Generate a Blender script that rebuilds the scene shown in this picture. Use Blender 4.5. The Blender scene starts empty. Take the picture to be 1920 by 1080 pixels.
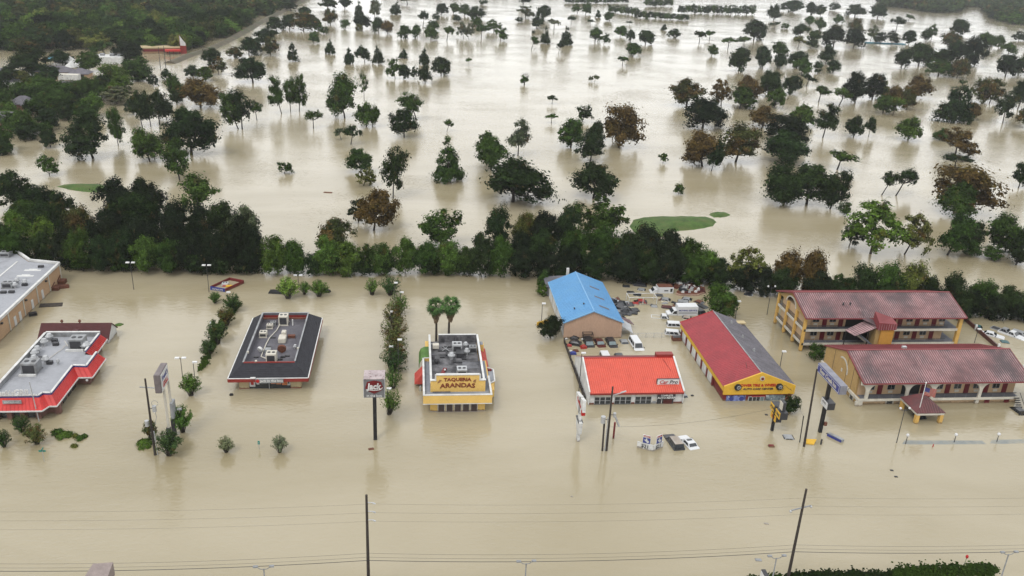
import bpy, bmesh, math, random
import numpy as np
# scene: flooded shops and golf course seen from the air
from mathutils import Vector, Matrix

# ------------------------------------------------------------------ camera, sky, sun
SC = bpy.context.scene
HAZE = 0.00007
GAIN = 0.6
FPX, PITCH, ROLL, YAW, CH = 1610.0, math.radians(22.3), math.radians(2.7), math.radians(-7), 72.0
def _rz(v, a): return Vector((v[0]*math.cos(a)-v[1]*math.sin(a), v[0]*math.sin(a)+v[1]*math.cos(a), v[2]))
_F = Vector((0, math.cos(PITCH), -math.sin(PITCH))); _R0 = Vector((1, 0, 0)); _U0 = _R0.cross(_F)
_R = _R0*math.cos(ROLL)+_U0*math.sin(ROLL); _U = -_R0*math.sin(ROLL)+_U0*math.cos(ROLL)
_R, _U, _F = _rz(_R, YAW), _rz(_U, YAW), _rz(_F, YAW)
cd = bpy.data.cameras.new('camera'); cam = bpy.data.objects.new('camera', cd)
SC.collection.objects.link(cam); SC.camera = cam
cam.matrix_world = Matrix(((_R.x, _U.x, -_F.x, 0), (_R.y, _U.y, -_F.y, 0), (_R.z, _U.z, -_F.z, CH), (0, 0, 0, 1)))
cd.sensor_width = 36; cd.lens = 36*FPX/1920; cd.clip_start = 1; cd.clip_end = 30000

SUN_EL, SUN_AZ = math.radians(52), math.radians(215)
world = bpy.data.worlds.new("World"); SC.world = world; world.use_nodes = True
wn = world.node_tree; wn.nodes.clear()
sky = wn.nodes.new('ShaderNodeTexSky'); sky.sky_type = 'NISHITA'; sky.sun_disc = False
sky.sun_elevation = SUN_EL; sky.sun_rotation = SUN_AZ; sky.dust_density = 4; sky.air_density = 1.2
hs = wn.nodes.new('ShaderNodeHueSaturation'); hs.inputs['Saturation'].default_value = 0.15
cloud = wn.nodes.new('ShaderNodeTexNoise'); cloud.inputs['Scale'].default_value = 1.6; cloud.inputs['Detail'].default_value = 5
ctc = wn.nodes.new('ShaderNodeTexCoord'); wn.links.new(ctc.outputs['Generated'], cloud.inputs['Vector'])
crm = wn.nodes.new('ShaderNodeValToRGB'); crm.color_ramp.elements[0].position = .3; crm.color_ramp.elements[1].position = .7
crm.color_ramp.elements[0].color = (11.0, 11.3, 11.6, 1); crm.color_ramp.elements[1].color = (12.8, 12.95, 13.1, 1)
mx = wn.nodes.new('ShaderNodeMixRGB'); mx.inputs[0].default_value = .8
bg = wn.nodes.new('ShaderNodeBackground'); bg.inputs['Strength'].default_value = 0.15
wo = wn.nodes.new('ShaderNodeOutputWorld')
wn.links.new(sky.outputs[0], hs.inputs['Color']); wn.links.new(hs.outputs[0], mx.inputs[1])
wn.links.new(cloud.outputs['Fac'], crm.inputs[0]); wn.links.new(crm.outputs[0], mx.inputs[2])
wn.links.new(mx.outputs[0], bg.inputs['Color']); wn.links.new(bg.outputs[0], wo.inputs[0])
sl = bpy.data.lights.new('sun', 'SUN'); sl.energy = 1.5; sl.angle = math.radians(14); sl.color = (1, .96, .9)
sun = bpy.data.objects.new('sun', sl); SC.collection.objects.link(sun)
sun.rotation_euler = (math.radians(90)-SUN_EL, 0, math.radians(180)-SUN_AZ+math.radians(0))
SC.view_settings.view_transform = 'Standard'; SC.view_settings.look = 'None'
SC.view_settings.exposure = 0.02; SC.view_settings.gamma = 1
SC.render.resolution_x = 1024; SC.render.resolution_y = 576
SC.cycles.max_bounces = 6; SC.cycles.volume_bounces = 1; SC.cycles.transparent_max_bounces = 8
SC.cycles.diffuse_bounces = 2; SC.cycles.glossy_bounces = 3

# ------------------------------------------------------------------ measuring the place: photograph -> metres
def at(px, py, z=0.0):
    d = (px-960)/FPX*_R - (py-540)/FPX*_U + _F
    t = (z-CH)/d.z
    return Vector((d.x*t, d.y*t, z))
def to_px(p):
    d = Vector(p)-Vector((0, 0, CH)); k = d.dot(_F)
    return 960+FPX*d.dot(_R)/k, 540-FPX*d.dot(_U)/k
def height_at(b, ty):
    lo, hi = 0, 60
    for _ in range(30):
        m = (lo+hi)/2
        if to_px((b.x, b.y, m))[1] > ty: lo = m
        else: hi = m
    return lo
def px_per_m(b): return FPX/((Vector(b)-Vector((0, 0, CH))).dot(_F))

# ------------------------------------------------------------------ helpers
COL = SC.collection
rnd = random.Random(7)
class MB:
    def __init__(s): s.v = []; s.f = []; s.mi = []; s.m = 0
    def _add(s, vs, fs):
        n = len(s.v); s.v += [tuple(v) for v in vs]
        for f in fs: s.f.append(tuple(i+n for i in f)); s.mi.append(s.m)
        return s
    def box(s, x0, x1, y0, y1, z0, z1):
        return s._add([(x0,y0,z0),(x1,y0,z0),(x1,y1,z0),(x0,y1,z0),(x0,y0,z1),(x1,y0,z1),(x1,y1,z1),(x0,y1,z1)],
                      [(0,3,2,1),(4,5,6,7),(0,1,5,4),(1,2,6,5),(2,3,7,6),(3,0,4,7)])
    def hexa(s, b, t):   # bottom 4, top 4 points (ccw from above)
        return s._add(list(b)+list(t), [(0,3,2,1),(4,5,6,7),(0,1,5,4),(1,2,6,5),(2,3,7,6),(3,0,4,7)])
    def beam(s, p, q, w, h=None):
        p = Vector(p); q = Vector(q); d = (q-p).normalized(); h = h or w
        u = d.cross(Vector((0,0,1)))
        if u.length < .01: u = Vector((1,0,0))
        u.normalize(); n = u.cross(d)
        c = [(-1,-1),(1,-1),(1,1),(-1,1)]
        a = [p+u*(i*w/2)+n*(j*h/2) for i, j in c]; b = [q+u*(i*w/2)+n*(j*h/2) for i, j in c]
        return s._add(a+b, [(0,3,2,1),(4,5,6,7),(0,1,5,4),(1,2,6,5),(2,3,7,6),(3,0,4,7)])
    def tube(s, p, q, r0, r1=None, n=8, cap=True):
        p = Vector(p); q = Vector(q); r1 = r0 if r1 is None else r1
        d = (q-p).normalized(); u = d.orthogonal().normalized(); w = d.cross(u)
        a = []; b = []
        for i in range(n):
            t = 2*math.pi*i/n; e = u*math.cos(t)+w*math.sin(t); a.append(p+e*r0); b.append(q+e*r1)
        fs = [(i, (i+1) % n, n+(i+1) % n, n+i) for i in range(n)]
        if cap: fs += [tuple(range(n-1, -1, -1)), tuple(range(n, 2*n))]
        return s._add(a+b, fs)
    def path(s, pts, r, n=6):
        for a, b in zip(pts, pts[1:]): s.tube(a, b, r, r, n)
        return s
    def prism(s, pts, z0, z1):
        n = len(pts)
        return s._add([(x,y,z0) for x,y in pts]+[(x,y,z1) for x,y in pts],
                      [tuple(range(n-1,-1,-1)), tuple(range(n,2*n))]+[(i,(i+1)%n,n+(i+1)%n,n+i) for i in range(n)])
    def ext(s, pts, d):   # flat polygon pts (3d) pushed by vector d
        n = len(pts); d = Vector(d); a = [Vector(p) for p in pts]; b = [p+d for p in a]
        return s._add(a+b, [tuple(range(n-1,-1,-1)), tuple(range(n,2*n))]+[(i,(i+1)%n,n+(i+1)%n,n+i) for i in range(n)])
    def slab(s, quad, t):  # quad (any ccw polygon) with thickness t downward along its normal
        a = [Vector(p) for p in quad]; nn = (a[1]-a[0]).cross(a[2]-a[0]).normalized()
        return s.ext(a, -nn*t)
    def sph(s, c, r, n=8, m=6, sz=1):
        vs = [(c[0], c[1], c[2]+r*sz)]
        for j in range(1, m):
            for i in range(n):
                a = math.pi*j/m; b = 2*math.pi*i/n
                vs.append((c[0]+r*math.sin(a)*math.cos(b), c[1]+r*math.sin(a)*math.sin(b), c[2]+r*sz*math.cos(a)))
        vs.append((c[0], c[1], c[2]-r*sz)); L = len(vs)-1
        fs = [(0, 1+i, 1+(i+1) % n) for i in range(n)]
        for j in range(m-2):
            for i in range(n):
                a = 1+j*n+i; b = 1+j*n+(i+1) % n; fs.append((a, a+n, b+n, b))
        fs += [(L, 1+(m-2)*n+(i+1) % n, 1+(m-2)*n+i) for i in range(n)]
        return s._add(vs, fs)
    def dome(s, cx, cy, rx, ry, h, n=28, m=5, rot=0, wob=.12, z0=-.05):
        ph = rnd.random()*9; vs = []
        for j in range(m):
            k = 1-j/m
            for i in range(n):
                t = 2*math.pi*i/n; w = 1+wob*math.sin(2*t+ph)+wob*.6*math.sin(5*t+ph*2)
                x = rx*k*w*math.cos(t); y = ry*k*w*math.sin(t)
                vs.append((cx+x*math.cos(rot)-y*math.sin(rot), cy+x*math.sin(rot)+y*math.cos(rot), z0+(h-z0)*(1-k*k)))
        vs.append((cx, cy, h)); fs = []
        for j in range(m-1):
            for i in range(n): fs.append((j*n+i, j*n+(i+1) % n, (j+1)*n+(i+1) % n, (j+1)*n+i))
        fs += [((m-1)*n+i, (m-1)*n+(i+1) % n, len(vs)-1) for i in range(n)]
        return s._add(vs, fs)
    def mesh(s, name, mats, org=(0,0,0), smooth=False, bevel=0):
        me = bpy.data.meshes.new(name)
        o = Vector(org)
        me.from_pydata([tuple(Vector(v)-o) for v in s.v], [], s.f)
        if not isinstance(mats, (list, tuple)): mats = [mats]
        for m in mats: me.materials.append(m)
        if len(mats) > 1: me.polygons.foreach_set('material_index', s.mi)
        bm = bmesh.new(); bm.from_mesh(me)
        bmesh.ops.recalc_face_normals(bm, faces=bm.faces)
        if bevel:
            bmesh.ops.remove_doubles(bm, verts=bm.verts, dist=1e-4)
            bmesh.ops.bevel(bm, geom=[e for e in bm.edges if e.calc_face_angle(0) > .3], offset=bevel, segments=2, affect='EDGES', clamp_overlap=True)
        bm.to_mesh(me); bm.free()
        if smooth: me.polygons.foreach_set('use_smooth', [True]*len(me.polygons))
        return me
    def build(s, name, mats, parent=None, org=None, loc=None, rz=0, **k):
        if org is None: org = root_loc(parent) if parent is not None else (0,0,0)
        o = bpy.data.objects.new(name, s.mesh(name, mats, org, **k)); COL.objects.link(o)
        if parent is not None: o.parent = parent
        elif org != (0,0,0): o.location = org
        if loc is not None: o.location = loc
        o.rotation_euler.z = rz
        return o
def root_loc(o):
    v = Vector(o.location)
    while o.parent is not None: o = o.parent; v = v+Vector(o.location)
    return v
def inst(name, me, parent, loc, rz=0, scale=None):   # alike piece sharing mesh data; loc in world metres (parent unrotated)
    o = bpy.data.objects.new(name, me); COL.objects.link(o); o.parent = parent
    o.location = Vector(loc)-root_loc(parent); o.rotation_euler.z = rz
    if scale: o.scale = scale
    return o
def tag(o, label=None, cat=None, group=None, kind=None):
    if label: o['label'] = label
    if cat: o['category'] = cat
    if group: o['group'] = group
    if kind: o['kind'] = kind
    return o
def thing(name, loc, label, cat, group=None, rz=0):
    o = bpy.data.objects.new(name, None); COL.objects.link(o); o.location = loc; o.rotation_euler.z = rz
    o.empty_display_size = .5
    return tag(o, label, cat, group)
def copy_tree(o, parent=None):
    c = o.copy(); COL.objects.link(c); c.parent = parent
    for ch in list(o.children): copy_tree(ch, c)
    return c
def copy_at(o, loc, label=None, rz=None, group=None, sc=None):
    c = copy_tree(o); c.location = loc
    if label: c['label'] = label
    if group: c['group'] = group
    if rz is not None: c.rotation_euler.z = rz
    if sc: c.scale = sc
    return c

# ------------------------------------------------------------------ materials
def nd(t, k, **kw):
    n = t.nodes.new(k)
    for a, b in kw.items(): setattr(n, a, b)
    return n
def mat(name, c, r=.75, m=0., var=.18, sc=.8, dirt=None, dsc=.5, dlo=.5, dhi=.75, fine=.1, spec=.3, emit=0, stretch=None, bump=0, wet=0):
    M = bpy.data.materials.new(name); M.use_nodes = True; t = M.node_tree; t.nodes.clear()
    out = nd(t, 'ShaderNodeOutputMaterial'); b = nd(t, 'ShaderNodeBsdfPrincipled'); t.links.new(b.outputs[0], out.inputs[0])
    b.inputs['Roughness'].default_value = r; b.inputs['Metallic'].default_value = m; b.inputs['Specular IOR Level'].default_value = spec
    tc = nd(t, 'ShaderNodeTexCoord'); mp = nd(t, 'ShaderNodeMapping'); t.links.new(tc.outputs['Object'], mp.inputs[0])
    if stretch: mp.inputs['Scale'].default_value = stretch
    n1 = nd(t, 'ShaderNodeTexNoise'); n1.inputs['Scale'].default_value = sc; n1.inputs['Detail'].default_value = 4; t.links.new(mp.outputs[0], n1.inputs[0])
    n2 = nd(t, 'ShaderNodeTexNoise'); n2.inputs['Scale'].default_value = sc*9; n2.inputs['Detail'].default_value = 3; t.links.new(mp.outputs[0], n2.inputs[0])
    r1 = nd(t, 'ShaderNodeMapRange'); r1.inputs[1].default_value = .3; r1.inputs[2].default_value = .7; r1.inputs[3].default_value = 1-var; r1.inputs[4].default_value = 1+var
    t.links.new(n1.outputs[0], r1.inputs[0])
    r2 = nd(t, 'ShaderNodeMapRange'); r2.inputs[1].default_value = .3; r2.inputs[2].default_value = .7; r2.inputs[3].default_value = 1-fine; r2.inputs[4].default_value = 1+fine
    t.links.new(n2.outputs[0], r2.inputs[0])
    mu = nd(t, 'ShaderNodeMath', operation='MULTIPLY'); t.links.new(r1.outputs[0], mu.inputs[0]); t.links.new(r2.outputs[0], mu.inputs[1])
    v = nd(t, 'ShaderNodeVectorMath', operation='SCALE'); v.inputs[0].default_value = [q*GAIN for q in c[:3]]; t.links.new(mu.outputs[0], v.inputs['Scale'])
    last = v.outputs[0]
    if dirt:
        n3 = nd(t, 'ShaderNodeTexNoise'); n3.inputs['Scale'].default_value = dsc; n3.inputs['Detail'].default_value = 6; n3.inputs['Roughness'].default_value = .65
        mp2 = nd(t, 'ShaderNodeMapping'); mp2.inputs['Location'].default_value = (7.7, 3.1, 5.5); t.links.new(mp.outputs[0], mp2.inputs[0]); t.links.new(mp2.outputs[0], n3.inputs[0])
        r3 = nd(t, 'ShaderNodeMapRange'); r3.inputs[1].default_value = dlo; r3.inputs[2].default_value = dhi; t.links.new(n3.outputs[0], r3.inputs[0])
        mi = nd(t, 'ShaderNodeMixRGB'); t.links.new(r3.outputs[0], mi.inputs[0]); t.links.new(last, mi.inputs[1]); mi.inputs[2].default_value = (*[q*GAIN for q in dirt], 1)
        last = mi.outputs[0]
    if wet:   # silt and damp left by the flood just above the water
        sp = nd(t, 'ShaderNodeSeparateXYZ'); t.links.new(tc.outputs['Object'], sp.inputs[0]); n4 = nd(t, 'ShaderNodeTexNoise'); n4.inputs['Scale'].default_value = 2.2; n4.inputs['Detail'].default_value = 4; t.links.new(tc.outputs['Object'], n4.inputs[0])
        a4 = nd(t, 'ShaderNodeMath', operation='MULTIPLY_ADD'); t.links.new(n4.outputs[0], a4.inputs[0]); a4.inputs[1].default_value = -.7; t.links.new(sp.outputs[2], a4.inputs[2])
        r4 = nd(t, 'ShaderNodeMapRange'); r4.inputs[1].default_value = wet-.3; r4.inputs[2].default_value = wet-.42; r4.inputs[3].default_value = 0; r4.inputs[4].default_value = .7; t.links.new(a4.outputs[0], r4.inputs[0])
        m4 = nd(t, 'ShaderNodeMixRGB'); t.links.new(r4.outputs[0], m4.inputs[0]); t.links.new(last, m4.inputs[1]); m4.inputs[2].default_value = (.11,.08,.045,1); last = m4.outputs[0]
    t.links.new(last, b.inputs['Base Color'])
    if bump:
        bp = nd(t, 'ShaderNodeBump'); bp.inputs['Strength'].default_value = bump; bp.inputs['Distance'].default_value = .03
        t.links.new(n2.outputs[0], bp.inputs['Height']); t.links.new(bp.outputs[0], b.inputs['Normal'])
    if emit: b.inputs['Emission Color'].default_value = (*c[:3], 1); b.inputs['Emission Strength'].default_value = emit
    return M
M = {}
M['white'] = mat('white_paint', wet=.25, c=(.74,.74,.72), r=.55, dirt=(.45,.42,.36), dlo=.6, dhi=.9)
M['offwhite'] = mat('off_white_trim', wet=.25, c=(.66,.62,.53), r=.6, var=.1, dirt=(.42,.37,.29), dlo=.55, dhi=.85)
M['black'] = mat('black_paint', (.018,.018,.02), .5)
M['dark'] = mat('dark_metal', (.05,.05,.055), .5)
M['glass'] = mat('dark_glass', (.03,.035,.04), .12, spec=.6)
M['paleglass'] = mat('pale_windscreen', (.16,.22,.23), .1, spec=.8)
M['grey'] = mat('grey_metal', (.32,.33,.34), .5, dirt=(.15,.14,.13))
M['galv'] = mat('galvanised_metal', (.55,.56,.57), .4, m=.3)
M['wood'] = mat('creosote_wood', (.05,.04,.034), .9, var=.3, stretch=(4,4,.4))
M['leafcol'] = None
M['membrane'] = mat('roof_membrane', (.33,.35,.39), .8, var=.12, sc=.25, dirt=(.16,.16,.18), dsc=.35, dlo=.52, dhi=.8, fine=.06)
M['membrane_l'] = mat('pale_roof_membrane', (.39,.40,.43), .8, var=.1, sc=.2, dirt=(.2,.2,.22), dsc=.3, dlo=.55, dhi=.85, fine=.05)
M['membrane_d'] = mat('stained_roof_felt', (.21,.205,.215), .85, var=.2, sc=.5, dirt=(.05,.05,.055), dsc=.45, dlo=.42, dhi=.62, fine=.15)
M['bitumen'] = mat('grey_roof_felt', (.13,.125,.145), .85, var=.15, sc=.5, dirt=(.22,.21,.23), dsc=.4, dlo=.5, dhi=.75, fine=.12)
M['shingle'] = mat('dark_shingle', (.032,.032,.04), .85, var=.2, sc=1.5, fine=.3)
M['redfascia'] = mat('red_fascia', (.28,.03,.022), .5, var=.1)
M['redroof'] = mat('bright_red_metal', (.62,.035,.03), .5, var=.08, sc=.5, dirt=(.45,.02,.02), dlo=.5, dhi=.8)
M['orangeroof'] = mat('orange_red_metal', (.70,.10,.06), .55, var=.07, sc=.4, dirt=(.5,.06,.035), dsc=.6, dlo=.5, dhi=.85)
M['orangerib'] = mat('orange_red_rib', (.82,.17,.12), .5, var=.05)
M['crimson'] = mat('crimson_metal', (.36,.045,.055), .55, var=.1, sc=.3, dirt=(.27,.035,.045), dsc=.3)
M['yellow'] = mat('yellow_paint', (.78,.46,.045), .6, var=.06, dirt=(.55,.33,.05), dlo=.6, dhi=.9)
M['mustard'] = mat('mustard_stucco', wet=.25, c=(.72,.44,.12), r=.8, var=.06, dirt=(.5,.33,.13), dlo=.6, dhi=.9)
M['blue'] = mat('sky_blue_metal', (.11,.33,.62), .5, var=.06, sc=.3, dirt=(.14,.36,.6), dsc=.4)
M['bluerib'] = mat('blue_rib', (.2,.44,.72), .5, var=.04)
M['tan'] = mat('tan_stucco', wet=.25, c=(.55,.36,.21), r=.85, var=.07, sc=.4, dirt=(.4,.27,.17), dlo=.5, dhi=.85)
M['peach'] = mat('peach_metal_siding', wet=.25, c=(.55,.37,.26), r=.75, var=.05, sc=.5, dirt=(.36,.2,.12), dsc=.7, dlo=.6, dhi=.9, stretch=(2,2,.35))
M['cream'] = mat('cream_brick', wet=.25, c=(.56,.45,.26), r=.8, var=.05)
M['paleyellow'] = mat('pale_yellow_stucco', wet=.25, c=(.88,.58,.17), r=.8, var=.05, dirt=(.65,.44,.16), dlo=.6, dhi=.9)
M['ochre'] = mat('ochre_panel', wet=.25, c=(.5,.33,.13), r=.8, var=.07, sc=.5, dirt=(.4,.25,.1), dlo=.5, dhi=.9)
M['peachwall'] = mat('peach_wall', wet=.25, c=(.6,.42,.25), r=.8, var=.06, dirt=(.45,.3,.18), dlo=.55, dhi=.85)
M['motelroof'] = mat('weathered_red_metal', (.20,.085,.088), .6, var=.2, sc=.35, dirt=(.085,.065,.07), dsc=.16, dlo=.42, dhi=.6, fine=.12, stretch=(1,.45,1))
M['motelroof2'] = mat('deep_red_metal', (.26,.05,.055), .6, var=.15, sc=.3, fine=.06)
M['porchroof'] = mat('dull_maroon_metal', (.17,.05,.052), .65, var=.2, sc=.5, dirt=(.08,.05,.05), dsc=.4, dlo=.45, dhi=.7)
M['motelrib'] = mat('faded_pink_rib', (.50,.32,.325), .55, var=.25, sc=.6, dirt=(.17,.12,.125), dsc=.16, dlo=.42, dhi=.6)
M['doorred'] = mat('dark_red_door', (.16,.012,.02), .5, var=.05)
M['floor'] = mat('balcony_grey_floor', (.16,.165,.19), .8)
M['brick'] = mat('brown_brick', wet=.25, c=(.22,.11,.09), r=.85, var=.15, sc=1.5, fine=.25)
M['brownred'] = mat('dark_brown_roof', (.085,.022,.022), .8, var=.12, sc=.8)
M['navy'] = mat('navy_trim', (.05,.05,.2), .5)
M['maroon'] = mat('maroon_paint', wet=.25, c=(.2,.022,.025), r=.6, var=.1)
M['green'] = mat('green_canvas', (.09,.2,.035), .7)
M['canvasred'] = mat('red_canvas', (.55,.08,.06), .75, var=.1)
M['tealsign'] = mat('teal_sign', (.01,.25,.2), .4)
M['bluesign'] = mat('blue_sign', (.045,.06,.27), .4, var=.04)
M['rust'] = mat('rusty_steel', (.16,.06,.035), .85, var=.3, sc=2)
M['redcar'] = mat('red_car_paint', (.4,.03,.025), .3, spec=.5)
M['whitecar'] = mat('white_car_paint', (.76,.77,.78), .35, var=.03, fine=.02, spec=.5)
M['silver'] = mat('silver_car_paint', (.38,.39,.4), .35, m=.2, spec=.5)
M['darkcar'] = mat('charcoal_car_paint', (.028,.03,.036), .3, spec=.5)
M['maroonc'] = mat('maroon_car_paint', (.09,.015,.015), .3, spec=.5)
M['tealcar'] = mat('teal_car_paint', (.03,.12,.13), .3, spec=.5)
M['tancar'] = mat('tan_luggage_roof', (.42,.36,.3), .6)
M['tyre'] = mat('tyre_rubber', (.02,.02,.02), .9)
M['bark'] = mat('wet_bark', (.055,.045,.036), .95, var=.3, sc=2)
M['palmskirt'] = mat('dead_palm_fronds', (.16,.11,.06), .9, var=.3, sc=3)
M['signred'] = mat('sign_red', (.5,.02,.02), .4, var=.04)
M['signcream'] = mat('sign_cream', (.7,.66,.55), .4)
M['orange'] = mat('food_poster_orange', (.62,.2,.07), .5, var=.4, sc=3)
M['lamp'] = mat('lamp_housing', (.8,.8,.8), .4)
M['concrete'] = mat('wet_concrete', (.3,.28,.25), .85, var=.15)
M['tarp'] = mat('teal_tarp', (.03,.2,.28), .6)
M['slate'] = mat('grey_shingle_roof', (.16,.15,.17), .85, var=.2, sc=.6, fine=.2)

def leafmat(name, g=1.0):
    X = bpy.data.materials.new(name); X.use_nodes = True; t = X.node_tree; t.nodes.clear()
    out = nd(t, 'ShaderNodeOutputMaterial'); oi = nd(t, 'ShaderNodeObjectInfo'); geo = nd(t, 'ShaderNodeNewGeometry')
    tc = nd(t, 'ShaderNodeTexCoord'); n = nd(t, 'ShaderNodeTexNoise'); n.inputs['Scale'].default_value = 3.2; n.inputs['Detail'].default_value = 2
    ad = nd(t, 'ShaderNodeVectorMath', operation='ADD'); t.links.new(tc.outputs['Object'], ad.inputs[0])
    cx = nd(t, 'ShaderNodeCombineXYZ'); ml = nd(t, 'ShaderNodeMath', operation='MULTIPLY'); ml.inputs[1].default_value = 40
    t.links.new(oi.outputs['Random'], ml.inputs[0]); t.links.new(ml.outputs[0], cx.inputs[0]); t.links.new(cx.outputs[0], ad.inputs[1]); t.links.new(ad.outputs[0], n.inputs[0])
    # brown share (object alpha) spreads by noise
    lt = nd(t, 'ShaderNodeMath', operation='SUBTRACT'); t.links.new(oi.outputs['Alpha'], lt.inputs[0])
    rr = nd(t, 'ShaderNodeMapRange'); rr.inputs[1].default_value = .3; rr.inputs[2].default_value = .7; t.links.new(n.outputs[0], rr.inputs[0]); t.links.new(rr.outputs[0], lt.inputs[1])
    sc = nd(t, 'ShaderNodeMapRange'); sc.inputs[1].default_value = -.12; sc.inputs[2].default_value = .12; t.links.new(lt.outputs[0], sc.inputs[0])
    mi = nd(t, 'ShaderNodeMixRGB'); t.links.new(sc.outputs[0], mi.inputs[0]); t.links.new(oi.outputs['Color'], mi.inputs[1]); mi.inputs[2].default_value = (.14,.092,.03,1)
    rv = nd(t, 'ShaderNodeMapRange'); rv.inputs[3].default_value = .24*g; rv.inputs[4].default_value = .66*g; t.links.new(geo.outputs['Random Per Island'], rv.inputs[0])
    n5 = nd(t, 'ShaderNodeTexNoise'); n5.inputs['Scale'].default_value = 5.5; t.links.new(ad.outputs[0], n5.inputs[0])
    r5 = nd(t, 'ShaderNodeMapRange'); r5.inputs[1].default_value = .35; r5.inputs[2].default_value = .65; r5.inputs[3].default_value = .62; r5.inputs[4].default_value = 1.45; t.links.new(n5.outputs[0], r5.inputs[0])
    m5 = nd(t, 'ShaderNodeMath', operation='MULTIPLY'); t.links.new(rv.outputs[0], m5.inputs[0]); t.links.new(r5.outputs[0], m5.inputs[1])
    v = nd(t, 'ShaderNodeVectorMath', operation='SCALE'); t.links.new(mi.outputs[0], v.inputs[0]); t.links.new(m5.outputs[0], v.inputs['Scale'])
    b = nd(t, 'ShaderNodeBsdfDiffuse'); tr = nd(t, 'ShaderNodeBsdfTranslucent'); ms = nd(t, 'ShaderNodeMixShader'); ms.inputs[0].default_value = .1
    t.links.new(v.outputs[0], b.inputs[0]); t.links.new(v.outputs[0], tr.inputs[0]); t.links.new(b.outputs[0], ms.inputs[1]); t.links.new(tr.outputs[0], ms.inputs[2])
    t.links.new(ms.outputs[0], out.inputs[0]); return X
LEAF = leafmat('foliage')

def grassmat():
    return mat('wet_turf', (.065,.125,.022), .95, var=.25, sc=.35, dirt=(.11,.13,.04), dsc=.3, dlo=.45, fine=.35)
M['turf'] = grassmat()

# ------------------------------------------------------------------ water
def water():
    X = bpy.data.materials.new('muddy_flood_water'); X.use_nodes = True; t = X.node_tree; t.nodes.clear()
    out = nd(t, 'ShaderNodeOutputMaterial'); b = nd(t, 'ShaderNodeBsdfPrincipled'); t.links.new(b.outputs[0], out.inputs[0])
    b.inputs['Roughness'].default_value = .05; b.inputs['IOR'].default_value = 1.45
    tc = nd(t, 'ShaderNodeTexCoord')
    mp = nd(t, 'ShaderNodeMapping'); mp.inputs['Scale'].default_value = (.012, .05, 1); mp.inputs['Rotation'].default_value = (0,0,math.radians(-4)); t.links.new(tc.outputs['Object'], mp.inputs[0])
    n = nd(t, 'ShaderNodeTexNoise'); n.inputs['Scale'].default_value = 1; n.inputs['Detail'].default_value = 5; n.inputs['Roughness'].default_value = .55; n.inputs['Distortion'].default_value = .6; t.links.new(mp.outputs[0], n.inputs[0])
    cr = nd(t, 'ShaderNodeValToRGB'); cr.color_ramp.elements[0].position = .32; cr.color_ramp.elements[1].position = .68
    cr.color_ramp.elements[0].color = (.215,.182,.112,1); cr.color_ramp.elements[1].color = (.282,.247,.172,1); t.links.new(n.outputs[0], cr.inputs[0])
    t.links.new(cr.outputs[0], b.inputs['Base Color'])
    # ripples: short wind chop that comes and goes in patches
    w1 = nd(t, 'ShaderNodeMapping'); w1.inputs['Scale'].default_value = (.5, 1.25, 1); w1.inputs['Rotation'].default_value = (0,0,math.radians(12)); t.links.new(tc.outputs['Object'], w1.inputs[0])
    a = nd(t, 'ShaderNodeTexNoise'); a.inputs['Scale'].default_value = 1.3; a.inputs['Detail'].default_value = 5; a.inputs['Distortion'].default_value = .8; t.links.new(w1.outputs[0], a.inputs[0])
    c = nd(t, 'ShaderNodeTexNoise'); c.inputs['Scale'].default_value = .03; c.inputs['Detail'].default_value = 3; t.links.new(tc.outputs['Object'], c.inputs[0])
    r = nd(t, 'ShaderNodeMapRange'); r.inputs[1].default_value = .42; r.inputs[2].default_value = .66; r.inputs[3].default_value = .45; r.inputs[4].default_value = 1.35; t.links.new(c.outputs[0], r.inputs[0])
    h = nd(t, 'ShaderNodeMath', operation='MULTIPLY'); t.links.new(a.outputs[0], h.inputs[0]); t.links.new(r.outputs[0], h.inputs[1])
    bp = nd(t, 'ShaderNodeBump'); bp.inputs['Strength'].default_value = .5; bp.inputs['Distance'].default_value = .17
    t.links.new(h.outputs[0], bp.inputs['Height']); t.links.new(bp.outputs[0], b.inputs['Normal'])
    return X
wm = MB(); S = 6000
wm._add([(-S,-200,0),(S,-200,0),(S,2*S,0),(-S,2*S,0)], [(0,1,2,3)])
tag(wm.build('water', water()), 'flat tan flood water covering the whole plain', kind='structure')
gm = MB(); gm._add([(-S,-200,-3),(S,-200,-3),(S,2*S,-3),(-S,2*S,-3)], [(0,1,2,3)])
# ------------------------------------------------------------------ lettering
def text_mb(mb, s, size, place, bold=.0, depth=.05, sx=1, shear=0, arc=0):
    """adds extruded letters; place(u, v, w) maps text plane (centred) metres to world"""
    cu = bpy.data.curves.new('t', 'FONT'); cu.body = s; cu.size = size; cu.align_x = 'CENTER'; cu.align_y = 'CENTER'
    cu.offset = bold; cu.resolution_u = 2; cu.shear = shear; cu.extrude = depth/2
    ob = bpy.data.objects.new('t', cu); COL.objects.link(ob)
    me = bpy.data.meshes.new_from_object(ob)
    vs = []
    for v in me.vertices:
        x, y, z = v.co.x*sx, v.co.y, v.co.z+depth/2
        if arc: y = y - arc*x*x
        vs.append(place(x, y, z))
    mb._add(vs, [tuple(p.vertices) for p in me.polygons])
    bpy.data.objects.remove(ob); bpy.data.curves.remove(cu); bpy.data.meshes.remove(me)
def facing_y(cx, y, cz, tilt=0):      # faces -Y (towards the road)
    return lambda u, v, w: (cx+u, y-w, cz+v)
def facing_nx(x, cy, cz):              # faces -X; text runs towards -Y
    return lambda u, v, w: (x-w, cy-u, cz+v)
def facing_px(x, cy, cz):              # faces +X
    return lambda u, v, w: (x+w, cy+u, cz+v)

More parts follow.
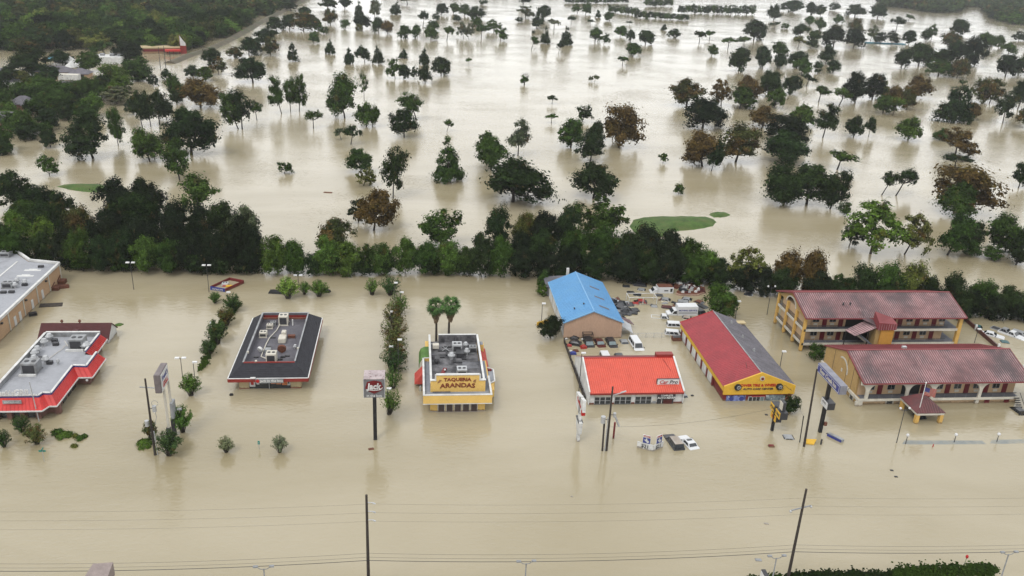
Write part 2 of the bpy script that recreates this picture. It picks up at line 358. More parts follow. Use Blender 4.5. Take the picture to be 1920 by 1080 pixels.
# ------------------------------------------------------------------ roof plant
def hvac(root, x, y, z, w=1.8, d=1.6, h=1.3, m='grey', name='rooftop_unit'):
    b = MB().box(x-w/2, x+w/2, y-d/2, y+d/2, z+.15, z+h); b.box(x-w/2-.08, x+w/2+.08, y-d/2-.1, y-d/2, z, z+.2); b.box(x-w/2-.08, x+w/2+.08, y+d/2, y+d/2+.1, z, z+.2)
    u = b.build(name, M[m], root, bevel=.03)
    g = MB().box(x-w*.38, x+w*.38, y-d/2-.03, y-d/2-.004, z+.3, z+h-.25); g.build('grille', M['dark'], u)
    f = MB()
    for k in (-1, 1): f.tube((x+k*w*.22, y, z+h), (x+k*w*.22, y, z+h+.06), w*.16, n=10)
    f.build('fan', M['dark'], u)
    return u
def vent(root, x, y, z, r=.3, h=.9, m='galv', name='exhaust_fan'):
    b = MB().tube((x,y,z), (x,y,z+h*.5), r*.6, n=10); b.tube((x,y,z+h*.5), (x,y,z+h*.65), r*1.25, r*1.3, n=12); b.tube((x,y,z+h*.65), (x,y,z+h), r*1.1, r*.7, n=12)
    return b.build(name, M[m], root, smooth=False)
def pipe(root, pts, r=.06, m='offwhite', name='pipe'): return MB().path([Vector(p) for p in pts], r).build(name, M[m], root)
def ribs(root, a, b, c, d, n, mat_, w=.07, h=.05, name='roof_rib'):
    """raised seams over the quad a-b (one edge) to d-c (opposite edge), n of them, one part"""
    a, b, c, d = map(Vector, (a, b, c, d)); nn = (b-a).cross(d-a).normalized()
    if nn.z < 0: nn = -nn
    m = MB()
    for i in range(1, n):
        t = i/n; p = a.lerp(b, t)+nn*h*.4; q = d.lerp(c, t)+nn*h*.4
        m.beam(p, q, w, h)
    return tag(m.build(name, mat_, root), kind='stuff')

# ------------------------------------------------------------------ big tan warehouse at the left
def warehouse():
    r = thing('warehouse', (-90,165,0), 'long tan warehouse with flat grey roof and white service doors on its flooded side wall', 'building')
    X = -74.5
    outline = [(X,144),(X,178.3),(-81,180),(-85.6,185.2),(-96,188.5),(-130,190),(-130,144)]
    MB().prism([(x-.0,y) for x,y in outline], -2, 3.4).build('wall', M['tan'], r)
    MB().prism([(-74.9,144.4),(-74.9,178),(-81.2,179.6),(-85.8,184.8),(-96,188.1),(-129.6,189.6),(-129.6,144.4)], 3.404, 3.75).build('roof', M['membrane_l'], r)
    c = MB(); o2 = outline
    for (a, b) in zip(o2, o2[1:]+o2[:1]): c.beam((*a,3.95), (*b,3.95), .45, .5)
    c.build('parapet', M['white'], r)
    s = MB(); s.beam((-83.4,171.4,3.78),(-83.4,179.7,3.78),.35,.08); s.beam((-83.4,150,3.78),(-83.4,171.4,3.78),.35,.08); s.build('roof_seam', M['white'], r)
    pil = MB().box(X+.003,X+.12,-.16,.16,-1,3.7).mesh('p', M['offwhite'])
    for y in (147,153.1,159.7,166,172,178.1): inst('pilaster', pil, r, (0,y,0))
    dm = MB().box(X+.003,X+.08,-.45,.45,-1,1.98).mesh('d', M['white'])
    for y in (155.4,157.6,163.3,168.3): inst('door', dm, r, (0,y,0))
    for y,h in ((173.5,1.2),(176.6,1.5)):
        k = MB(); k.box(X+.1,X+1.3,y-.9,y+.9,-1,h*.55); k.beam((X+.1,y-.9,h*.55),(X+.1,y+.9,h),.15); k.build('loading_bay_cover', M['rust'], r)
    pm = MB().box(-1.6,1.6,-.35,.35,3.752,3.79).box(-.9,.7,.3,.8,3.754,3.788)
    for x,y in ((-78.4,174.6),(-78.6,171.4)):
        inst('white_roof_patch', pm.mesh('w', M['white']), r, (x,y,0))
    hvac(r,-79.3,165.4,3.75,2,1.6,1.2); hvac(r,-87,183,3.75,2,1.8,1); hvac(r,-90.3,181.5,3.75,1.6,1.6,1)
    for x,y in ((-78.4,167.3),(-76.7,166.6),(-77.9,165)): vent(r,x,y,3.75,.45,1.2)
    for x,y in ((-76.6,166.2),(-77.6,162.6),(-79,162.4),(-77.4,176.3)): MB().box(x-.5,x+.5,y-.3,y+.3,3.75,4.2).build('roof_curb', M['dark'], r)
    for y in (150,160.6,170.4): MB().box(X+.05,X+.4,y-.2,y+.2,2.9,3.2).build('wall_light', M['dark'], r)
    b = MB().box(-.7,.7,-.5,.5,-.5,.55); b.build('waste_bin', M['black'], None, loc=(-73.4,160.3,0), rz=.5)
    tag(bpy.data.objects['waste_bin'], 'black waste bin afloat below the tan warehouse doors', 'bin')
    b = MB().box(-.9,.9,-.5,.5,-.3,.4); b.box(-.8,.8,-.45,.45,.4,.6); o = b.build('floating_crate', M['rust'], None, loc=(-72.6,174.3,0), rz=.3)
    tag(o, 'rusty crate drifting beside the far corner of the tan warehouse', 'crate')
warehouse()

# ------------------------------------------------------------------ red canopy grill
def grill():
    r = thing('grill_restaurant', (-60,132,0), 'grill restaurant with bright red mansard, grey flat roof and brown brick base', 'building')
    wall = [(-64.4,121.9),(-57.0,121.9),(-56.6,122.9),(-55.6,122.9),(-55.55,132.2),(-53.5,132.2),(-53.5,137),(-55.6,137.4),(-55.6,144.6),(-64.4,144.6)]
    MB().prism(wall, -2, 2.6).build('wall', M['brick'], r)
    E = [(-64.9,120.3),(-56.3,120.3),(-55.8,121.7),(-54.7,121.7),(-54.65,130.9),(-52.5,130.9),(-52.5,137.6),(-54.6,138.1),(-54.7,145.3)]
    P = [(-64.9,122.2),(-57.3,122.2),(-57.0,123.1),(-55.75,123.0),(-55.75,132.2),(-53.55,132.0),(-53.55,137.0),(-55.55,137.5),(-55.5,144.5)]
    f = MB(); ew = MB(); cap = MB(); nv = MB(); rb = MB()
    for i in range(len(E)-1):
        if i == 6:
            continue
        a, b, c, d = (*E[i],2.0), (*E[i+1],2.0), (*P[i+1],3.35), (*P[i],3.35)
        f.slab([a,b,c,d], .12)
        ew.beam((*E[i],1.95), (*E[i+1],1.95), .14, .2)
        nv.beam((*P[i],3.42), (*P[i+1],3.42), .16, .22)
        cap.beam((P[i][0]-.12*(i!=0),P[i][1]+.1,3.62), (P[i+1][0]-.12,P[i+1][1]+.1,3.62), .3, .12)
        L = (Vector(a)-Vector(b)).length; n = max(2, int(L/.55)); A,B,C,D = map(Vector,(a,b,c,d))
        for k in range(1, n):
            t = k/n; rb.beam(A.lerp(B,t)+Vector((0,0,.03)), D.lerp(C,t)+Vector((0,0,.03)), .05, .05)
    mz = f.build('mansard', M['redroof'], r); tag(rb.build('seam', M['signred'], mz), kind='stuff')
    ew.build('eave_trim', M['white'], r); nv.build('blue_trim', M['navy'], r); cap.build('parapet_cap', M['white'], r)
    back = MB(); back.beam((-64.6,122.2,3.2),(-64.6,144.5,3.2),.35,1.1); back.beam((-64.6,144.6,3.2),(-55.5,144.6,3.2),.35,1.1); back.build('parapet', M['grey'], r)
    c2 = MB(); c2.beam((-64.6,122.2,3.8),(-64.6,144.4,3.8),.4,.1); c2.beam((-64.6,144.6,3.83),(-55.5,144.6,3.83),.4,.1); c2.build('parapet_cap', M['white'], r)
    inner = [(-64.4,122.35),(-57.4,122.35),(-57.1,123.2),(-55.95,123.15),(-55.95,132.3),(-53.75,132.2),(-53.75,136.9),(-55.8,137.4),(-55.8,144.4),(-64.4,144.4)]
    MB().prism(inner, 2.61, 2.95).build('roof', M['membrane_l'], r)
    MB().box(-66.2,-64.85,129,138,1.2,2.4).build('side_canopy', M['grey'], r)
    # brick piers and windows under the canopy
    for x in (-63.6,-61.6,-59.7,-57.4): MB().box(x-.35,x+.35,121.2,121.88,-1.5,1.95).build('pier', M['brick'], r)
    for x in (-62.6,-60.65,-58.6): MB().box(x-.55,x+.55,121.8,121.89,.05,1.6).build('window', M['glass'], r)
    for y in (124.5,126.6,128.7,130.6): MB().box(-55.52,-55.45,y-.7,y+.7,.1,1.6).build('window', M['glass'], r)
    MB().box(-55.55,-54.75,122.6,123.4,-1.5,1.95).build('pier', M['brick'], r)
    MB().box(-53.48,-53.42,133.2,134.2,-.5,1.7).build('door', M['maroon'], r)
    MB().sph((-53.45,131.0,1.45),.22).build('wall_light', M['lamp'], r)
    # roof equipment
    hvac(r,-57.7,140.2,2.95,2.4,2.3,1.9,'grey'); hvac(r,-61.9,131.4,2.95,2.4,2.3,1.9,'grey')
    MB().box(-59.2,-56.3,138.4,138.7,2.96,3.35).build('equipment_rail', M['white'], r); MB().box(-63.2,-60.6,129.5,129.8,2.96,3.3).build('equipment_rail', M['white'], r)
    for x,y in ((-63.4,142.9),(-63.5,140.9),(-63.5,138),(-63.4,136.6),(-62.7,134.6),(-60.8,134.3)): vent(r,x,y,2.95,.5,1.35)
    for x,y in ((-62.4,142.4),(-61.7,141),(-62.2,135.5),(-60.1,134),(-55.9,140.2)): MB().box(x-.45,x+.45,y-.3,y+.3,2.96,3.5).build('roof_curb', M['dark'], r)
    vent(r,-56.3,139.6,2.95,.7,1.3); vent(r,-58.7,133.8,2.95,.25,1.0)
    pipe(r,[(-61.2,134.6,3.1),(-59.9,139.8,3.1)],.05)
    pipe(r,[(-60.6,142,3.3),(-59.3,139.9,3.3)],.05); pipe(r,[(-60,139.6,3.3),(-59,141.6,3.3)],.05)
    # sign letters on the parapet
    t = MB(); text_mb(t, "Frank's", 1.15, facing_y(-62.25,122.05,4.2), bold=.03, sx=.95, depth=.12); text_mb(t, "GRILL", 1.35, facing_y(-59.2,122.05,4.25), bold=.03, sx=.85, depth=.12)
    t.build('lettering', M['white'], r)
    pl = MB().box(-62.1,-59.4,121.0,121.12,2.9,3.45).build('sign_plaque', M['grey'], r)
    t = MB(); text_mb(t, "RESTAURANT", .36, facing_y(-60.75,120.99,3.18), depth=.02); t.build('lettering', M['white'], pl)
    # shed with brown roof behind
    s = thing('brown_roof_annex', (-60,148,0), 'low annex with dark brown gabled roof and white gable end behind the grill', 'building')
    MB().prism([(-67.2,147.6),(-55.4,147.6),(-55.4,152.2),(-67.2,152.2)], -2, 1.1).build('wall', M['white'], s)
    g = MB(); g.ext([(-55.42,147.6,1.1),(-55.42,152.2,1.1),(-55.42,149.9,3.0)], (.06,0,0)); g.build('gable', M['white'], s); g = MB(); g.ext([(-67.2,147.6,1.1),(-67.2,152.2,1.1),(-67.2,149.9,3.0)], (.06,0,0)); g.build('gable', M['white'], s)
    rf = MB(); rf.slab([(-67.5,147.2,.95),(-55.2,147.2,.95),(-55.2,149.9,3.12),(-67.5,149.9,3.12)], .12); rf.build('roof_slope', M['brownred'], s)
    rf = MB(); rf.slab([(-67.5,149.9,3.12),(-55.2,149.9,3.12),(-55.2,152.6,.95),(-67.5,152.6,.95)], .12); rf.build('roof_slope', M['brownred'], s)
    for x in (-64,-60.9): vent(s,x,150.2,2.9,.22,.7,'rust')
    MB().box(-61.2,-60.2,145.2,147.8,2.5,2.9).build('roof_link', M['brownred'], s)
grill()

# ------------------------------------------------------------------ drive-in with dark mansard
def burger():
    r = thing('burger_restaurant', (-24,141,0), 'burger restaurant with charcoal shingle mansard, red fascia and cluttered sunken flat roof', 'building')
    x0,x1,y0,y1 = -30.55,-17.6,129.0,153.1; a0,a1,b0,b1 = -28.45,-20.05,131.8,151.9; ze,zt = 2.5,4.0
    MB().box(-29.1,-18.95,130.2,152,-2,2.45).build('wall', M['cream'], r)
    sh = MB()
    q = [[(x0,y0,ze),(x1,y0,ze),(a1,b0,zt),(a0,b0,zt)],[(x1,y0,ze),(x1,y1,ze),(a1,b1,zt),(a1,b0,zt)],[(x1,y1,ze),(x0,y1,ze),(a0,b1,zt),(a1,b1,zt)],[(x0,y1,ze),(x0,y0,ze),(a0,b0,zt),(a0,b1,zt)]]
    for k, s in enumerate(q):
        m = MB(); m.slab(s, .1); o = m.build('mansard_slope', M['shingle'], r)
        A,B,C,D = map(Vector, s); c = MB(); n = 9
        for i in range(1, n):
            t = i/n; c.beam(A.lerp(D,t)+Vector((0,0,.02)), B.lerp(C,t)+Vector((0,0,.02)), .06, .03)
        tag(c.build('shingle_course', M['shingle'], o), kind='stuff')
    fa = MB()
    for a, b in (((x0,y0),(x1,y0)),((x1,y0),(x1,y1)),((x1,y1),(x0,y1)),((x0,y1),(x0,y0))): fa.beam((*a,2.15),(*b,2.15),.2,.62)
    fa.build('fascia', M['redfascia'], r)
    g = MB()
    for a, b in (((x0,y0),(x1,y0)),((x1,y0),(x1,y1)),((x1,y1),(x0,y1)),((x0,y1),(x0,y0))): g.beam((*a,2.5),(*b,2.5),.2,.08)
    
    g.build('gutter', M['white'], r)
    pa = MB()
    pa.box(a0,a1,b0-.1,b0+.12,2.6,4.12); pa.box(a0,a1,b1-.12,b1+.1,2.6,3.7)
    pg_ = MB(); pg_.box(a1-.12,a1+.1,b0+.13,b1-.13,2.6,4.12); pg_.box(a0-.1,a0+.12,b0+.13,b1-.13,2.6,4.12); pg_.box(a0,a1,b1-.13,b1+.1,3.701,4.12); pg_.build('side_parapet', M['bitumen'], r)
    pa.build('parapet', M['redfascia'], r)
    cp = MB(); cp.box(a0-.15,a0+.15,b0-.1,b1+.1,4.13,4.18); cp.box(a0+.16,a1-.12,b1-.15,b1+.15,4.13,4.18); cp.box(a1-.1,a1+.15,b0+.2,b1+.1,4.13,4.18); cp.build('parapet_cap', M['grey'], r)
    MB().box(a0+.13,a1-.13,b0+.13,b1-.13,2.46,2.85).build('roof', M['bitumen'], r)
    z = 2.85
    for x,y in ((-24.3,149.6),(-24.2,134.1)): hvac(r,x,y,z,1.7,1.7,1.9,'offwhite')
    hvac(r,-27.2,144.3,z,1.3,1.3,1.0,'offwhite'); hvac(r,-26.6,147.9,z,1.1,1.0,.8,'offwhite'); hvac(r,-26.2,149.3,z,1.0,.8,.7,'grey')
    b = MB().box(-24.2,-22.9,141.3,143.3,z,z+.9); b.box(-23.9,-23.1,143.3,144.6,z+.2,z+1.2); b.build('kitchen_hood', M['offwhite'], r, bevel=.08)
    MB().box(-22.8,-21.5,143.4,144.1,z,z+.5).build('roof_curb', M['rust'], r)
    b = MB().tube((-23.0,137.5,z+.75),(-23.0,137.9,z+.85),.75,n=16); b.tube((-23,137.6,z),(-23,137.6,z+.5),.12); b.build('satellite_dish', M['rust'], r)
    b = MB().tube((-26.8,137.6,z+.6),(-26.6,137.9,z+.75),.5,n=14); b.build('satellite_dish', M['white'], r)
    MB().box(-25.9,-24.9,137.4,138.4,z,z+.7).build('rooftop_cabinet', M['grey'], r)
    vent(r,-20.9,139.2,z,.3,.8); MB().tube((-22.6,149,z),(-22.6,149,z+1.2),.13).build('pipe', M['white'], r)
    for x,y in ((-27.1,135.9),(-22.6,135.9),(-22.9,135),(-21.9,136.2),(-25.4,143.6),(-25.6,139.8)): MB().box(x-.4,x+.4,y-.2,y+.2,z,z+.22).build('roof_curb', M['dark'], r)
    pipe(r,[(-24.9,148.8,z+.4),(-25.2,146.5,z+.15),(-26,143.5,z+.15),(-26.2,141,z+.15),(-26.3,136,z+.15),(-25.1,134.6,z+.4)],.09)
    MB().box(-28.2,-20.3,150.2,150.5,z+.75,z+.95).build('pipe_rack', M['rust'], r)
    for x,y in ((-28.3,135.3),(-26.4,131.9),(-20.1,136.6)): MB().box(x-.16,x+.16,y-.16,y+.16,4.0,4.35).build('roof_fixture', M['offwhite'], r)
    # front
    MB().box(-27.4,-20.7,130.1,130.19,-.4,1.9).build('shopfront', M['glass'], r)
    MB().box(-29.12,-18.93,130.14,130.22,-.6,.12).build('base_band', M['redfascia'], r)
    MB().box(-29.0,-27.5,130.06,130.18,.15,1.75).build('wall_panel', M['cream'], r); MB().box(-20.6,-19.05,130.06,130.18,.15,1.75).build('wall_panel', M['cream'], r)
    for x,w,h,m in ((-26.9,.9,1.2,'white'),(-26.0,.45,.8,'white'),(-23.5,.75,.7,'orange'),(-22.6,.8,.8,'orange'),(-21.6,.9,.95,'orange'),(-20.95,.5,1.0,'white')):
        p = MB().box(x-w/2,x+w/2,130.02,130.09,1.6-h,1.6).build('poster', M[m], r)
        if m == 'white': MB().box(x-w*.25,x+w*.25,130.0,130.018,1.6-h*.7,1.6-h*.3).build('poster_print', M['signred'] if x < -26.5 else M['dark'], p)
    MB().beam((-24.15,129.9,-.5),(-24.15,129.9,1.7),.08).build('door_frame', M['galv'], r)
    sg = MB().box(-26.1,-21.6,128.75,128.88,1.72,2.55).build('fascia_sign', M['grey'], r)
    d = MB(); d.ext([(-25.75+.33*math.cos(math.pi/3*k+math.pi/6),128.74,2.14+.33*math.sin(math.pi/3*k+math.pi/6)) for k in range(6)], (0,-.05,0)); d.build('logo', M['signred'], sg)
    t = MB(); text_mb(t, "Jack in the box", .62, facing_y(-23.5,128.74,2.14), bold=.012, depth=.05); t.build('lettering', M['white'], sg)
    MB().box(-26.9,-26.1,128.7,129.1,2.55,2.72).build('fascia_flap', M['white'], r)
    # drive through lane blister
    MB().box(-18.9,-18.2,134,138,-.5,2.2).build('service_window', M['white'], r)
burger()
def jack_sign():
    r = thing('cube_pylon_sign', (-5.92,113.68,0), 'grey cube sign with dark red panel on a single black pole', 'sign')
    MB().box(-6.2,-5.66,113.5,113.95,-3,7.3).build('pole', M['black'], r)
    c = MB().box(-7.5,-4.42,113.7,116.5,7.3,10.35).build('cabinet', mat('brushed_cabinet', (.2,.2,.21), .45), r)
    MB().box(-7.52,-4.4,113.68,116.52,10.352,10.44).build('cabinet_top', mat('blotched_cabinet_top', (.48,.40,.40), .6, dirt=(.2,.12,.12), dsc=2.2, dlo=.55, dhi=.62), r)
    e = MB()
    for x in (-7.5,-4.42): e.box(x-.05,x+.05,113.6,113.69,7.3,10.44)
    e.build('edge_trim', M['galv'], r)
    p = [(-7.3,8.9),(-7.0,9.95),(-5.96,10.2),(-4.9,9.95),(-4.6,8.9),(-4.95,8.5),(-5.96,7.98),(-6.95,8.5)]
    d = MB(); d.ext([(x,113.62,z) for x,z in p], (0,.06,0)); d.build('red_panel', mat('deep_red_enamel',(.17,.012,.015),.35), r)
    t = MB(); text_mb(t, "Jack", 1.35, facing_y(-6.0,113.61,9.2), bold=.05, depth=.06, sx=.88, shear=.12)
    pts = [Vector((-7.1,113.56,8.75)),Vector((-6.4,113.56,8.62)),Vector((-5.6,113.56,8.6)),Vector((-5.0,113.56,8.72)),Vector((-4.72,113.56,9.05))]
    for a, b in zip(pts, pts[1:]): t.beam(a, b, .05, .1)
    t.build('lettering', M['white'], r)
    t = MB(); text_mb(t, "in the box", .55, facing_y(-5.96,113.66,7.62), bold=.008, depth=.04); t.build('lettering', M['white'], r)
    # rear face of the same cabinet
jack_sign()

# ------------------------------------------------------------------ taqueria
def taqueria():
    r = thing('taqueria', (7,130,0), 'yellow taqueria with stepped sign parapet, white trim and red and green awnings', 'building')
    Y = M['paleyellow']
    MB().box(2.55,11.4,121.7,139,-2,2.2).build('wall', Y, r)
    MB().box(1.4,12.4,120.5,133.6,2.1,3.05).build('overhang', Y, r)
    MB().box(2.7,11.2,133.6,141.1,2.2,3.0).build('rear_block', Y, r)
    fa = MB().box(1.38,12.42,120.42,120.498,2.2,3.62); fa.build('front_fascia', Y, r)
    pr = MB()
    pr.box(1.4,1.6,120.5,133.6,3.06,3.66); pr.box(12.2,12.4,120.5,126.8,3.06,3.66); pr.box(1.4,12.4,120.503,120.7,3.06,3.65)
    pr.box(1.62,2.7,133.4,133.6,3.06,3.66); pr.build('parapet', Y, r)
    w = MB()
    w.box(1.34,12.46,120.38,120.75,3.665,3.75); w.box(1.34,12.46,120.38,120.5,2.06,2.17); w.box(1.34,1.66,120.76,133.6,3.665,3.75); w.box(12.14,12.46,120.76,126.8,3.665,3.75)
    w.box(1.34,2.7,133.42,133.64,3.665,3.75); w.build('white_trim', M['white'], r)
    MB().box(1.62,12.18,120.72,133.4,3.056,3.1).build('front_roof', M['membrane'], r)
    # stepped sign wall
    pts = [(2.56,3.1),(11.45,3.1),(11.45,5.2),(10.43,5.2),(10.43,6.2),(3.5,6.2),(3.5,5.2),(2.56,5.2)]
    MB().ext([(x,122.6,z) for x,z in pts], (0,.3,0)).build('sign_wall', Y, r)
    t = MB()
    tr = [(2.5,5.24,3.5,5.24),(3.5,5.24,3.5,6.24),(3.46,6.24,10.47,6.24),(10.43,6.24,10.43,5.24),(10.43,5.24,11.5,5.24)]
    for a,b,c,d in tr: t.beam((a,122.72,b),(c,122.72,d),.5,.13)
    t.build('sign_wall_trim', M['white'], r)
    t = MB(); text_mb(t, "TAQUERIA", .82, facing_y(6.9,122.58,5.35), bold=.022, depth=.08, sx=1.12, arc=.004)
    t.build('lettering', mat('brick_red_letters', (.27,.045,.02), .5), r)
    t = MB(); text_mb(t, "ARANDAS", 1.1, facing_y(6.95,122.58,4.3), bold=.03, depth=.08, sx=1.12, arc=.018)
    t.build('lettering', mat('brown_red_letters', (.25,.06,.025), .5), r)
    for sx in (3.95,10.0):
        k = 1 if sx < 7 else -1; e = MB()
        for j in range(3): e.beam((sx-.25+j*.14*k,122.56,4.75+j*.05),(sx+.1*k+j*.14*k,122.56,5.35-j*.05),.05,.09)
        e.build('corn_emblem', mat('faded_orange', (.42,.2,.09), .6), r)
    MB().box(2.9,5.8,122.3,122.58,3.1,3.2).build('wall_stain', M['bitumen'], r)
    # sunken rear roof
    MB().box(2.9,11.1,122.92,141,3.06,3.2).build('rear_roof', M['membrane_d'], r)
    for bx_ in ((2.55,2.8,122.92,133.8,3.1,4.5),(11.2,11.45,122.92,133.8,3.1,4.5),(2.55,2.8,133.803,141,3.1,4.1),(11.2,11.45,133.803,141,3.1,4.1),(2.82,3.5,133.8,134,3.1,4.2)): MB().box(*bx_).build('parapet', M['bitumen'], r)
    bw = MB(); bw.box(4.3,11.18,140.8,141.1,3.0,4.6); bw.build('rear_parapet', M['bitumen'], r)
    for i in range(7): MB().box(4.6+i*.95,5.4+i*.95,140.74,140.79,3.2,4.5).build('parapet_panel', M['membrane_d'], r)
    w = MB(); w.box(2.5,2.85,122.92,141.1,4.51,4.58); w.box(11.15,11.5,122.92,141.1,4.51,4.58); w.box(4.3,11.1,140.75,141.15,4.61,4.68); w.box(1.9,4.3,139.6,139.8,3.3,3.4); w.build('white_trim', M['white'], r)
    MB().box(1.9,2.5,138.4,140.6,-1,3.5).build('corner_tower', Y, r); MB().box(11.5,12.4,138.8,140.2,-1,3.5).build('corner_tower', Y, r)
    MB().box(11.55,12.3,138.9,140.1,3.51,3.58).build('tower_roof', M['membrane'], r)
    # right-hand wing
    wg = [(11.46,126.7),(12.55,126.5),(13.45,127.3),(13.55,131.4),(12.0,132.5),(11.46,132.5)]
    MB().prism(wg,-2,2.3).build('side_wing', Y, r)
    MB().prism([(x*.999,y) for x,y in wg],2.303,2.38).build('wing_roof', M['membrane'], r)
    w = MB(); L = [(*q,2.45) for q in wg[1:5]]
    for a,b in zip(L,L[1:]): w.beam(a,b,.22,.12)
    w.build('white_trim', M['white'], r)
    k = MB(); k.prism([(12.5,124.1),(13.15,124.6),(13.2,127.2),(12.5,126.6)],1.0,2.3); k.build('wing_block', Y, r)
    MB().box(11.7,13.2,130.9,131.3,2.4,2.7).build('duct', M['maroon'], r)
    # windows
    for i,x in enumerate((4.32,5.66,7.0,8.32,9.63)):
        f = MB().box(x-.62,x+.62,121.6,121.698,-.3,1.5).build('window', M['offwhite'], r)
        MB().box(x-.47,x+.47,121.56,121.599,-.1,1.36).build('pane', mat('brown_pane',(.085,.06,.055),.3) if i==0 else bpy.data.materials['brown_pane'], f)
    w = MB(); w.box(2.5,3.6,121.58,121.7,-.05,.1); w.box(10.3,11.45,121.58,121.7,-.05,.1); w.box(3.5,10.4,121.35,121.6,-.4,.02); w.build('white_trim', M['white'], r)
    # awnings
    def awn(pts, d, m): MB().ext(pts, d).build('awning', M[m], r)
    a = MB(); a.hexa([(0,129.8,.6),(1.38,129.8,.6),(1.38,133.2,.6),(0,133.2,.6)],[(.0,130.0,1.0),(1.38,130.2,2.4),(1.38,133.2,2.4),(.0,133.0,1.0)]); a.build('awning', M['canvasred'], r)
    for y0,y1,x1 in ((136.4,140.9,12.9),(133.4,136.2,12.95)):
        a = MB(); a.hexa([(11.46,y0,1.5),(x1,y0,1.5),(x1,y1,1.5),(11.46,y1,1.5)],[(11.46,y0,2.9),(x1-.1,y0,1.75),(x1-.1,y1,1.75),(11.46,y1,2.9)]); a.build('awning', M['canvasred'], r)
    a = MB(); prof = [(2.5,3.5),(1.7,3.45),(1.1,3.1),(.8,2.4),(.75,1.6)]
    for (p,q),(s,u) in zip(prof,prof[1:]): a.slab([(p,133.9,q),(s,133.9,u),(s,138.4,u),(p,138.4,q)][::-1],.08)
    a.build('awning', M['green'], r)
    MB().tube((1.0,128.6,-1),(1.0,128.6,.9),.15).build('downpipe', M['galv'], r)
    z = 3.2
    hvac(r,7.5,137.2,z,1.7,1.7,1.5,'galv'); hvac(r,7.9,128.0,z,1.7,1.7,1.4,'galv'); hvac(r,10.3,136.6,z,1.3,1.3,1.2,'grey'); MB().box(7.3,8.7,134.3,136,z,z+.9).build('kitchen_hood', M['dark'], r)
    vent(r,6.4,134.1,z,.5,1.2); vent(r,9.1,138.4,z,.4,1.1); vent(r,9.15,135.5,z,.42,1.3)
    MB().box(3.2,4.3,137.2,138.2,z+.4,z+1.1).build('rooftop_cabinet', M['offwhite'], r); vent(r,3.8,132.5,z,.4,.9,'dark')
    b = MB(); b.beam((4.6,128.2,z+.1),(5.2,130.3,z+.1),.6,.3); b.build('roof_curb', M['maroon'], r); MB().sph((5.1,129.1,z+.5),.18).build('roof_fixture', M['white'], r)
    for x,y,w_,d_ in ((5.1,137,1.8,.25),(5.6,136,.2,1.6),(6,138.5,2.2,.15),(8.6,134,.8,.8),(4.8,134.6,.8,.4),(7.7,132.6,1,.6),(6.9,133,.5,.9)): MB().box(x-w_/2,x+w_/2,y-d_/2,y+d_/2,z+.004,z+.25).build('roof_curb', M['dark'], r)
    pipe(r,[(5,138.4,z+.3),(6.1,136.6,z+.3)],.05,'galv'); pipe(r,[(5.9,138.4,z+.3),(4.9,136.6,z+.3)],.05,'galv')
    for i in range(5): MB().box(8.2,11.0,130.6+i*.5,130.68+i*.5,z,z+.04).build('roof_seam', M['membrane'], r)
taqueria()

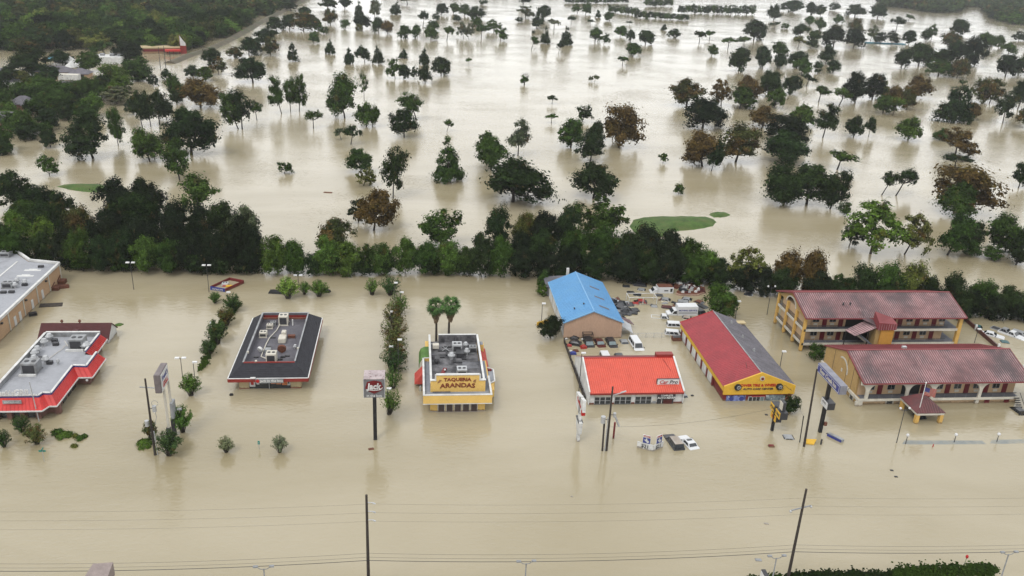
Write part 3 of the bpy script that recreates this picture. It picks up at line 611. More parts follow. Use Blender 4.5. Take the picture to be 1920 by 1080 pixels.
# ------------------------------------------------------------------ blue roofed warehouse
def bluehouse():
    r = thing('blue_roof_warehouse', (34.4,158,0), 'metal warehouse with sky blue gabled roof and blank peach front gable', 'building')
    x0,x1,xa,y0,y1 = 28.75,40.2,34.3,148.6,168.9; ze,za = 3.6,5.95
    MB().box(x0+.1,x1-.1,y0+.25,y1-.2,-2,3.45).build('wall', M['white'], r)
    f = MB(); f.ext([(x0,y0,-2),(x1,y0,-2),(x1,y0,3.5),(xa,y0,5.82),(x0,y0,3.5)],(0,.2,0)); f.build('gable_wall', M['peach'], r)
    g = MB()
    for i in range(1,22):
        x = x0+i*(x1-x0)/22; zt = 3.5+(5.82-3.5)*(1-abs(x-xa)/(xa-x0 if x<xa else x1-xa)); g.box(x-.02,x+.02,y0-.02,y0-.003,-1,zt-.12)
    tag(g.build('siding_rib', M['peach'], r), kind='stuff')
    a = MB(); a.slab([(x0-.2,y0-.3,ze-.08),(xa,y0-.3,za),(xa,y1+.2,za),(x0-.2,y1+.2,ze-.08)],.1); ra = a.build('roof_slope', M['blue'], r)
    b = MB(); b.slab([(xa,y0-.3,za),(x1+.2,y0-.3,ze-.08),(x1+.2,y1+.2,ze-.08),(xa,y1+.2,za)],.1); rb_ = b.build('roof_slope', M['blue'], r)
    ribs(ra,(x0-.2,y0-.3,ze-.08),(x0-.2,y1+.2,ze-.08),(xa,y1+.2,za),(xa,y0-.3,za),36,M['blue'],.06,.04)
    ribs(rb_,(x1+.2,y0-.3,ze-.08),(x1+.2,y1+.2,ze-.08),(xa,y1+.2,za),(xa,y0-.3,za),36,M['blue'],.06,.04)
    MB().beam((xa,y0-.35,za+.03),(xa,y1+.25,za+.03),.22,.06).build('ridge_cap', M['bluerib'], r)
    ep = MB(); ep.beam((x0-.2,y0-.35,ze-.14),(xa,y0-.35,za-.06),.12,.22); ep.beam((x1+.2,y0-.35,ze-.14),(xa,y0-.35,za-.06),.12,.22); ep.beam((x0-.25,y0-.3,ze-.14),(x0-.25,y1+.2,ze-.14),.12,.2); ep.build('roof_trim', M['bluerib'], r)
    for y in (162.6,157.4,152.6):
        t0 = .32; t1 = .66
        P = lambda t,dy: Vector((xa+(x1+.2-xa)*t,y+dy,za+(ze-.08-za)*t+.04))
        s = MB(); s.slab([P(t0,-.4),P(t1,-.4),P(t1,.4),P(t0,.4)],.03); s.build('skylight', mat('grimy_skylight',(.09,.10,.13),.4) if y>160 else bpy.data.materials['grimy_skylight'], r)
    for x,y in ((31.2,152.1),(33.1,152.6)): vent(r,x,y,za-(xa-x)*.41,.15,.35,'dark')
    s = MB()
    for y in (153.7,158.8,164): s.box(x0-.03,x0+.09,y-.05,y+.05,-1,3.4)
    s.build('wall_rib', M['offwhite'], r)
    # lean-to at the back
    s = thing('lean_to_shed', (31,171.5,0), 'small shed with patched grey roof behind the blue warehouse', 'shed')
    MB().box(28.6,33,169.6,174,-1,2.2).build('wall', M['grey'], s); MB().slab([(28.2,169.2,2.3),(33.4,169.2,2.6),(33.4,174.4,3.0),(28.2,174.4,2.7)],.1).build('roof', M['bitumen'], s)
    MB().box(32.6,33.15,170.2,170.7,-1,6.2).build('flue', M['white'], s)
    s = MB(); s.slab([(24.5,153.0,1.15),(27.4,154.2,.75),(27.4,154.9,.75),(24.5,153.8,1.15)],.08)
    o = thing('yellow_barrier', (26,154,0), 'yellow board barrier sticking out of the water beside the round dark tree', 'barrier')
    MB().ext([(24.3,154.6,-.6),(27.6,156.4,-.6),(27.6,156.4,.75),(24.3,154.6,.75)],(.1,-.2,0)).build('board', M['yellow'], o)
    MB().box(26.9,27.6,153.4,154.6,-.5,.5).build('post', M['bluesign'], o)
bluehouse()

# ------------------------------------------------------------------ auto repair with orange-red roof
def carpro():
    r = thing('auto_repair_shop', (37,129,0), 'white auto repair shop with orange-red ribbed roof and three garage doors', 'building')
    x0,x1,y0,yr,yb = 28.95,45.0,123.2,130.4,136.5; ze,zr = 2.35,5.0
    MB().box(x0,x1,y0,yb-.2,-2,1.84).build('wall', M['white'], r)
    for x in (x0-.12,x1-.02):
        MB().ext([(x,y0-.25,-2),(x,yb,-2),(x,yb,2.1),(x,yr,zr+.12),(x,y0-.25,ze+.1)],(.14,0,0)).build('side_wall', M['white'], r)
    tr = MB(); tr.beam((x0-.05,y0-.3,ze+.18),(x0-.05,yr,zr+.2),.24,.1); tr.beam((x0-.05,yb,2.2),(x0-.05,yr,zr+.2),.24,.1); tr.beam((x1+.05,y0-.3,ze+.18),(x1+.05,yr,zr+.2),.3,.12); tr.build('verge_trim', M['white'], r)
    a = MB(); A,B,C,D = (x0+.03,y0-.45,ze),(x1-.03,y0-.45,ze),(x1-.03,yr,zr),(x0+.03,yr,zr); a.slab([A,B,C,D],.12); ra = a.build('roof_slope', M['orangeroof'], r)
    ribs(ra,A,B,C,D,44,M['orangerib'],.07,.06)
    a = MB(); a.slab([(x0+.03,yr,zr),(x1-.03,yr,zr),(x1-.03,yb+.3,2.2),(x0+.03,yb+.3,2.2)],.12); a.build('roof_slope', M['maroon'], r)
    MB().beam((x0,yr,zr+.06),(x1,yr,zr+.06),.2,.08).build('ridge_cap', M['signred'], r)
    MB().beam((x0,y0-.5,ze-.14),(x1,y0-.5,ze-.14),.14,.28).build('fascia', M['redfascia'], r)
    MB().box(42.0,45.0,130.55,131.7,4.2,5.5).build('roof_hatch', M['redfascia'], r)
    # doors
    for xa,xb in ((29.85,32.65),(33.3,36.15),(36.8,39.65)):
        d = MB().box(xa,xb,y0-.05,y0-.003,-.6,1.84).build('garage_door', M['galv'], r)
        MB().box(xa,xb,y0-.11,y0-.06,1.45,1.84).build('lintel_panel', M['offwhite'], d)
        for i in range(3):
            for k in range(2):
                w = (xb-xa)/3; px = xa+i*w; z = .1+k*.66
                MB().box(px+.08,px+w-.08,y0-.09,y0-.053,z+.04,z+.6).build('pane', M['glass'], d)
        MB().box(xa,xb,y0-.1,y0-.053,-.3,.08).build('bottom_panel', M['dark'], d)
    rb = MB()
    for a_,b_ in ((28.9,29.8),(32.7,33.25),(36.2,36.75),(43.5,44.98)): rb.box(a_,b_,y0-.07,y0-.003,-.6,.32)
    rb.build('base_band', M['maroon'], r)
    e = MB().box(40.6,43.45,y0-.12,y0-.003,-.6,1.7).build('entrance', M['dark'], r)
    s = MB().box(40.55,43.6,y0-.45,y0-.3,1.05,2.0).build('sign_board', M['dark'], r)
    t = MB(); text_mb(t, "COMPLETE", .42, facing_y(42.1,y0-.46,1.76), bold=.01, depth=.03); text_mb(t, "AUTO REPAIR", .5, facing_y(42.1,y0-.46,1.32), bold=.012, depth=.03); t.build('lettering', M['white'], s)
    MB().box(41.35,41.45,y0-.2,y0-.12,-.5,1.0).box(40.6,41.4,y0-.2,y0-.12,.93,1.0).build('door_frame', M['white'], e)
    MB().box(41.7,43.2,y0-.16,y0-.121,0,.95).build('door', M['maroonc'], e)
    for z in (.25,.75): MB().box(39.85,40.45,y0-.06,y0-.004,z-.2,z+.2).build('poster', M['offwhite'] if z>.5 else M['grey'], r)
    # roof sign
    s = MB().box(40.65,44.55,124.5,124.75,2.6,3.95).build('roof_sign', M['dark'], r)
    MB().box(40.75,44.5,124.4,124.498,2.68,3.87).build('sign_face', M['white'], s)
    t = MB(); text_mb(t, "Car", .95, facing_y(41.75,124.39,3.4), bold=.012, depth=.03, sx=1.0, shear=.25); t.build('lettering', M['signred'], s)
    t = MB(); text_mb(t, "Pro", .95, facing_y(43.5,124.39,3.4), bold=.012, depth=.03, sx=1.05, shear=.25); t.build('lettering', M['dark'], s)
    t = MB(); t.box(41,44.2,124.36,124.399,2.78,2.98); t.build('sign_stripe', M['signred'], s)
    MB().beam((43.9,127.2,3.9),(43.0,129.9,4.95),.06,.04).build('roof_cable', M['maroon'], r)
    # fence on the left of the lot
    f = thing('timber_fence', (28.4,136,0), 'dark timber fence running from the blue warehouse to the repair shop', 'fence')
    for i in range(9):
        y = 146.8-i*2.45; x = 28.62-(146.8-y)*.004
        MB().box(x-.06,x+.06,y-2.42,y-.03,-.6,.75).build('panel', M['wood'], f); MB().box(x-.1,x+.1,y-.03,y+.09,-.6,.95).build('post', M['wood'], f)
carpro()
def carpro_sign():
    r = thing('pole_sign', (25.2,112.3,0), 'tall white repair shop pole sign with slanted panels', 'sign')
    MB().box(25.0,25.4,111.9,112.25,-3,8.0).box(25.0,25.4,112.5,112.8,-3,7.5).build('pole', M['white'], r)
    b = MB(); b.ext([(25.0,115.4,6.9),(25.0,110.1,8.3),(25.0,110.0,6.3),(25.0,112.4,4.7),(25.0,114.9,5.0)],(.5,0,0)); b.build('cabinet', M['white'], r)
    t = MB(); text_mb(t, "CarPro", 1.0, facing_nx(24.98,112.6,6.6), bold=.03, depth=.03); t.build('lettering', M['signred'], r)
    b = MB(); b.ext([(24.95,113.9,3.6),(24.95,111.0,3.8),(24.95,111.2,1.8),(24.95,112.2,1.3),(24.95,113.6,2.2)],(.5,0,0)); b.build('lower_panel', M['white'], r)
    MB().box(24.93,25.5,110.1,110.6,5.7,6.5).build('red_panel', M['signred'], r)
    MB().box(24.85,25.6,111.4,113.6,3.62,3.75).build('panel_top', M['dark'], r)
carpro_sign()

# ------------------------------------------------------------------ tyre shop
def power():
    r = thing('tyre_shop', (58.5,136,0), 'long tyre shop with yellow front gable and half crimson, half grey roof', 'building')
    x0,x1,xa,y0,y1 = 52.25,64.7,58.5,123.7,149.3; ze,za = 2.95,5.35
    MB().box(x0+.15,x1-.15,y0+.05,y1-.1,-2,2.8).build('wall', M['maroon'], r)
    MB().ext([(x0-.1,y0-.25,1.35),(x1+.1,y0-.25,1.35),(x1+.1,y0-.25,2.95),(xa,y0-.25,5.5),(x0-.1,y0-.25,2.95)],(0,.28,0)).build('front_gable', M['yellow'], r)
    MB().box(x0-.15,x0+.02,y0+.04,y1,1.95,2.75).build('side_fascia', M['yellow'], r); MB().box(x1-.02,x1+.15,y0+.04,y1,1.95,2.75).build('side_fascia', M['yellow'], r)
    A = [(x0-.2,y0+.04,ze-.1),(xa,y0+.04,za),(xa,y1+.3,za),(x0-.2,y1+.3,ze-.1)]
    a = MB(); a.slab(A,.1); ra = a.build('roof_slope', M['crimson'], r); ribs(ra,A[0],A[3],A[2],A[1],50,M['crimson'],.05,.035)
    B = [(xa,y0+.04,za),(x1+.2,y0+.04,ze-.1),(x1+.2,y1+.3,ze-.1),(xa,y1+.3,za)]
    b = MB(); b.slab(B,.1); rb_ = b.build('roof_slope', M['slate'], r); ribs(rb_,B[1],B[2],B[3],B[0],24,M['slate'],.05,.035)
    MB().beam((xa,y0,za+.04),(xa,y1+.3,za+.04),.2,.06).build('ridge_cap', M['grey'], r)
    MB().beam((x0-.2,y1+.32,ze-.15),(xa,y1+.32,za-.05),.1,.25).build('rear_trim', M['signred'], r)
    MB().box(61.5,64.8,147.6,148.9,3.3,3.55).build('roof_board', M['cream'], r)
    dm = MB().box(x0-.09,x0+.1,-1.05,1.05,-1,1.93).mesh('d', M['white'])
    for y in (146.6,143.4,140.2,137.1,133.9,130.8): inst('roller_door', dm, r, (0,y,0))
    pm = MB().box(x0-.14,x0+.1,-.22,.22,-1,1.93).mesh('d', M['maroon'])
    for y in (148.2,145,141.8,138.65,135.5,132.35,129.2): inst('pier', pm, r, (0,y,0))
    for t,y in ((.35,145.8),(.4,139.5),(.42,133.8)): MB().hexa([(xa+2.2,y-.3,4.3),(xa+2.8,y-.3,4.1),(xa+2.8,y+.3,4.1),(xa+2.2,y+.3,4.3)],[(xa+2.4,y-.15,4.9),(xa+2.6,y-.15,4.9),(xa+2.6,y+.15,4.9),(xa+2.4,y+.15,4.9)]).build('roof_vent', M['grey'], r)
    MB().beam((57.0,126.5,4.7),(57.1,127.6,5.3),.08).build('roof_pole', M['maroonc'], r)
    # gable ornaments
    v = MB(); v.tube((58.6,y0-.4,4.45),(58.6,y0-.26,4.45),.42,n=16); v.build('gable_vent', M['offwhite'], r); v = MB(); v.tube((58.62,y0-.44,4.42),(58.62,y0-.405,4.42),.26,n=14); v.build('vent_opening', M['maroon'], r)
    for x in (54.5,61.85):
        v = MB(); v.tube((x,y0-.55,2.85),(x,y0-.3,2.85),.6,n=20); w = v.build('tyre_emblem', M['tyre'], r)
        v = MB(); v.tube((x+.1,y0-.6,2.85),(x+.1,y0-.553,2.85),.34,n=16); v.build('rim', M['galv'], w)
        v = MB()
        for k in range(5): v.beam((x+.1,y0-.63,2.85),(x+.1+.3*math.cos(k*1.257),y0-.63,2.85+.3*math.sin(k*1.257)),.06,.05)
        v.build('spokes', M['dark'], w)
    t = MB(); text_mb(t, "POWER TIRE & WHEELS", .68, facing_y(58.15,y0-.26,3.1), bold=.02, depth=.05, sx=.97); t.build('lettering', M['signred'], r)
    t = MB(); text_mb(t, "AUTO CARE CENTER", .5, facing_y(58.15,y0-.26,2.4), bold=.012, depth=.05, sx=1.12, shear=.2); t.build('lettering', M['dark'], r)
    for pts in ([(62.4,2.9),(63.0,3.0),(63.4,2.6),(64.1,2.1)],[(62.5,2.0),(62.8,2.6)],[(63.9,2.4),(64.3,1.9)]):
        v = MB(); v.path([Vector((x,y0-.28,z)) for x,z in pts],.025,5); v.build('dangling_cable', M['dark'], r)
    # front
    pb = mat('blue_tyre_posters', (.16,.2,.42), .4, var=.7, sc=1.8, fine=.3, dirt=(.6,.62,.7), dsc=1.4, dlo=.55, dhi=.62)
    pg = mat('grey_glass_posters', (.16,.2,.22), .35, var=.6, sc=1.5, fine=.4, dirt=(.55,.6,.6), dsc=1.5, dlo=.55, dhi=.6)
    s = MB().box(52.9,56.3,y0-.06,y0+.04,-.1,1.05).build('poster', pb, r)
    for x,rr in ((53.8,.4),(55.6,.42)): v = MB(); v.tube((x,y0-.1,.45),(x,y0-.061,.45),rr,n=14); v.build('poster_print', M['bluesign'], s)
    s = MB().box(56.8,59.7,y0-.06,y0+.04,-.6,.8).build('shopfront', M['galv'], r)
    for i in range(4): MB().box(56.95+i*.68,57.5+i*.68,y0-.1,y0-.061,-.4,.7).build('pane', M['glass'] if i<3 else M['paleglass'], s)
    MB().beam((57.4,y0-.1,.85),(59.8,y0-.1,.92),.05,.1).build('shopfront_trim', M['signred'], r)
    MB().box(59.9,63.4,y0-.06,y0+.04,-.2,1.1).build('poster', pg, r)
    MB().box(52.2,64.75,y0-.1,y0+.045,1.15,1.345).build('soffit_band', M['redfascia'], r)
    # yellow pole sign
    s = thing('yellow_pole_sign', (57.2,114,0), 'yellow tyre shop pole sign of stacked slanted panels', 'sign')
    MB().box(57.1,57.5,113.9,114.3,-3,4.5).build('pole', M['black'], s)
    c = MB().box(57.25,58.5,112.1,115.95,3.15,4.35).build('cabinet', M['dark'], s); MB().box(57.16,57.246,112.15,115.9,3.2,4.3).build('sign_face', M['yellow'], c)
    t = MB(); text_mb(t, "POWER TIRE", .62, facing_nx(57.155,114.0,3.77), bold=.02, depth=.02); t.build('lettering', M['dark'], c)
    c = MB().box(57.25,58.2,113.3,115.3,1.95,3.0).build('cabinet', M['dark'], s); MB().box(57.16,57.246,113.3,115.3,1.98,2.97).build('sign_face', M['yellow'], c)
    t = MB(); text_mb(t, "TIRES", .5, facing_nx(57.155,114.3,2.5), bold=.015, depth=.02); t.build('lettering', M['signred'], c)
    c = MB().box(57.6,58.1,112.4,113.6,4.5,6.0).build('cabinet', M['dark'], s); MB().box(57.5,57.596,112.5,113.5,4.6,5.9).build('sign_face', M['offwhite'], c)
    # chain link fence behind the repair shop
    f = thing('chain_link_fence', (46,148.7,0), 'sagging chain link fence between the white van and the tyre shop', 'fence')
    for i in range(6): MB().tube((42+i*1.6,148.7,-.5),(42+i*1.6,148.7,1.0),.04,n=6).build('post', M['galv'], f)
    m = MB(); m.tube((42,148.7,1.0),(50,148.7,1.0),.035,n=6); m.build('top_rail', M['galv'], f)
    m = MB()
    for i in range(24):
        x = 42+i*.33; m.beam((x,148.7,0),(min(x+1,50),148.7,1),.012); m.beam((min(x+1,50),148.7,0),(x,148.7,1),.012)
    tag(m.build('wire_mesh', M['galv'], f), kind='stuff')
    s = thing('skip_container', (51.2,147.6,0), 'rusty waste container beside the tyre shop corner', 'container')
    MB().box(50.2,52.0,147.0,148.2,-.5,.7).build('body', M['rust'], s); MB().box(50.3,51.9,147.1,148.1,.704,.76).build('lid', M['dark'], s)
power()
def small_signs():
    s = thing('folding_price_sign', (36,109,0), 'white V-shaped price sign with Texas panels standing in the water', 'sign')
    for k,(a,b) in enumerate((((34.0,110.0),(36.2,108.8)),((36.3,108.8),(38.1,109.9)))):
        a = Vector((*a,0)); b = Vector((*b,0)); d = (b-a).normalized(); n = Vector((d.y,-d.x,0))
        L = (b-a).length
        def pl(cz, off=0, c=None): c = (a+b)/2 if c is None else c; return lambda u,v,w: tuple(c+d*u+n*(w+off)+Vector((0,0,cz+v)))
        m = MB(); m.ext([a+Vector((0,0,-.2)),b+Vector((0,0,-.2)),b+Vector((0,0,1.1)),a+Vector((0,0,1.1))], -n*.08); bd = m.build('board', M['white'], s)
        t = MB(); text_mb(t, "$21", .8, pl(.55,.01), bold=.02, depth=.02); t.build('lettering', M['dark'], bd)
        c = a.lerp(b,.55 if k==0 else .5)
        m = MB(); m.ext([c-d*.62+Vector((0,0,1.1)),c+d*.62+Vector((0,0,1.1)),c+d*.62+Vector((0,0,2.55)),c-d*.62+Vector((0,0,2.55))], -n*.08); u = m.build('upper_panel', M['white'], s)
        m = MB(); m.ext([c-d*.56+n*.01+Vector((0,0,1.15)),c+d*.56+n*.01+Vector((0,0,1.15)),c+d*.56+n*.01+Vector((0,0,2.1)),c-d*.56+n*.01+Vector((0,0,2.1))], n*.01); m.build('blue_field', M['bluesign'], u)
        tx = [(-.12,.4),(.08,.4),(.08,.12),(.38,.05),(.4,-.2),(.12,-.42),(-.02,-.2),(-.2,-.12),(-.4,.12),(-.12,.14)]
        m = MB(); m.ext([c+d*x+n*.025+Vector((0,0,1.62+y)) for x,y in tx], n*.01); m.build('state_outline', M['white'], u)
        t = MB(); text_mb(t, "STATE", .36, pl(2.32,.01,c), bold=.01, depth=.02); t.build('lettering', M['signred'], u)
    # grill pylon
    s = thing('grill_pylon_sign', (-36,115,0), 'two-pole grill sign cabinet with rounded grey frame', 'sign')
    for y in (113.6,116.0): MB().box(-36.15,-35.85,y-.13,y+.13,-3,9.3).build('pole', M['offwhite'], s); MB().box(-36.3,-35.7,y-.2,y+.2,-3,2.8).build('pole_sleeve', M['dark'], s)
    c = MB().box(-36.95,-36.05,112.7,116.7,9.0,11.9).build('cabinet', mat('grey_brown_cabinet',(.2,.17,.17),.6), s, bevel=.05)
    MB().box(-36.04,-35.98,112.9,116.5,9.15,11.75).build('sign_face', M['white'], c)
    t = MB(); text_mb(t, "Frank's", 1.05, facing_px(-35.97,114.7,11.0), bold=.02, depth=.02); t.build('lettering', M['bluesign'], c)
    t = MB(); text_mb(t, "GRILL", 1.15, facing_px(-35.97,114.7,9.9), bold=.02, depth=.02, sx=.9); t.build('lettering', M['signred'], c)
    c = MB().box(-36.0,-35.6,115.3,116.8,3.2,5.8).build('reader_board', M['grey'], s)
    # motel sign
    s = thing('motel_pylon_sign', (65.1,113.4,0), 'long blue motel sign on a black pole', 'sign')
    MB().box(64.85,65.35,113.15,113.65,-3,9.5).build('pole', M['black'], s)
    c = MB().box(64.75,65.9,109.6,117.4,9.0,10.5).build('cabinet', mat('grey_sign_cabinet',(.25,.25,.29),.5), s)
    f = MB().box(64.68,64.748,109.65,117.35,9.05,10.45).build('sign_face', M['bluesign'], c)
    b = MB()
    for z in (9.14,10.3): b.box(64.65,64.679,109.75,117.25,z,z+.06)
    for y in (109.75,117.2): b.box(64.65,64.679,y,y+.06,9.2,10.3)
    b.build('border', M['white'], c)
    t = MB(); text_mb(t, "Bear Creek Inn", 1.0, facing_nx(64.67,113.5,9.74), bold=.02, depth=.03, sx=.92); t.build('lettering', M['signcream'], c)
    c = MB().box(64.7,65.9,111.9,114.2,4.9,6.1).build('lower_cabinet', M['dark'], s); MB().box(64.62,64.698,112.0,114.1,4.95,6.05).build('sign_face', M['white'], c)
    t = MB(); text_mb(t, "POOL", .45, facing_nx(64.61,113.05,5.7), bold=.01, depth=.02); t.build('lettering', M['dark'], c)
    MB().box(65.36,65.8,112.9,113.3,1.4,2.0).build('meter_box', M['rust'], s)
    # street sign
    p = at(83,865); s = thing('street_name_sign', p, 'small teal street name sign on a thin post', 'sign')
    MB().tube((p.x,p.y,-1),(p.x,p.y,1.9),.04,n=6).build('post', M['galv'], s); MB().box(p.x-.5,p.x+.45,p.y-.02,p.y+.02,1.6,1.85).box(p.x-.02,p.x+.02,p.y-.5,p.y+.45,1.86,2.1).build('name_blade', M['tealsign'], s)
    p = at(486,842); s = thing('street_name_sign', p, 'small green post sign between the two lone crape myrtles', 'sign')
    MB().tube((p.x,p.y,-1),(p.x,p.y,1.2),.04,n=6).build('post', M['galv'], s); MB().box(p.x-.15,p.x+.15,p.y-.02,p.y+.02,.8,1.4).build('name_blade', M['tealsign'], s)
small_signs()
# ------------------------------------------------------------------ motels
RAILM = {}
def railing(root, a, b, z, name='railing'):
    """one bay of balcony railing: rails, end posts and bars as one mesh"""
    a = Vector((*a, z)); b = Vector((*b, z)); L = (b-a).length; key = (round(L,1), abs((b-a).x) > abs((b-a).y))
    if key not in RAILM:
        m = MB(); d = (b-a).normalized()
        m.beam(d*0.04+Vector((0,0,.95)), d*(L-.04)+Vector((0,0,.95)), .07, .06); m.beam(d*.04+Vector((0,0,.12)), d*(L-.04)+Vector((0,0,.12)), .04, .04)
        n = int(L/.2)
        for i in range(1,n): p = d*(L*i/n); m.beam(p+Vector((0,0,.12)), p+Vector((0,0,.93)), .03, .03)
        RAILM[key] = m.mesh('railing', M['dark'])
    return inst(name, RAILM[key], root, a)
def room_front(root, xs_door, xs_win, y, z, hd=2.05):
    """doors and windows on a wall facing -Y"""
    dm = bpy.data.meshes.get('motel_door') or MB().box(-.46,.46,-.07,-.003,0,2.05).mesh('motel_door', M['doorred'])
    for x in xs_door: inst('door', dm, root, (x,y,z))
    wm_ = bpy.data.meshes.get('motel_window') or MB().box(-.68,.68,-.06,-.003,.95,1.95).mesh('motel_window', M['grey'])
    pm_ = bpy.data.meshes.get('motel_pane') or MB().box(-.3,.27,-.075,-.062,1.02,1.88).mesh('motel_pane', M['glass'])
    am = bpy.data.meshes.get('motel_ac') or MB().box(-.38,.38,-.1,-.003,.35,.75).mesh('motel_ac', M['offwhite'])
    for x in xs_win:
        w = inst('window', wm_, root, (x,y,z))
        for k in (-.32,.34):
            p = bpy.data.objects.new('pane', pm_); COL.objects.link(p); p.parent = w; p.location = (k,0,0)
        inst('air_conditioner', am, root, (x,y,z))
def arch(cx, w, z0, z1, y, t=.25, n=7):
    """flared column top: pair of quarter arches either side of a pillar, facing -Y"""
    pts = [(cx-w/2,z0),(cx+w/2,z0)]
    for i in range(n+1):
        a = math.pi/2*i/n; pts.append((cx+w/2+1.15*(1-math.cos(a)), z1-1.5+1.5*math.sin(a)))
    for i in range(n,-1,-1):
        a = math.pi/2*i/n; pts.append((cx-w/2-1.15*(1-math.cos(a)), z1-1.5+1.5*math.sin(a)))
    return [(x,y,z) for x,z in pts]
def motel_roof(r, x0, x1, ye, yr, yb, ze, zr, zb, n):
    A = [(x0,ye,ze),(x1,ye,ze),(x1,yr,zr),(x0,yr,zr)]; m = MB(); m.slab(A,.12); a = m.build('roof_slope', M['motelroof'], r)
    ribs(a, *A, n, M['motelrib'], .13, .07)
    B = [(x0,yr,zr),(x1,yr,zr),(x1,yb,zb),(x0,yb,zb)]; m = MB(); m.slab(B,.12); b = m.build('roof_slope', M['motelroof2'], r)
    ribs(b, B[3],B[2],B[1],B[0], n, M['motelroof2'], .1, .06)
    MB().beam((x0-.05,yr,zr+.06),(x1+.05,yr,zr+.06),.35,.06).build('ridge_cap', M['motelroof2'], r)
    f = MB(); f.beam((x0,ye-.05,ze-.12),(x1,ye-.05,ze-.12),.1,.2); f.beam((x0-.05,ye,ze-.1),(x0-.05,yr,zr-.1),.1,.22); f.beam((x0-.05,yb,zb-.1),(x0-.05,yr,zr-.1),.1,.22); f.beam((x1+.05,ye,ze-.1),(x1+.05,yr,zr-.1),.1,.22)
    f.build('roof_trim', M['motelroof2'], r)
def motel_front():
    r = thing('front_motel_wing', (90,128,0), 'front motel wing with weathered red metal roof and cream arched balcony', 'building')
    x0,x1,y0,yw,yb = 75.5,106,121.5,123.0,135.2; zf = 1.25
    MB().box(x0+.4,x1-1,yw,yb,-2,4.6).build('wall', M['peachwall'], r)
    MB().box(x0+.7,x1-1,y0+.35,yw-.003,-2,.9).build('lower_wall', M['peachwall'], r)
    # left gable wall in ochre panels
    g = MB(); g.ext([(x0,y0+.2,-2),(x0,yb,-2),(x0,yb,4.7),(x0,128,7.25),(x0,y0+1.6,4.7),(x0,y0+1.6,1.3),(x0,y0+.2,1.3)],(.35,0,0)); g.build('gable_wall', M['ochre'], r)
    s = MB()
    for y,zt in ((131.8,5.6),(127.0,6.6),(124.7,5.5)): s.box(x0-.02,x0-.003,y-.04,y+.04,1.6,zt)
    s.build('panel_joint', M['bark'], r)
    b = MB(); b.box(x0-.35,x0-.003,y0-.2,yb+.4,1.0,1.45); b.build('belt_course', M['offwhite'], r)
    bm_ = MB().box(x0-.36,x0-.003,-.06,.06,.95,1.5).mesh('b', M['bark'])
    for y in (131.8,127.0,124.7): inst('belt_joint', bm_, r, (0,y,0))
    m = MB()
    for i in range(10):
        a0 = math.radians(-5+i*12.5); a1 = math.radians(-5+(i+1)*12.5)
        m.beam((x0-.06,128.6-2.0*math.cos(a0)+.0,3.4+2.1*math.sin(a0)),(x0-.06,128.6-2.0*math.cos(a1),3.4+2.1*math.sin(a1)),.1,.28)
    m.build('arch_moulding', M['offwhite'], r)
    MB().box(x0-.08,x0-.003,128.35,128.75,2.9,3.5).build('wall_ornament', M['offwhite'], r)
    w = MB().box(x0-.07,x0-.003,123.0,124.4,-.3,.95).build('window', M['offwhite'], r); MB().box(x0-.1,x0-.072,123.25,124.15,-.1,.75).build('pane', M['glass'], w)
    # balcony slab, pillars with flared tops
    MB().box(x0-.1,x1-1,y0-.05,yw,zf-.22,zf).build('balcony_floor', M['floor'], r)
    MB().box(x0-.25,x1-1,y0-.3,y0-.053,zf-.3,zf+.12).build('balcony_edge', M['offwhite'], r)
    for x in (76.7,83.95,88.65,97.4): MB().ext(arch(x,.55,zf+.12,4.1,y0-.28),(0,.3,0)).build('column', M['offwhite'], r)
    MB().box(x0-.15,x1-1,y0-.26,y0+.02,4.102,4.68).build('column_beam', M['offwhite'], r)
    MB().ext([(x0-.3,y0-.28,-2),(x0+.9,y0-.28,-2),(x0+.7,y0-.28,zf-.32),(x0-.6,y0-.28,zf-.32)],(0,.3,0)).build('corner_buttress', M['offwhite'], r)
    for x in (83.5,97.4): MB().box(x-.3,x+.3,y0-.1,y0+.3,-2,zf-.303).build('lower_pillar', M['offwhite'], r)
    for a,b in ((77.0,79.0),(79.0,81.4),(81.4,83.65),(84.25,86.3),(86.3,88.35),(88.95,91),(91,93),(93,95),(95,97.1),(97.7,99.9),(99.9,102.1),(102.1,104.3)): railing(r,(a,y0-.1),(b,y0-.1),zf)
    room_front(r,(79.9,87.9,92.4,95.95,99.6,103.1),(78.2,81.9,90.8,94.2,97.8,101.4),yw,zf)
    MB().box(83.9,87.2,yw-.05,yw-.003,zf,4.4).build('stair_opening', M['black'], r)
    room_front(r,(99.5,103.2),(),y0+.3,-1.35); 
    w = MB().box(80.7,82.2,y0+.27,y0+.347,0,.85).build('window', M['offwhite'], r); MB().box(80.95,81.95,y0+.24,y0+.268,.1,.75).build('pane', M['glass'], w)
    motel_roof(r,x0-.1,x1+.1,120.7,128,135.7,4.72,7.35,4.6,74)
    MB().box(86.6,87.4,129.4,129.9,6.8,7.2).build('roof_vent', M['galv'], r)
    # end canopy on the right
    c = MB(); c.slab([(104.6,118.5,4.2),(112,118.5,4.2),(112,122.5,4.9),(104.6,122.5,4.9)],.15); c.build('end_canopy', M['motelrib'], r)
    MB().box(104.7,105.9,116.6,118.4,-2,4.05).build('end_pillar', M['mustard'], r)
    s = MB()
    for i in range(7): s.box(103.9,104.9,119.2+i*.3,119.45+i*.3,-.5+i*.28,-.42+i*.28)
    s.beam((104.9,119.2,.4),(104.9,121.3,2.2),.06); s.build('stair', M['black'], r)
    # arrival porch
    p = thing('arrival_porch', (84.8,117.3,0), 'small hipped red porch on square pillars below the front motel wing', 'porch')
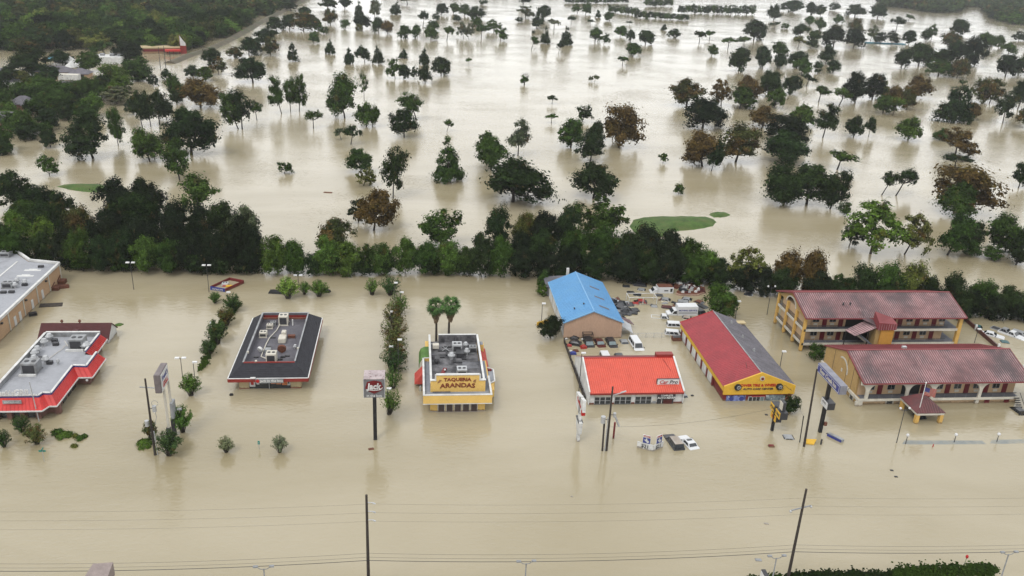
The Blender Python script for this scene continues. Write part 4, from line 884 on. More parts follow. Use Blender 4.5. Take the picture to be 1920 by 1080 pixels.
    e = [(82.3,115.1,2.1),(87.4,115.1,2.1),(87.4,120.6,2.1),(82.3,120.6,2.1)]; a,b = (84.2,117.0,3.75),(85.6,118.8,3.75); a = (84.85,117.3,3.75); b = (84.85,118.9,3.75)
    for q in ([e[0],e[1],a],[e[1],e[2],b,a],[e[2],e[3],b],[e[3],e[0],a,b]):
        m = MB(); m.slab(q,.1); m.build('roof_slope', M['porchroof'], p)
    rb = MB()
    for i in range(1,12):
        t = i/12; q = Vector(e[0]).lerp(Vector(e[1]),t); k = 1-abs(t-.5)*2; rb.beam(q+Vector((0,0,.04)), q.lerp(Vector(a)+Vector((q.x-a[0],0,0)),k)+Vector((0,0,.04)), .09,.05)
    tag(rb.build('roof_rib', M['motelroof'], p), kind='stuff')
    b_ = MB(); b_.beam((82.5,115.3,1.85),(87.2,115.3,1.85),.2,.4); b_.beam((82.5,115.3,1.85),(82.5,120.4,1.85),.2,.4); b_.beam((87.2,115.3,1.85),(87.2,120.4,1.85),.2,.4); b_.build('porch_beam', M['offwhite'], p)
    for x,y in ((82.75,115.55),(86.95,115.55),(82.75,120.1),(86.95,120.1)): MB().box(x-.3,x+.3,y-.3,y+.3,-2,1.65).build('pillar', M['mustard'], p); 
motel_front()
def motel_rear():
    r = thing('rear_motel_wing', (90,148,0), 'rear motel wing with two balcony storeys, red stair tower and open gable end', 'building')
    x0,x1,y0,yw,yb = 74.3,106,142.4,143.9,155.3; z1,z2 = 1.6,4.5
    MB().box(x0+2,x1-2.3,yw,yb-1.3,-2,7.1).build('wall', M['peachwall'], r)
    for z in (z1,z2):
        MB().box(x0+.03,x1+.1,y0,yb,z-.2,z).build('balcony_floor', M['floor'], r)
        MB().box(x0-.15,x1+.2,y0-.15,y0-.003,z-.32,z+.15).build('balcony_edge', M['offwhite'], r)
        MB().box(x0-.15,x0+.027,y0+.003,yb+.1,z-.32,z+.15).build('balcony_edge', M['offwhite'], r)
    for y in (y0+.1,146.5,150.8,155.2): MB().box(x0-.25,x0+.25,y-.25,y+.25,-2,6.9).build('pillar', M['mustard'], r)
    for x in (106.0,): MB().box(x-.35,x+.35,y0-.2,y0+.4,-2,7.2).build('pillar', M['mustard'], r)
    MB().box(105.7,106.2,yb-.4,yb,-2,7.2).build('pillar', M['mustard'], r)
    g = MB(); g.ext([(x0-.1,y0-.3,6.7),(x0-.1,y0+1.2,6.75)]+[(x0-.1,149.2-2.2*math.cos(math.pi*i/10),6.9+1.55*math.sin(math.pi*i/10)) for i in range(11)]+[(x0-.1,154.3,6.75),(x0-.1,yb+.2,6.7),(x0-.1,149,9.55)],(.2,0,0)); g.build('gable_wall', M['ochre'], r)
    m = MB()
    for i in range(10):
        a0 = math.pi*i/10; a1 = math.pi*(i+1)/10; m.beam((x0-.18,149.2-2.2*math.cos(a0),6.9+1.55*math.sin(a0)),(x0-.18,149.2-2.2*math.cos(a1),6.9+1.55*math.sin(a1)),.12,.25)
    m.build('arch_moulding', M['offwhite'], r)
    for z in (z1,z2):
        for a,b in ((142.8,146.2),(146.8,150.5),(151.1,154.9)): railing(r,(x0,a),(x0,b),z)
        for a,b in ((74.7,76.8),(76.8,79),(79,81.2),(90.6,92.8),(92.8,95),(95,97.2),(97.2,99.4),(99.4,101.6),(101.6,103.7)): railing(r,(a,y0-.05),(b,y0-.05),z)
        room_front(r,(78.9,82.2,93.0,94.4,98.0,101.5),(77.1,80.5,96.3,99.7,103.1) if z==z2 else (77.1,80.5,96.3,99.7),yw,z)
        for x in (76.0,): MB().box(x0+.3,x0+1.9,yw,yb-1.4,z,z+2.4).build('end_room', M['peachwall'], r)
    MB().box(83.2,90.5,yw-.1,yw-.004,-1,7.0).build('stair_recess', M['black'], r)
    motel_roof(r,73.8,106.5,141.5,148.6,155.9,7.35,9.75,7.1,78)
    for x in (82.6,84.0): MB().tube((x,145.0,8.4),(x,145.0,9.1),.16,n=8).build('roof_vent', M['dark'], r)
    # stair tower with its porch roof
    MB().box(88.0,90.6,139.2,140.9,-1,6.0).build('stair_tower', mat('orange_stucco',(.66,.33,.06),.8,var=.05), r)
    MB().box(87.2,87.98,139.5,142.2,-1,6.0).build('stair_tower_side', M['ochre'], r)
    c = MB(); c.hexa([(87.1,138.9,6.0),(90.8,138.9,6.0),(90.8,141.2,6.0),(87.1,141.2,6.0)],[(87.1,138.9,7.5),(90.8,138.9,7.2),(90.8,141.2,7.6),(87.1,141.2,8.9)]); t = c.build('tower_roof', M['motelroof2'], r)
    rb = MB()
    for i in range(8): rb.box(87.2+i*.48,87.26+i*.48,138.84,138.897,6.0,7.2)
    tag(rb.build('roof_rib', M['motelrib'], t), kind='stuff')
    P1 = [(81.4,140.4,5.4),(82.6,138.6,5.0),(87.4,139.6,6.3),(86.2,142.0,6.7)]; m = MB(); m.slab(P1,.12); a = m.build('porch_roof', M['motelrib'], r); ribs(a,P1[0],P1[3],P1[2],P1[1],10,M['motelroof'],.08,.05)
    P2 = [(84.2,142.0,7.45),(87.0,139.6,6.6),(87.2,142.0,7.4),(84.9,143.4,8.2)]; m = MB(); m.slab(P2,.12); m.build('porch_roof', M['motelroof'], r)
    for x,y,z in ((81.6,140.3,5.3),(86.1,140.1,5.9)): MB().tube((x,y,-1),(x,y,z),.1,n=6).build('porch_post', M['black'], r)
    m = MB(); m.beam((83.9,141.8,4.4),(87.6,139.3,1.8),.25,.35); m.build('stair_stringer', M['offwhite'], r)
    m = MB()
    for i in range(12): t_ = i/12; m.box(84.2+3.4*t_,84.6+3.4*t_,139.5,141.7,4.4-2.5*t_,4.48-2.5*t_)
    m.build('stair', M['floor'], r)
    m = MB(); m.slab([(86.4,138.2,1.9),(90.4,138.0,1.6),(90.4,139.15,2.2),(86.4,139.9,2.6)],.1); m.build('low_porch_roof', M['motelroof'], r)
    MB().sph((78.9,143.6,4.0),.3).build('ceiling_lamp', M['lamp'], r)
motel_rear()
def right_wall():
    f = thing('lot_fence', (116,140,0), 'dark brown fence wall dividing the motel from the flooded truck lot', 'fence')
    p0 = Vector((117.0,157,0)); p1 = Vector((113.3,124,0)); n = 11
    for i in range(n):
        a = p0.lerp(p1,i/n); b = p0.lerp(p1,(i+.96)/n); MB().ext([a+Vector((0,0,-1)),b+Vector((0,0,-1)),b+Vector((0,0,.8)),a+Vector((0,0,.8))],(.25,0,0)).build('panel', M['maroonc'], f)
        if i % 3 == 1: MB().box(b.x-.2,b.x+.2,b.y-.05,b.y+.2,-1,1.3).build('post', M['white'], f)
right_wall()

# ------------------------------------------------------------------ vehicles
def car(kind, paint, label, cat, px, py, roof, rz=0, group=None, windows='glass', pos=None, tilt=None):
    """px,py: photograph position of the roof centre; roof: height of the roof above water"""
    spec = {'sedan':(4.6,.88,1.42), 'suv':(4.8,.93,1.78), 'van':(5.4,.98,2.1), 'pickup':(5.4,.95,1.8), 'wagon':(4.7,.9,1.5)}[kind]
    L,w,h = spec; p = at(px,py,roof) if pos is None else Vector((*pos, roof)); z0 = roof-h
    names = {'sedan':'sedan','suv':'sport_utility_car','van':'passenger_van','pickup':'pickup_truck','wagon':'estate_car'}
    r = thing(names[kind], (p.x,p.y,z0), label, cat, group, rz)
    if tilt: r.rotation_euler.x, r.rotation_euler.y = tilt
    pm = M[paint]; f = -L/2; bk = L/2         # front towards -Y
    # belt height and stations
    if kind=='sedan': zb,zh,ztr = .92,.82,.95; ws,wt,rt,rb_ = -.75,-.05,1.15,1.75
    elif kind=='wagon': zb,zh,ztr = .95,.85,.95; ws,wt,rt,rb_ = -.8,-.1,1.9,2.25
    elif kind=='suv': zb,zh,ztr = 1.1,1.02,1.1; ws,wt,rt,rb_ = -1.0,-.35,2.1,2.3
    elif kind=='van': zb,zh,ztr = 1.2,1.12,1.2; ws,wt,rt,rb_ = -1.75,-1.05,2.5,2.65
    else: zb,zh,ztr = 1.1,1.03,1.08; ws,wt,rt,rb_ = -1.0,-.35,.55,.75
    prof = [(f+.12,.35),(f,.6),(f+.1,zh-.15),(f+.35,zh-.02),(ws,zb),(rb_,zb),(bk-.1,ztr-.03 if kind!='pickup' else ztr),(bk,.7),(bk-.1,.35)]
    if kind=='pickup': prof = prof[:6]+[(rb_+.08,zb-.02),(bk,zb-.02),(bk,.4)]
    m = MB(); n = len(prof)
    def ring(x, s): return [(x, y*s[0], z*s[1] if z > .65 else z) for y, z in prof]
    rings = [ring(-w,(.97,.95)),ring(-w*.86,(1,1)),ring(w*.86,(1,1)),ring(w,(.97,.95))]
    for q in rings: m.v += q
    for k in range(3):
        for i in range(n): m.f.append((k*n+i,k*n+(i+1)%n,(k+1)*n+(i+1)%n,(k+1)*n+i)); m.mi.append(0)
    m.f.append(tuple(range(n-1,-1,-1))); m.mi.append(0); m.f.append(tuple(range(3*n,4*n))); m.mi.append(0)
    if kind == 'pickup': pass
    body = m.build('body', pm, r, org=(0,0,0), bevel=.03)
    # cabin
    wi = w*.9; wr = w*.74; zt = h-.04
    c = MB(); B = [(-wi,ws,zb-.02),(wi,ws,zb-.02),(wi,rb_,zb-.02),(-wi,rb_,zb-.02)]; T = [(-wr,wt,zt),(wr,wt,zt),(wr,rt,zt),(-wr,rt,zt)]
    c.hexa(B,T); cab = c.build('cabin', pm, r, org=(0,0,0), bevel=.06)
    B = [Vector(q) for q in B]; T = [Vector(q) for q in T]
    def glass(name, a, b, c_, d, s0, s1, t0, t1, g):   # a-b bottom edge, d-c top edge
        def P(s,t): return a.lerp(b,s).lerp(d.lerp(c_,s),t)
        m = MB(); q = [P(s0,t0),P(s1,t0),P(s1,t1),P(s0,t1)]; nn = (q[1]-q[0]).cross(q[3]-q[0]).normalized(); ctr = Vector((0,(ws+rb_)/2,1)); 
        if nn.dot(q[0]-ctr) < 0: nn = -nn
        m.ext([v+nn*.004 for v in q], nn*.012); return m.build(name, M[g], r, org=(0,0,0))
    glass('windscreen',B[0],B[1],T[1],T[0],.06,.94,.1,.9,windows)
    glass('rear_window',B[2],B[3],T[3],T[2],.08,.92,.15,.85,'glass')
    segs = {'sedan':[(.2,.52),(.56,.86)],'wagon':[(.16,.42),(.46,.7),(.74,.95)],'suv':[(.14,.4),(.44,.68),(.72,.94)],'van':[(.14,.32),(.36,.62),(.66,.94)],'pickup':[(.2,.58),(.62,.9)]}[kind]
    for s0,s1 in segs:
        glass('side_window',B[3],B[0],T[0],T[3],1-s1,1-s0,.18,.86,'glass'); glass('side_window',B[1],B[2],T[2],T[1],s0,s1,.18,.86,'glass')
    for k in (-1,1): MB().box(k*w-.0 if k>0 else -w-.16, k*w+.16 if k>0 else -w, ws+.15, ws+.3, zb-.02, zb+.14).build('mirror', M['black'], r, org=(0,0,0))
    if kind=='pickup':
        MB().box(-w*.8,w*.8,rb_+.15,bk-.1,.78,zb-.005).build('load_bed', M['dark'], r, org=(0,0,0))
        m = MB(); m.box(-w*.93,-w*.8,rb_+.1,bk,zb-.03,zb+.05); m.box(w*.8,w*.93,rb_+.1,bk,zb-.03,zb+.05); m.box(-w*.8,w*.8,bk-.1,bk+.01,zb-.03,zb+.05); m.build('bed_rail', pm, r, org=(0,0,0))
    if kind in ('suv','wagon') and label.startswith(('maroon','brown','dark brown')):
        m = MB()
        for k in (-1,1): m.beam((k*wr*.8,wt+.3,h),(k*wr*.8,rt-.2,h),.05,.05)
        m.build('roof_rail', M['galv'], r, org=(0,0,0))
    return r
G1 = 'dark cars parked nose out before the peach gable'
car('suv','darkcar','black sport utility car beside the red junk, first of the dark row', 'car', *(1040+565/8.727, 600+330/8.727), .75, .03, G1, 'paleglass')
car('sedan','maroonc','maroon-black sedan in the middle of the dark row under the peach gable', 'car', *(1040+745/8.727, 600+340/8.727), .6, .08, G1, 'paleglass')
car('wagon','darkcar','charcoal estate car at the right end of the dark row under the peach gable', 'car', *(1040+940/8.727, 600+340/8.727), .65, .06, G1, 'paleglass')
car('sedan','silver','small silver sedan nearly submerged left of the white passenger van', 'car', *(1040+1150/8.727, 600+350/8.727), .35, .05)
car('van','whitecar','white passenger van standing in the lot behind the repair shop', 'van', *(1040+1345/8.727, 600+330/8.727), 1.05, .05)
car('van','whitecar','white van roof showing just above the orange-red roof ridge', 'van', *(1040+855/8.727, 600+590/8.727), .8, .02)
car('suv','darkcar','dark grey car roof showing just above the orange-red roof ridge', 'car', *(1040+1085/8.727, 600+615/8.727), .5, .02)
car('sedan','redcar','red car roof barely visible above the orange-red roof ridge', 'car', *(1040+1455/8.727, 600+645/8.727), .3, .02)
b = car('suv','darkcar','dark brown sport utility car with tan roof panel drifting by the price sign', 'car', *(1050+1545/7.2, 700+860/7.2), .95, math.pi+.12)
MB().box(-.68,.68,-.3,2.0,1.745,1.80).build('roof_panel', M['tancar'], b, org=(0,0,0))
c = car('sedan','whitecar','white sedan with sunroof drifting beside the dark utility car', 'car', *(1050+1735/7.2, 700+880/7.2), .62, math.pi+.22)
MB().box(-.45,.45,.05,.55,1.385,1.40).build('sunroof', M['glass'], c, org=(0,0,0))
car('sedan','silver','grey sedan with only its roof above water near the yellow pole sign', 'car', 1485, 818, .22, 1.45)
car('sedan','silver','grey car corner poking out right of the repair shop', 'car', 1282, 741, .3, .2)
# lot at the right
def zw(x,y): return (1780+x/6.75, 560+y/6.75)
car('sedan','whitecar','white sedan against the dark brown lot fence', 'car', *zw(560,425), .75, .9)
car('pickup','whitecar','white pickup truck facing the motel in the right-hand lot', 'truck', *zw(815,410), 1.0, .55)
car('pickup','silver','silver pickup truck behind the white pickup in the right-hand lot', 'truck', *zw(715,372), .8, .6)
car('sedan','tealcar','sunken teal sedan below the white pickup', 'car', *zw(740,540), .2, 1.3)
car('wagon','silver','silver car cut off by the edge of the photograph beyond the white pickup', 'car', *zw(935,420), .7, .7)
car('sedan','tealcar','dark teal car at the head of the brown lot fence', 'car', *zw(390,345), .35, .9)
car('sedan','darkcar','dark car under the open canopy at the end of the front motel wing', 'car', 1917, 770, .5, .1)
car('sedan','darkcar','dark car sheltering under the small hipped motel porch', 'car', 1729, 780, .35, .1)
car('sedan','darkcar','dark sedan alone in open water at the edge of the tree belt', 'car', 1408, 551, .3, 1.1)
def z9(x,y): return (1120+x/8, 500+y/8)
GJ = 'half-sunken cars of the junkyard'
jy = [('pickup','whitecar','white pickup with its flat bed awash below the box truck',(1010,715),.7,1.35),
 ('suv','whitecar','white utility car nosing out from behind the crimson roof',(1210,830),.75,1.45),
 ('suv','whitecar','white three-window wagon nearest the tyre shop corner',(1190,955),.75,1.35),
 ('sedan','redcar','red sports car wreck inside the white pipe frame',(700,500),.5,1.35),
 ('sedan','redcar','low red car wreck in front of the pipe frame',(610,545),.2,1.3),
 ('sedan','silver','pale grey wreck left of the white camper van',(700,335),.25,1.2),
 ('sedan','darkcar','dark car roof furthest left in the junkyard',(470,285),.18,1.4),
 ('sedan','darkcar','dark car roof above the left post of the pipe frame',(540,378),.2,1.5),
 ('sedan','darkcar','dark car roof touching the pipe frame top rail',(635,415),.2,1.2),
 ('wagon','darkcar','dark wagon against the tree belt behind the camper van',(730,200),.4,1.4),
 ('suv','darkcar','black wagon with a red bonnet left of the camper van',(690,255),.5,1.3),
 ('sedan','maroonc','dark red wreck at the tree line above the camper van',(1030,190),.5,.9),
 ('sedan','maroonc','crumpled maroon wreck right of the camper van',(1150,250),.6,.4),
 ('sedan','silver','silver car with a raised bonnet right of the pipe frame',(1060,475),.4,1.2),
 ('sedan','darkcar','dark roof awash just below the camper van',(970,422),.18,1.45),
 ('sedan','silver','grey wreck upper one of two beside the lone lot tree',(1380,470),.4,1.1),
 ('wagon','silver','flat grey wreck lower one of two beside the lone lot tree',(1350,515),.25,1.3),
 ('sedan','tancar','tan car roof between the box truck and the crimson roof',(1385,750),.35,1.2),
 ('wagon','maroonc','rust-red wreck behind the cab of the box truck',(1110,600),.3,1.3),
 ('suv','darkcar','dark wreck tucked behind the rear of the box truck',(1560,650),.8,.3)]
jy += [('sedan','darkcar','black roof at the far left of the upper junkyard row',(560,235),.2,1.2),('sedan','maroonc','dark maroon roof in the upper junkyard row, under the tree belt',(900,205),.35,1.5),
 ('wagon','darkcar','black wagon at the upper right of the junkyard, under the tree belt',(1260,235),.5,.6),('sedan','darkcar','dark wreck between scrap heap and tan boat',(1330,330),.4,1.8),('sedan','silver','pale wreck behind the tan boat at the right',(1500,300),.4,.9),
 ('sedan','rust','rust-brown wreck touching the lone lot tree',(1560,520),.4,.7),('sedan','darkcar','black sedan awash between box truck and grey wrecks',(1250,545),.25,1.5),('pickup','maroonc','maroon pickup behind the box truck roof',(1420,560),.4,1.4),('wagon','darkcar','low black wagon right of the box truck',(1620,600),.3,.5),
 ('sedan','silver','silver roof in the water right of the red wreck',(890,590),.12,1.4)]
for k,p,l,(x,y),rf,rz in jy: car(k,p,l,'truck' if k=='pickup' else 'car',*z9(x,y),rf,rz,GJ)
def dark_heap():
    pts = [(210,480),(270,500),(330,510),(400,540),(300,560),(360,590),(430,600),(300,610),(380,640),(450,640),(320,660),(400,680),(340,720),(480,620)]
    lab = ['first','second','third','fourth','fifth','sixth','seventh','eighth','ninth','tenth','eleventh','twelfth','thirteenth','fourteenth']
    for i,(x,y) in enumerate(pts):
        car('sedan' if i%2 else 'wagon','darkcar' if i%4!=2 else 'silver','stacked dark wreck by the blue roof, %s from the top'%lab[i],'car',*z9(x,y),.35+.5*rnd.random(),rnd.uniform(.9,1.9),'stacked wrecks beside the blue roof',tilt=(rnd.uniform(-.25,.25),rnd.uniform(-.3,.3)))
dark_heap()
def box_truck():
    p = at(*z9(1340,720)); r = thing('box_truck', (p.x,p.y+.6,0), 'white box truck with printed side standing in the junkyard', 'truck', None, 0)
    o = (p.x,p.y+.6,0)
    b = MB().box(o[0]-2.1,o[0]+2.2,o[1]-1.1,o[1]+1.1,-.6,2.0).build('cargo_box', M['whitecar'], r, bevel=.04)
    t = MB(); text_mb(t, "MOVING SERVICE", .5, facing_y(o[0],o[1]-1.11,1.15), bold=.01, depth=.02); t.build('lettering', M['bluesign'], b)
    MB().box(o[0]-1.9,o[0]+2.0,o[1]-1.13,o[1]-1.105,.55,.68).build('stripe', M['dark'], b)
    c = MB(); c.ext([(o[0]-2.15,o[1]-.95,-.6),(o[0]-2.15,o[1]-.95,1.15),(o[0]-2.9,o[1]-.95,1.1),(o[0]-3.4,o[1]-.95,.45),(o[0]-4.2,o[1]-.95,.25),(o[0]-4.25,o[1]-.95,-.6)],(0,1.9,0)); c.build('cab', M['whitecar'], r, bevel=.05)
    w = MB(); w.ext([(o[0]-2.93,o[1]-.8,1.06),(o[0]-3.4,o[1]-.8,.5),(o[0]-3.4,o[1]+.8,.5),(o[0]-2.93,o[1]+.8,1.06)],(-.03,0,.03)); w.build('windscreen', M['glass'], r)
    MB().ext([(o[0]-2.3,o[1]-.965,.35),(o[0]-2.3,o[1]-.965,1.0),(o[0]-2.85,o[1]-.965,.95),(o[0]-3.15,o[1]-.965,.4)],(0,-.02,0)).build('side_window', M['glass'], r)
    # camper van
    p = at(*z9(1010,395)); o = (p.x,p.y+.9,0)
    r = thing('camper_van', o, 'old white camper van with dark roof afloat near the tree belt', 'camper van')
    b = MB().box(o[0]-1.6,o[0]+1.9,o[1]-1.1,o[1]+1.1,-.6,1.35).build('body', M['whitecar'], r, bevel=.05)
    MB().box(o[0]-1.5,o[0]+1.8,o[1]-.9,o[1]+1.05,1.352,1.42).build('roof', M['rust'], r)
    MB().box(o[0]+1.15,o[0]+1.65,o[1]-1.13,o[1]-1.103,.35,1.1).build('door_window', M['glass'], r); MB().box(o[0]-.2,o[0]+.7,o[1]-1.13,o[1]-1.103,.5,.75).build('side_window', M['glass'], r)
    c = MB(); c.ext([(o[0]-1.62,o[1]-.95,-.6),(o[0]-1.62,o[1]-.95,.85),(o[0]-2.3,o[1]-.95,.8),(o[0]-2.8,o[1]-.95,.25),(o[0]-3.2,o[1]-.95,.1),(o[0]-3.2,o[1]-.95,-.6)],(0,1.9,0)); c.build('cab', M['whitecar'], r, bevel=.05)
    MB().ext([(o[0]-2.33,o[1]-.8,.78),(o[0]-2.78,o[1]-.8,.28),(o[0]-2.78,o[1]+.8,.28),(o[0]-2.33,o[1]+.8,.78)],(-.03,0,.03)).build('windscreen', M['glass'], r)
    # pipe frame
    a = Vector((45.4,165.0,0)); r = thing('pipe_frame', (48.3,165.5,0), 'white pipe frame standing round the red wreck', 'frame')
    m = MB(); xs = (45.5,48.6,51.6)
    for y,z in ((164.8,.1),(164.8,1.7),(167.2,1.7)): m.tube((xs[0],y,z),(xs[2],y,z),.07,n=6)
    for x in xs: m.tube((x,164.8,-.8),(x,164.8,1.7),.07,n=6)
    for x in (xs[0],xs[2]): m.tube((x,167.2,-.8),(x,167.2,1.7),.07,n=6); m.tube((x,164.8,1.7),(x,167.2,1.7),.07,n=6)
    m.build('frame', M['white'], r)
    # boat full of junk
    p = at(*z9(1380,415)); r = thing('junk_boat', (p.x,p.y,0), 'long open boat heaped with rusty scrap by the tree belt', 'boat')
    m = MB(); q = [(-3.2,-.1),(-2.6,-.9),(1.5,-1.0),(3.6,.3),(1.5,1.0),(-2.6,.8)]
    m.prism([(p.x+x,p.y+y) for x,y in q], -.3,.35); m.build('hull', mat('weathered_tan_hull',(.4,.27,.2),.7), r)
    m = MB(); m.prism([(p.x+x*.9,p.y+y*.8) for x,y in q], .352,.4); m.build('deck', M['rust'], r)
    for i in range(7): 
        x = p.x-2.4+i*.75+rnd.uniform(-.2,.2); y = p.y+rnd.uniform(-.4,.4); MB().hexa([(x-.3,y-.2,.4),(x+.3,y-.25,.4),(x+.3,y+.2,.4),(x-.3,y+.25,.4)],[(x-.1,y-.2,.7),(x+.25,y-.1,.95),(x+.2,y+.2,.8),(x-.15,y+.2,.75)]).build('scrap_piece', M[('rust','white','maroonc','galv')[i%4]], r)
    # heap of scrap right of the camper
    for i in range(46):
        a = z9(1130+(i%23)*20+rnd.uniform(-20,20), 250+(i%23)*4+rnd.uniform(-35,45)); q = at(*a)
        m = MB(); s = rnd.uniform(.4,1.0); m.hexa([(-s,-s*.5,-.2),(s,-s*.6,-.2),(s*.9,s*.5,-.2),(-s,s*.6,-.2)],[(-s*.5,-s*.4,.5),(s*.6,-s*.3,.8),(s*.4,s*.4,.6),(-s*.6,s*.3,.9)])
        o = m.build('scrap_piece', M[('rust','galv','maroonc','white','darkcar')[i%5]], None, loc=(q.x,q.y,0), rz=rnd.uniform(0,3))
        tag(o,'jagged metal scrap in the heap between camper van and boat','scrap','scrap heap by the tree belt')
    for i in range(34):
        a = z9(rnd.uniform(180,480),rnd.uniform(470,730)) if i%3==0 else z9(rnd.uniform(440,1560),rnd.choice((205,240,300,520,575))+rnd.uniform(-25,25)); q = at(*a)
        s = rnd.uniform(.35,.9); m = MB(); m.hexa([(-s,-s*.4,-.2),(s,-s*.5,-.2),(s*.9,s*.5,-.2),(-s,s*.4,-.2)],[(-s*.7,-s*.3,.12),(s*.7,-s*.3,.3),(s*.5,s*.3,.25),(-s*.7,s*.2,.1)])
        tag(m.build('wreck_panel', M[('darkcar','rust','black','maroonc','silver')[i%5]], None, loc=(q.x,q.y,0), rz=rnd.uniform(0,3)),'loose body panel awash among the junkyard wrecks','scrap','loose panels awash in the junkyard')
    # junk in the corner of the lot
    for (x,y,s,h,mm,l) in ((1050,0,0,0,0,0),)[:0]: pass
    J = [(335,395,1.1,.8,'darkcar','black engine hoist heap beside the timber fence'),(470,460,.6,.7,'redcar','bright red machine casing in the junk corner'),(235,425,.5,.4,'redcar','small red object floating by the timber fence'),(300,555,.6,.5,'bluesign','blue drum bobbing in the junk corner'),(190,318,.4,.3,'white','white tub by the corner of the peach gable'),(345,510,.55,.35,'rust','rusty tub between blue drum and red casing'),(460,330,.35,.4,'white','white bucket below the steel frame'),(320,310,.8,.6,'dark','dark steel crate under the peach gable'),(265,525,.4,.35,'white','white lid beside the blue drum')]
    for (x,y,s,h,mm,l) in J:
        q = at(1040+x/8.727,600+y/8.727); m = MB(); m.box(-s,s,-s*.7,s*.7,-.3,h*.6); m.hexa([(-s*.8,-s*.6,h*.6),(s*.8,-s*.6,h*.6),(s*.8,s*.6,h*.6),(-s*.8,s*.6,h*.6)],[(-s*.3,-s*.3,h),(s*.5,-s*.4,h*.9),(s*.4,s*.4,h),(-s*.4,s*.3,h*1.1)])
        tag(m.build('junk_item', M[mm], None, loc=(q.x,q.y,0), rz=rnd.uniform(-.5,.5), bevel=.05), l, 'junk')
    r = thing('steel_rack', (33.2,148.1,0), 'open black steel rack against the peach gable', 'rack')
    m = MB()
    for x in (32.4,34.3):
        for y in (147.2,148.3): m.beam((x,y,-.4),(x,y,1.5),.08)
        m.beam((x,147.2,1.5),(x,148.3,1.5),.08)
    for y in (147.2,148.3): m.beam((32.4,y,1.5),(34.3,y,1.5),.08); m.beam((32.4,y,.8),(34.3,y,.8),.06)
    m.build('frame', M['black'], r)
    # porch wreck at the blue warehouse corner
    r = thing('collapsed_awning', (41.5,152,0), 'collapsed sheet metal awning at the right corner of the blue warehouse', 'awning')
    m = MB(); m.slab([(40.4,149.4,2.2),(42.6,148.9,.9),(42.9,152.3,1.2),(40.4,153.6,2.5)],.08); m.build('sheet', M['galv'], r)
    m = MB(); m.slab([(41.6,153.3,1.6),(43.6,152.2,1.2),(43.2,154.4,1.3),(41.5,155.3,1.6)],.08); m.build('sheet', M['maroonc'], r)
    m = MB(); m.beam((42.6,148.9,.9),(42.4,148.9,-.4),.1); m.build('post', M['white'], r)
box_truck()

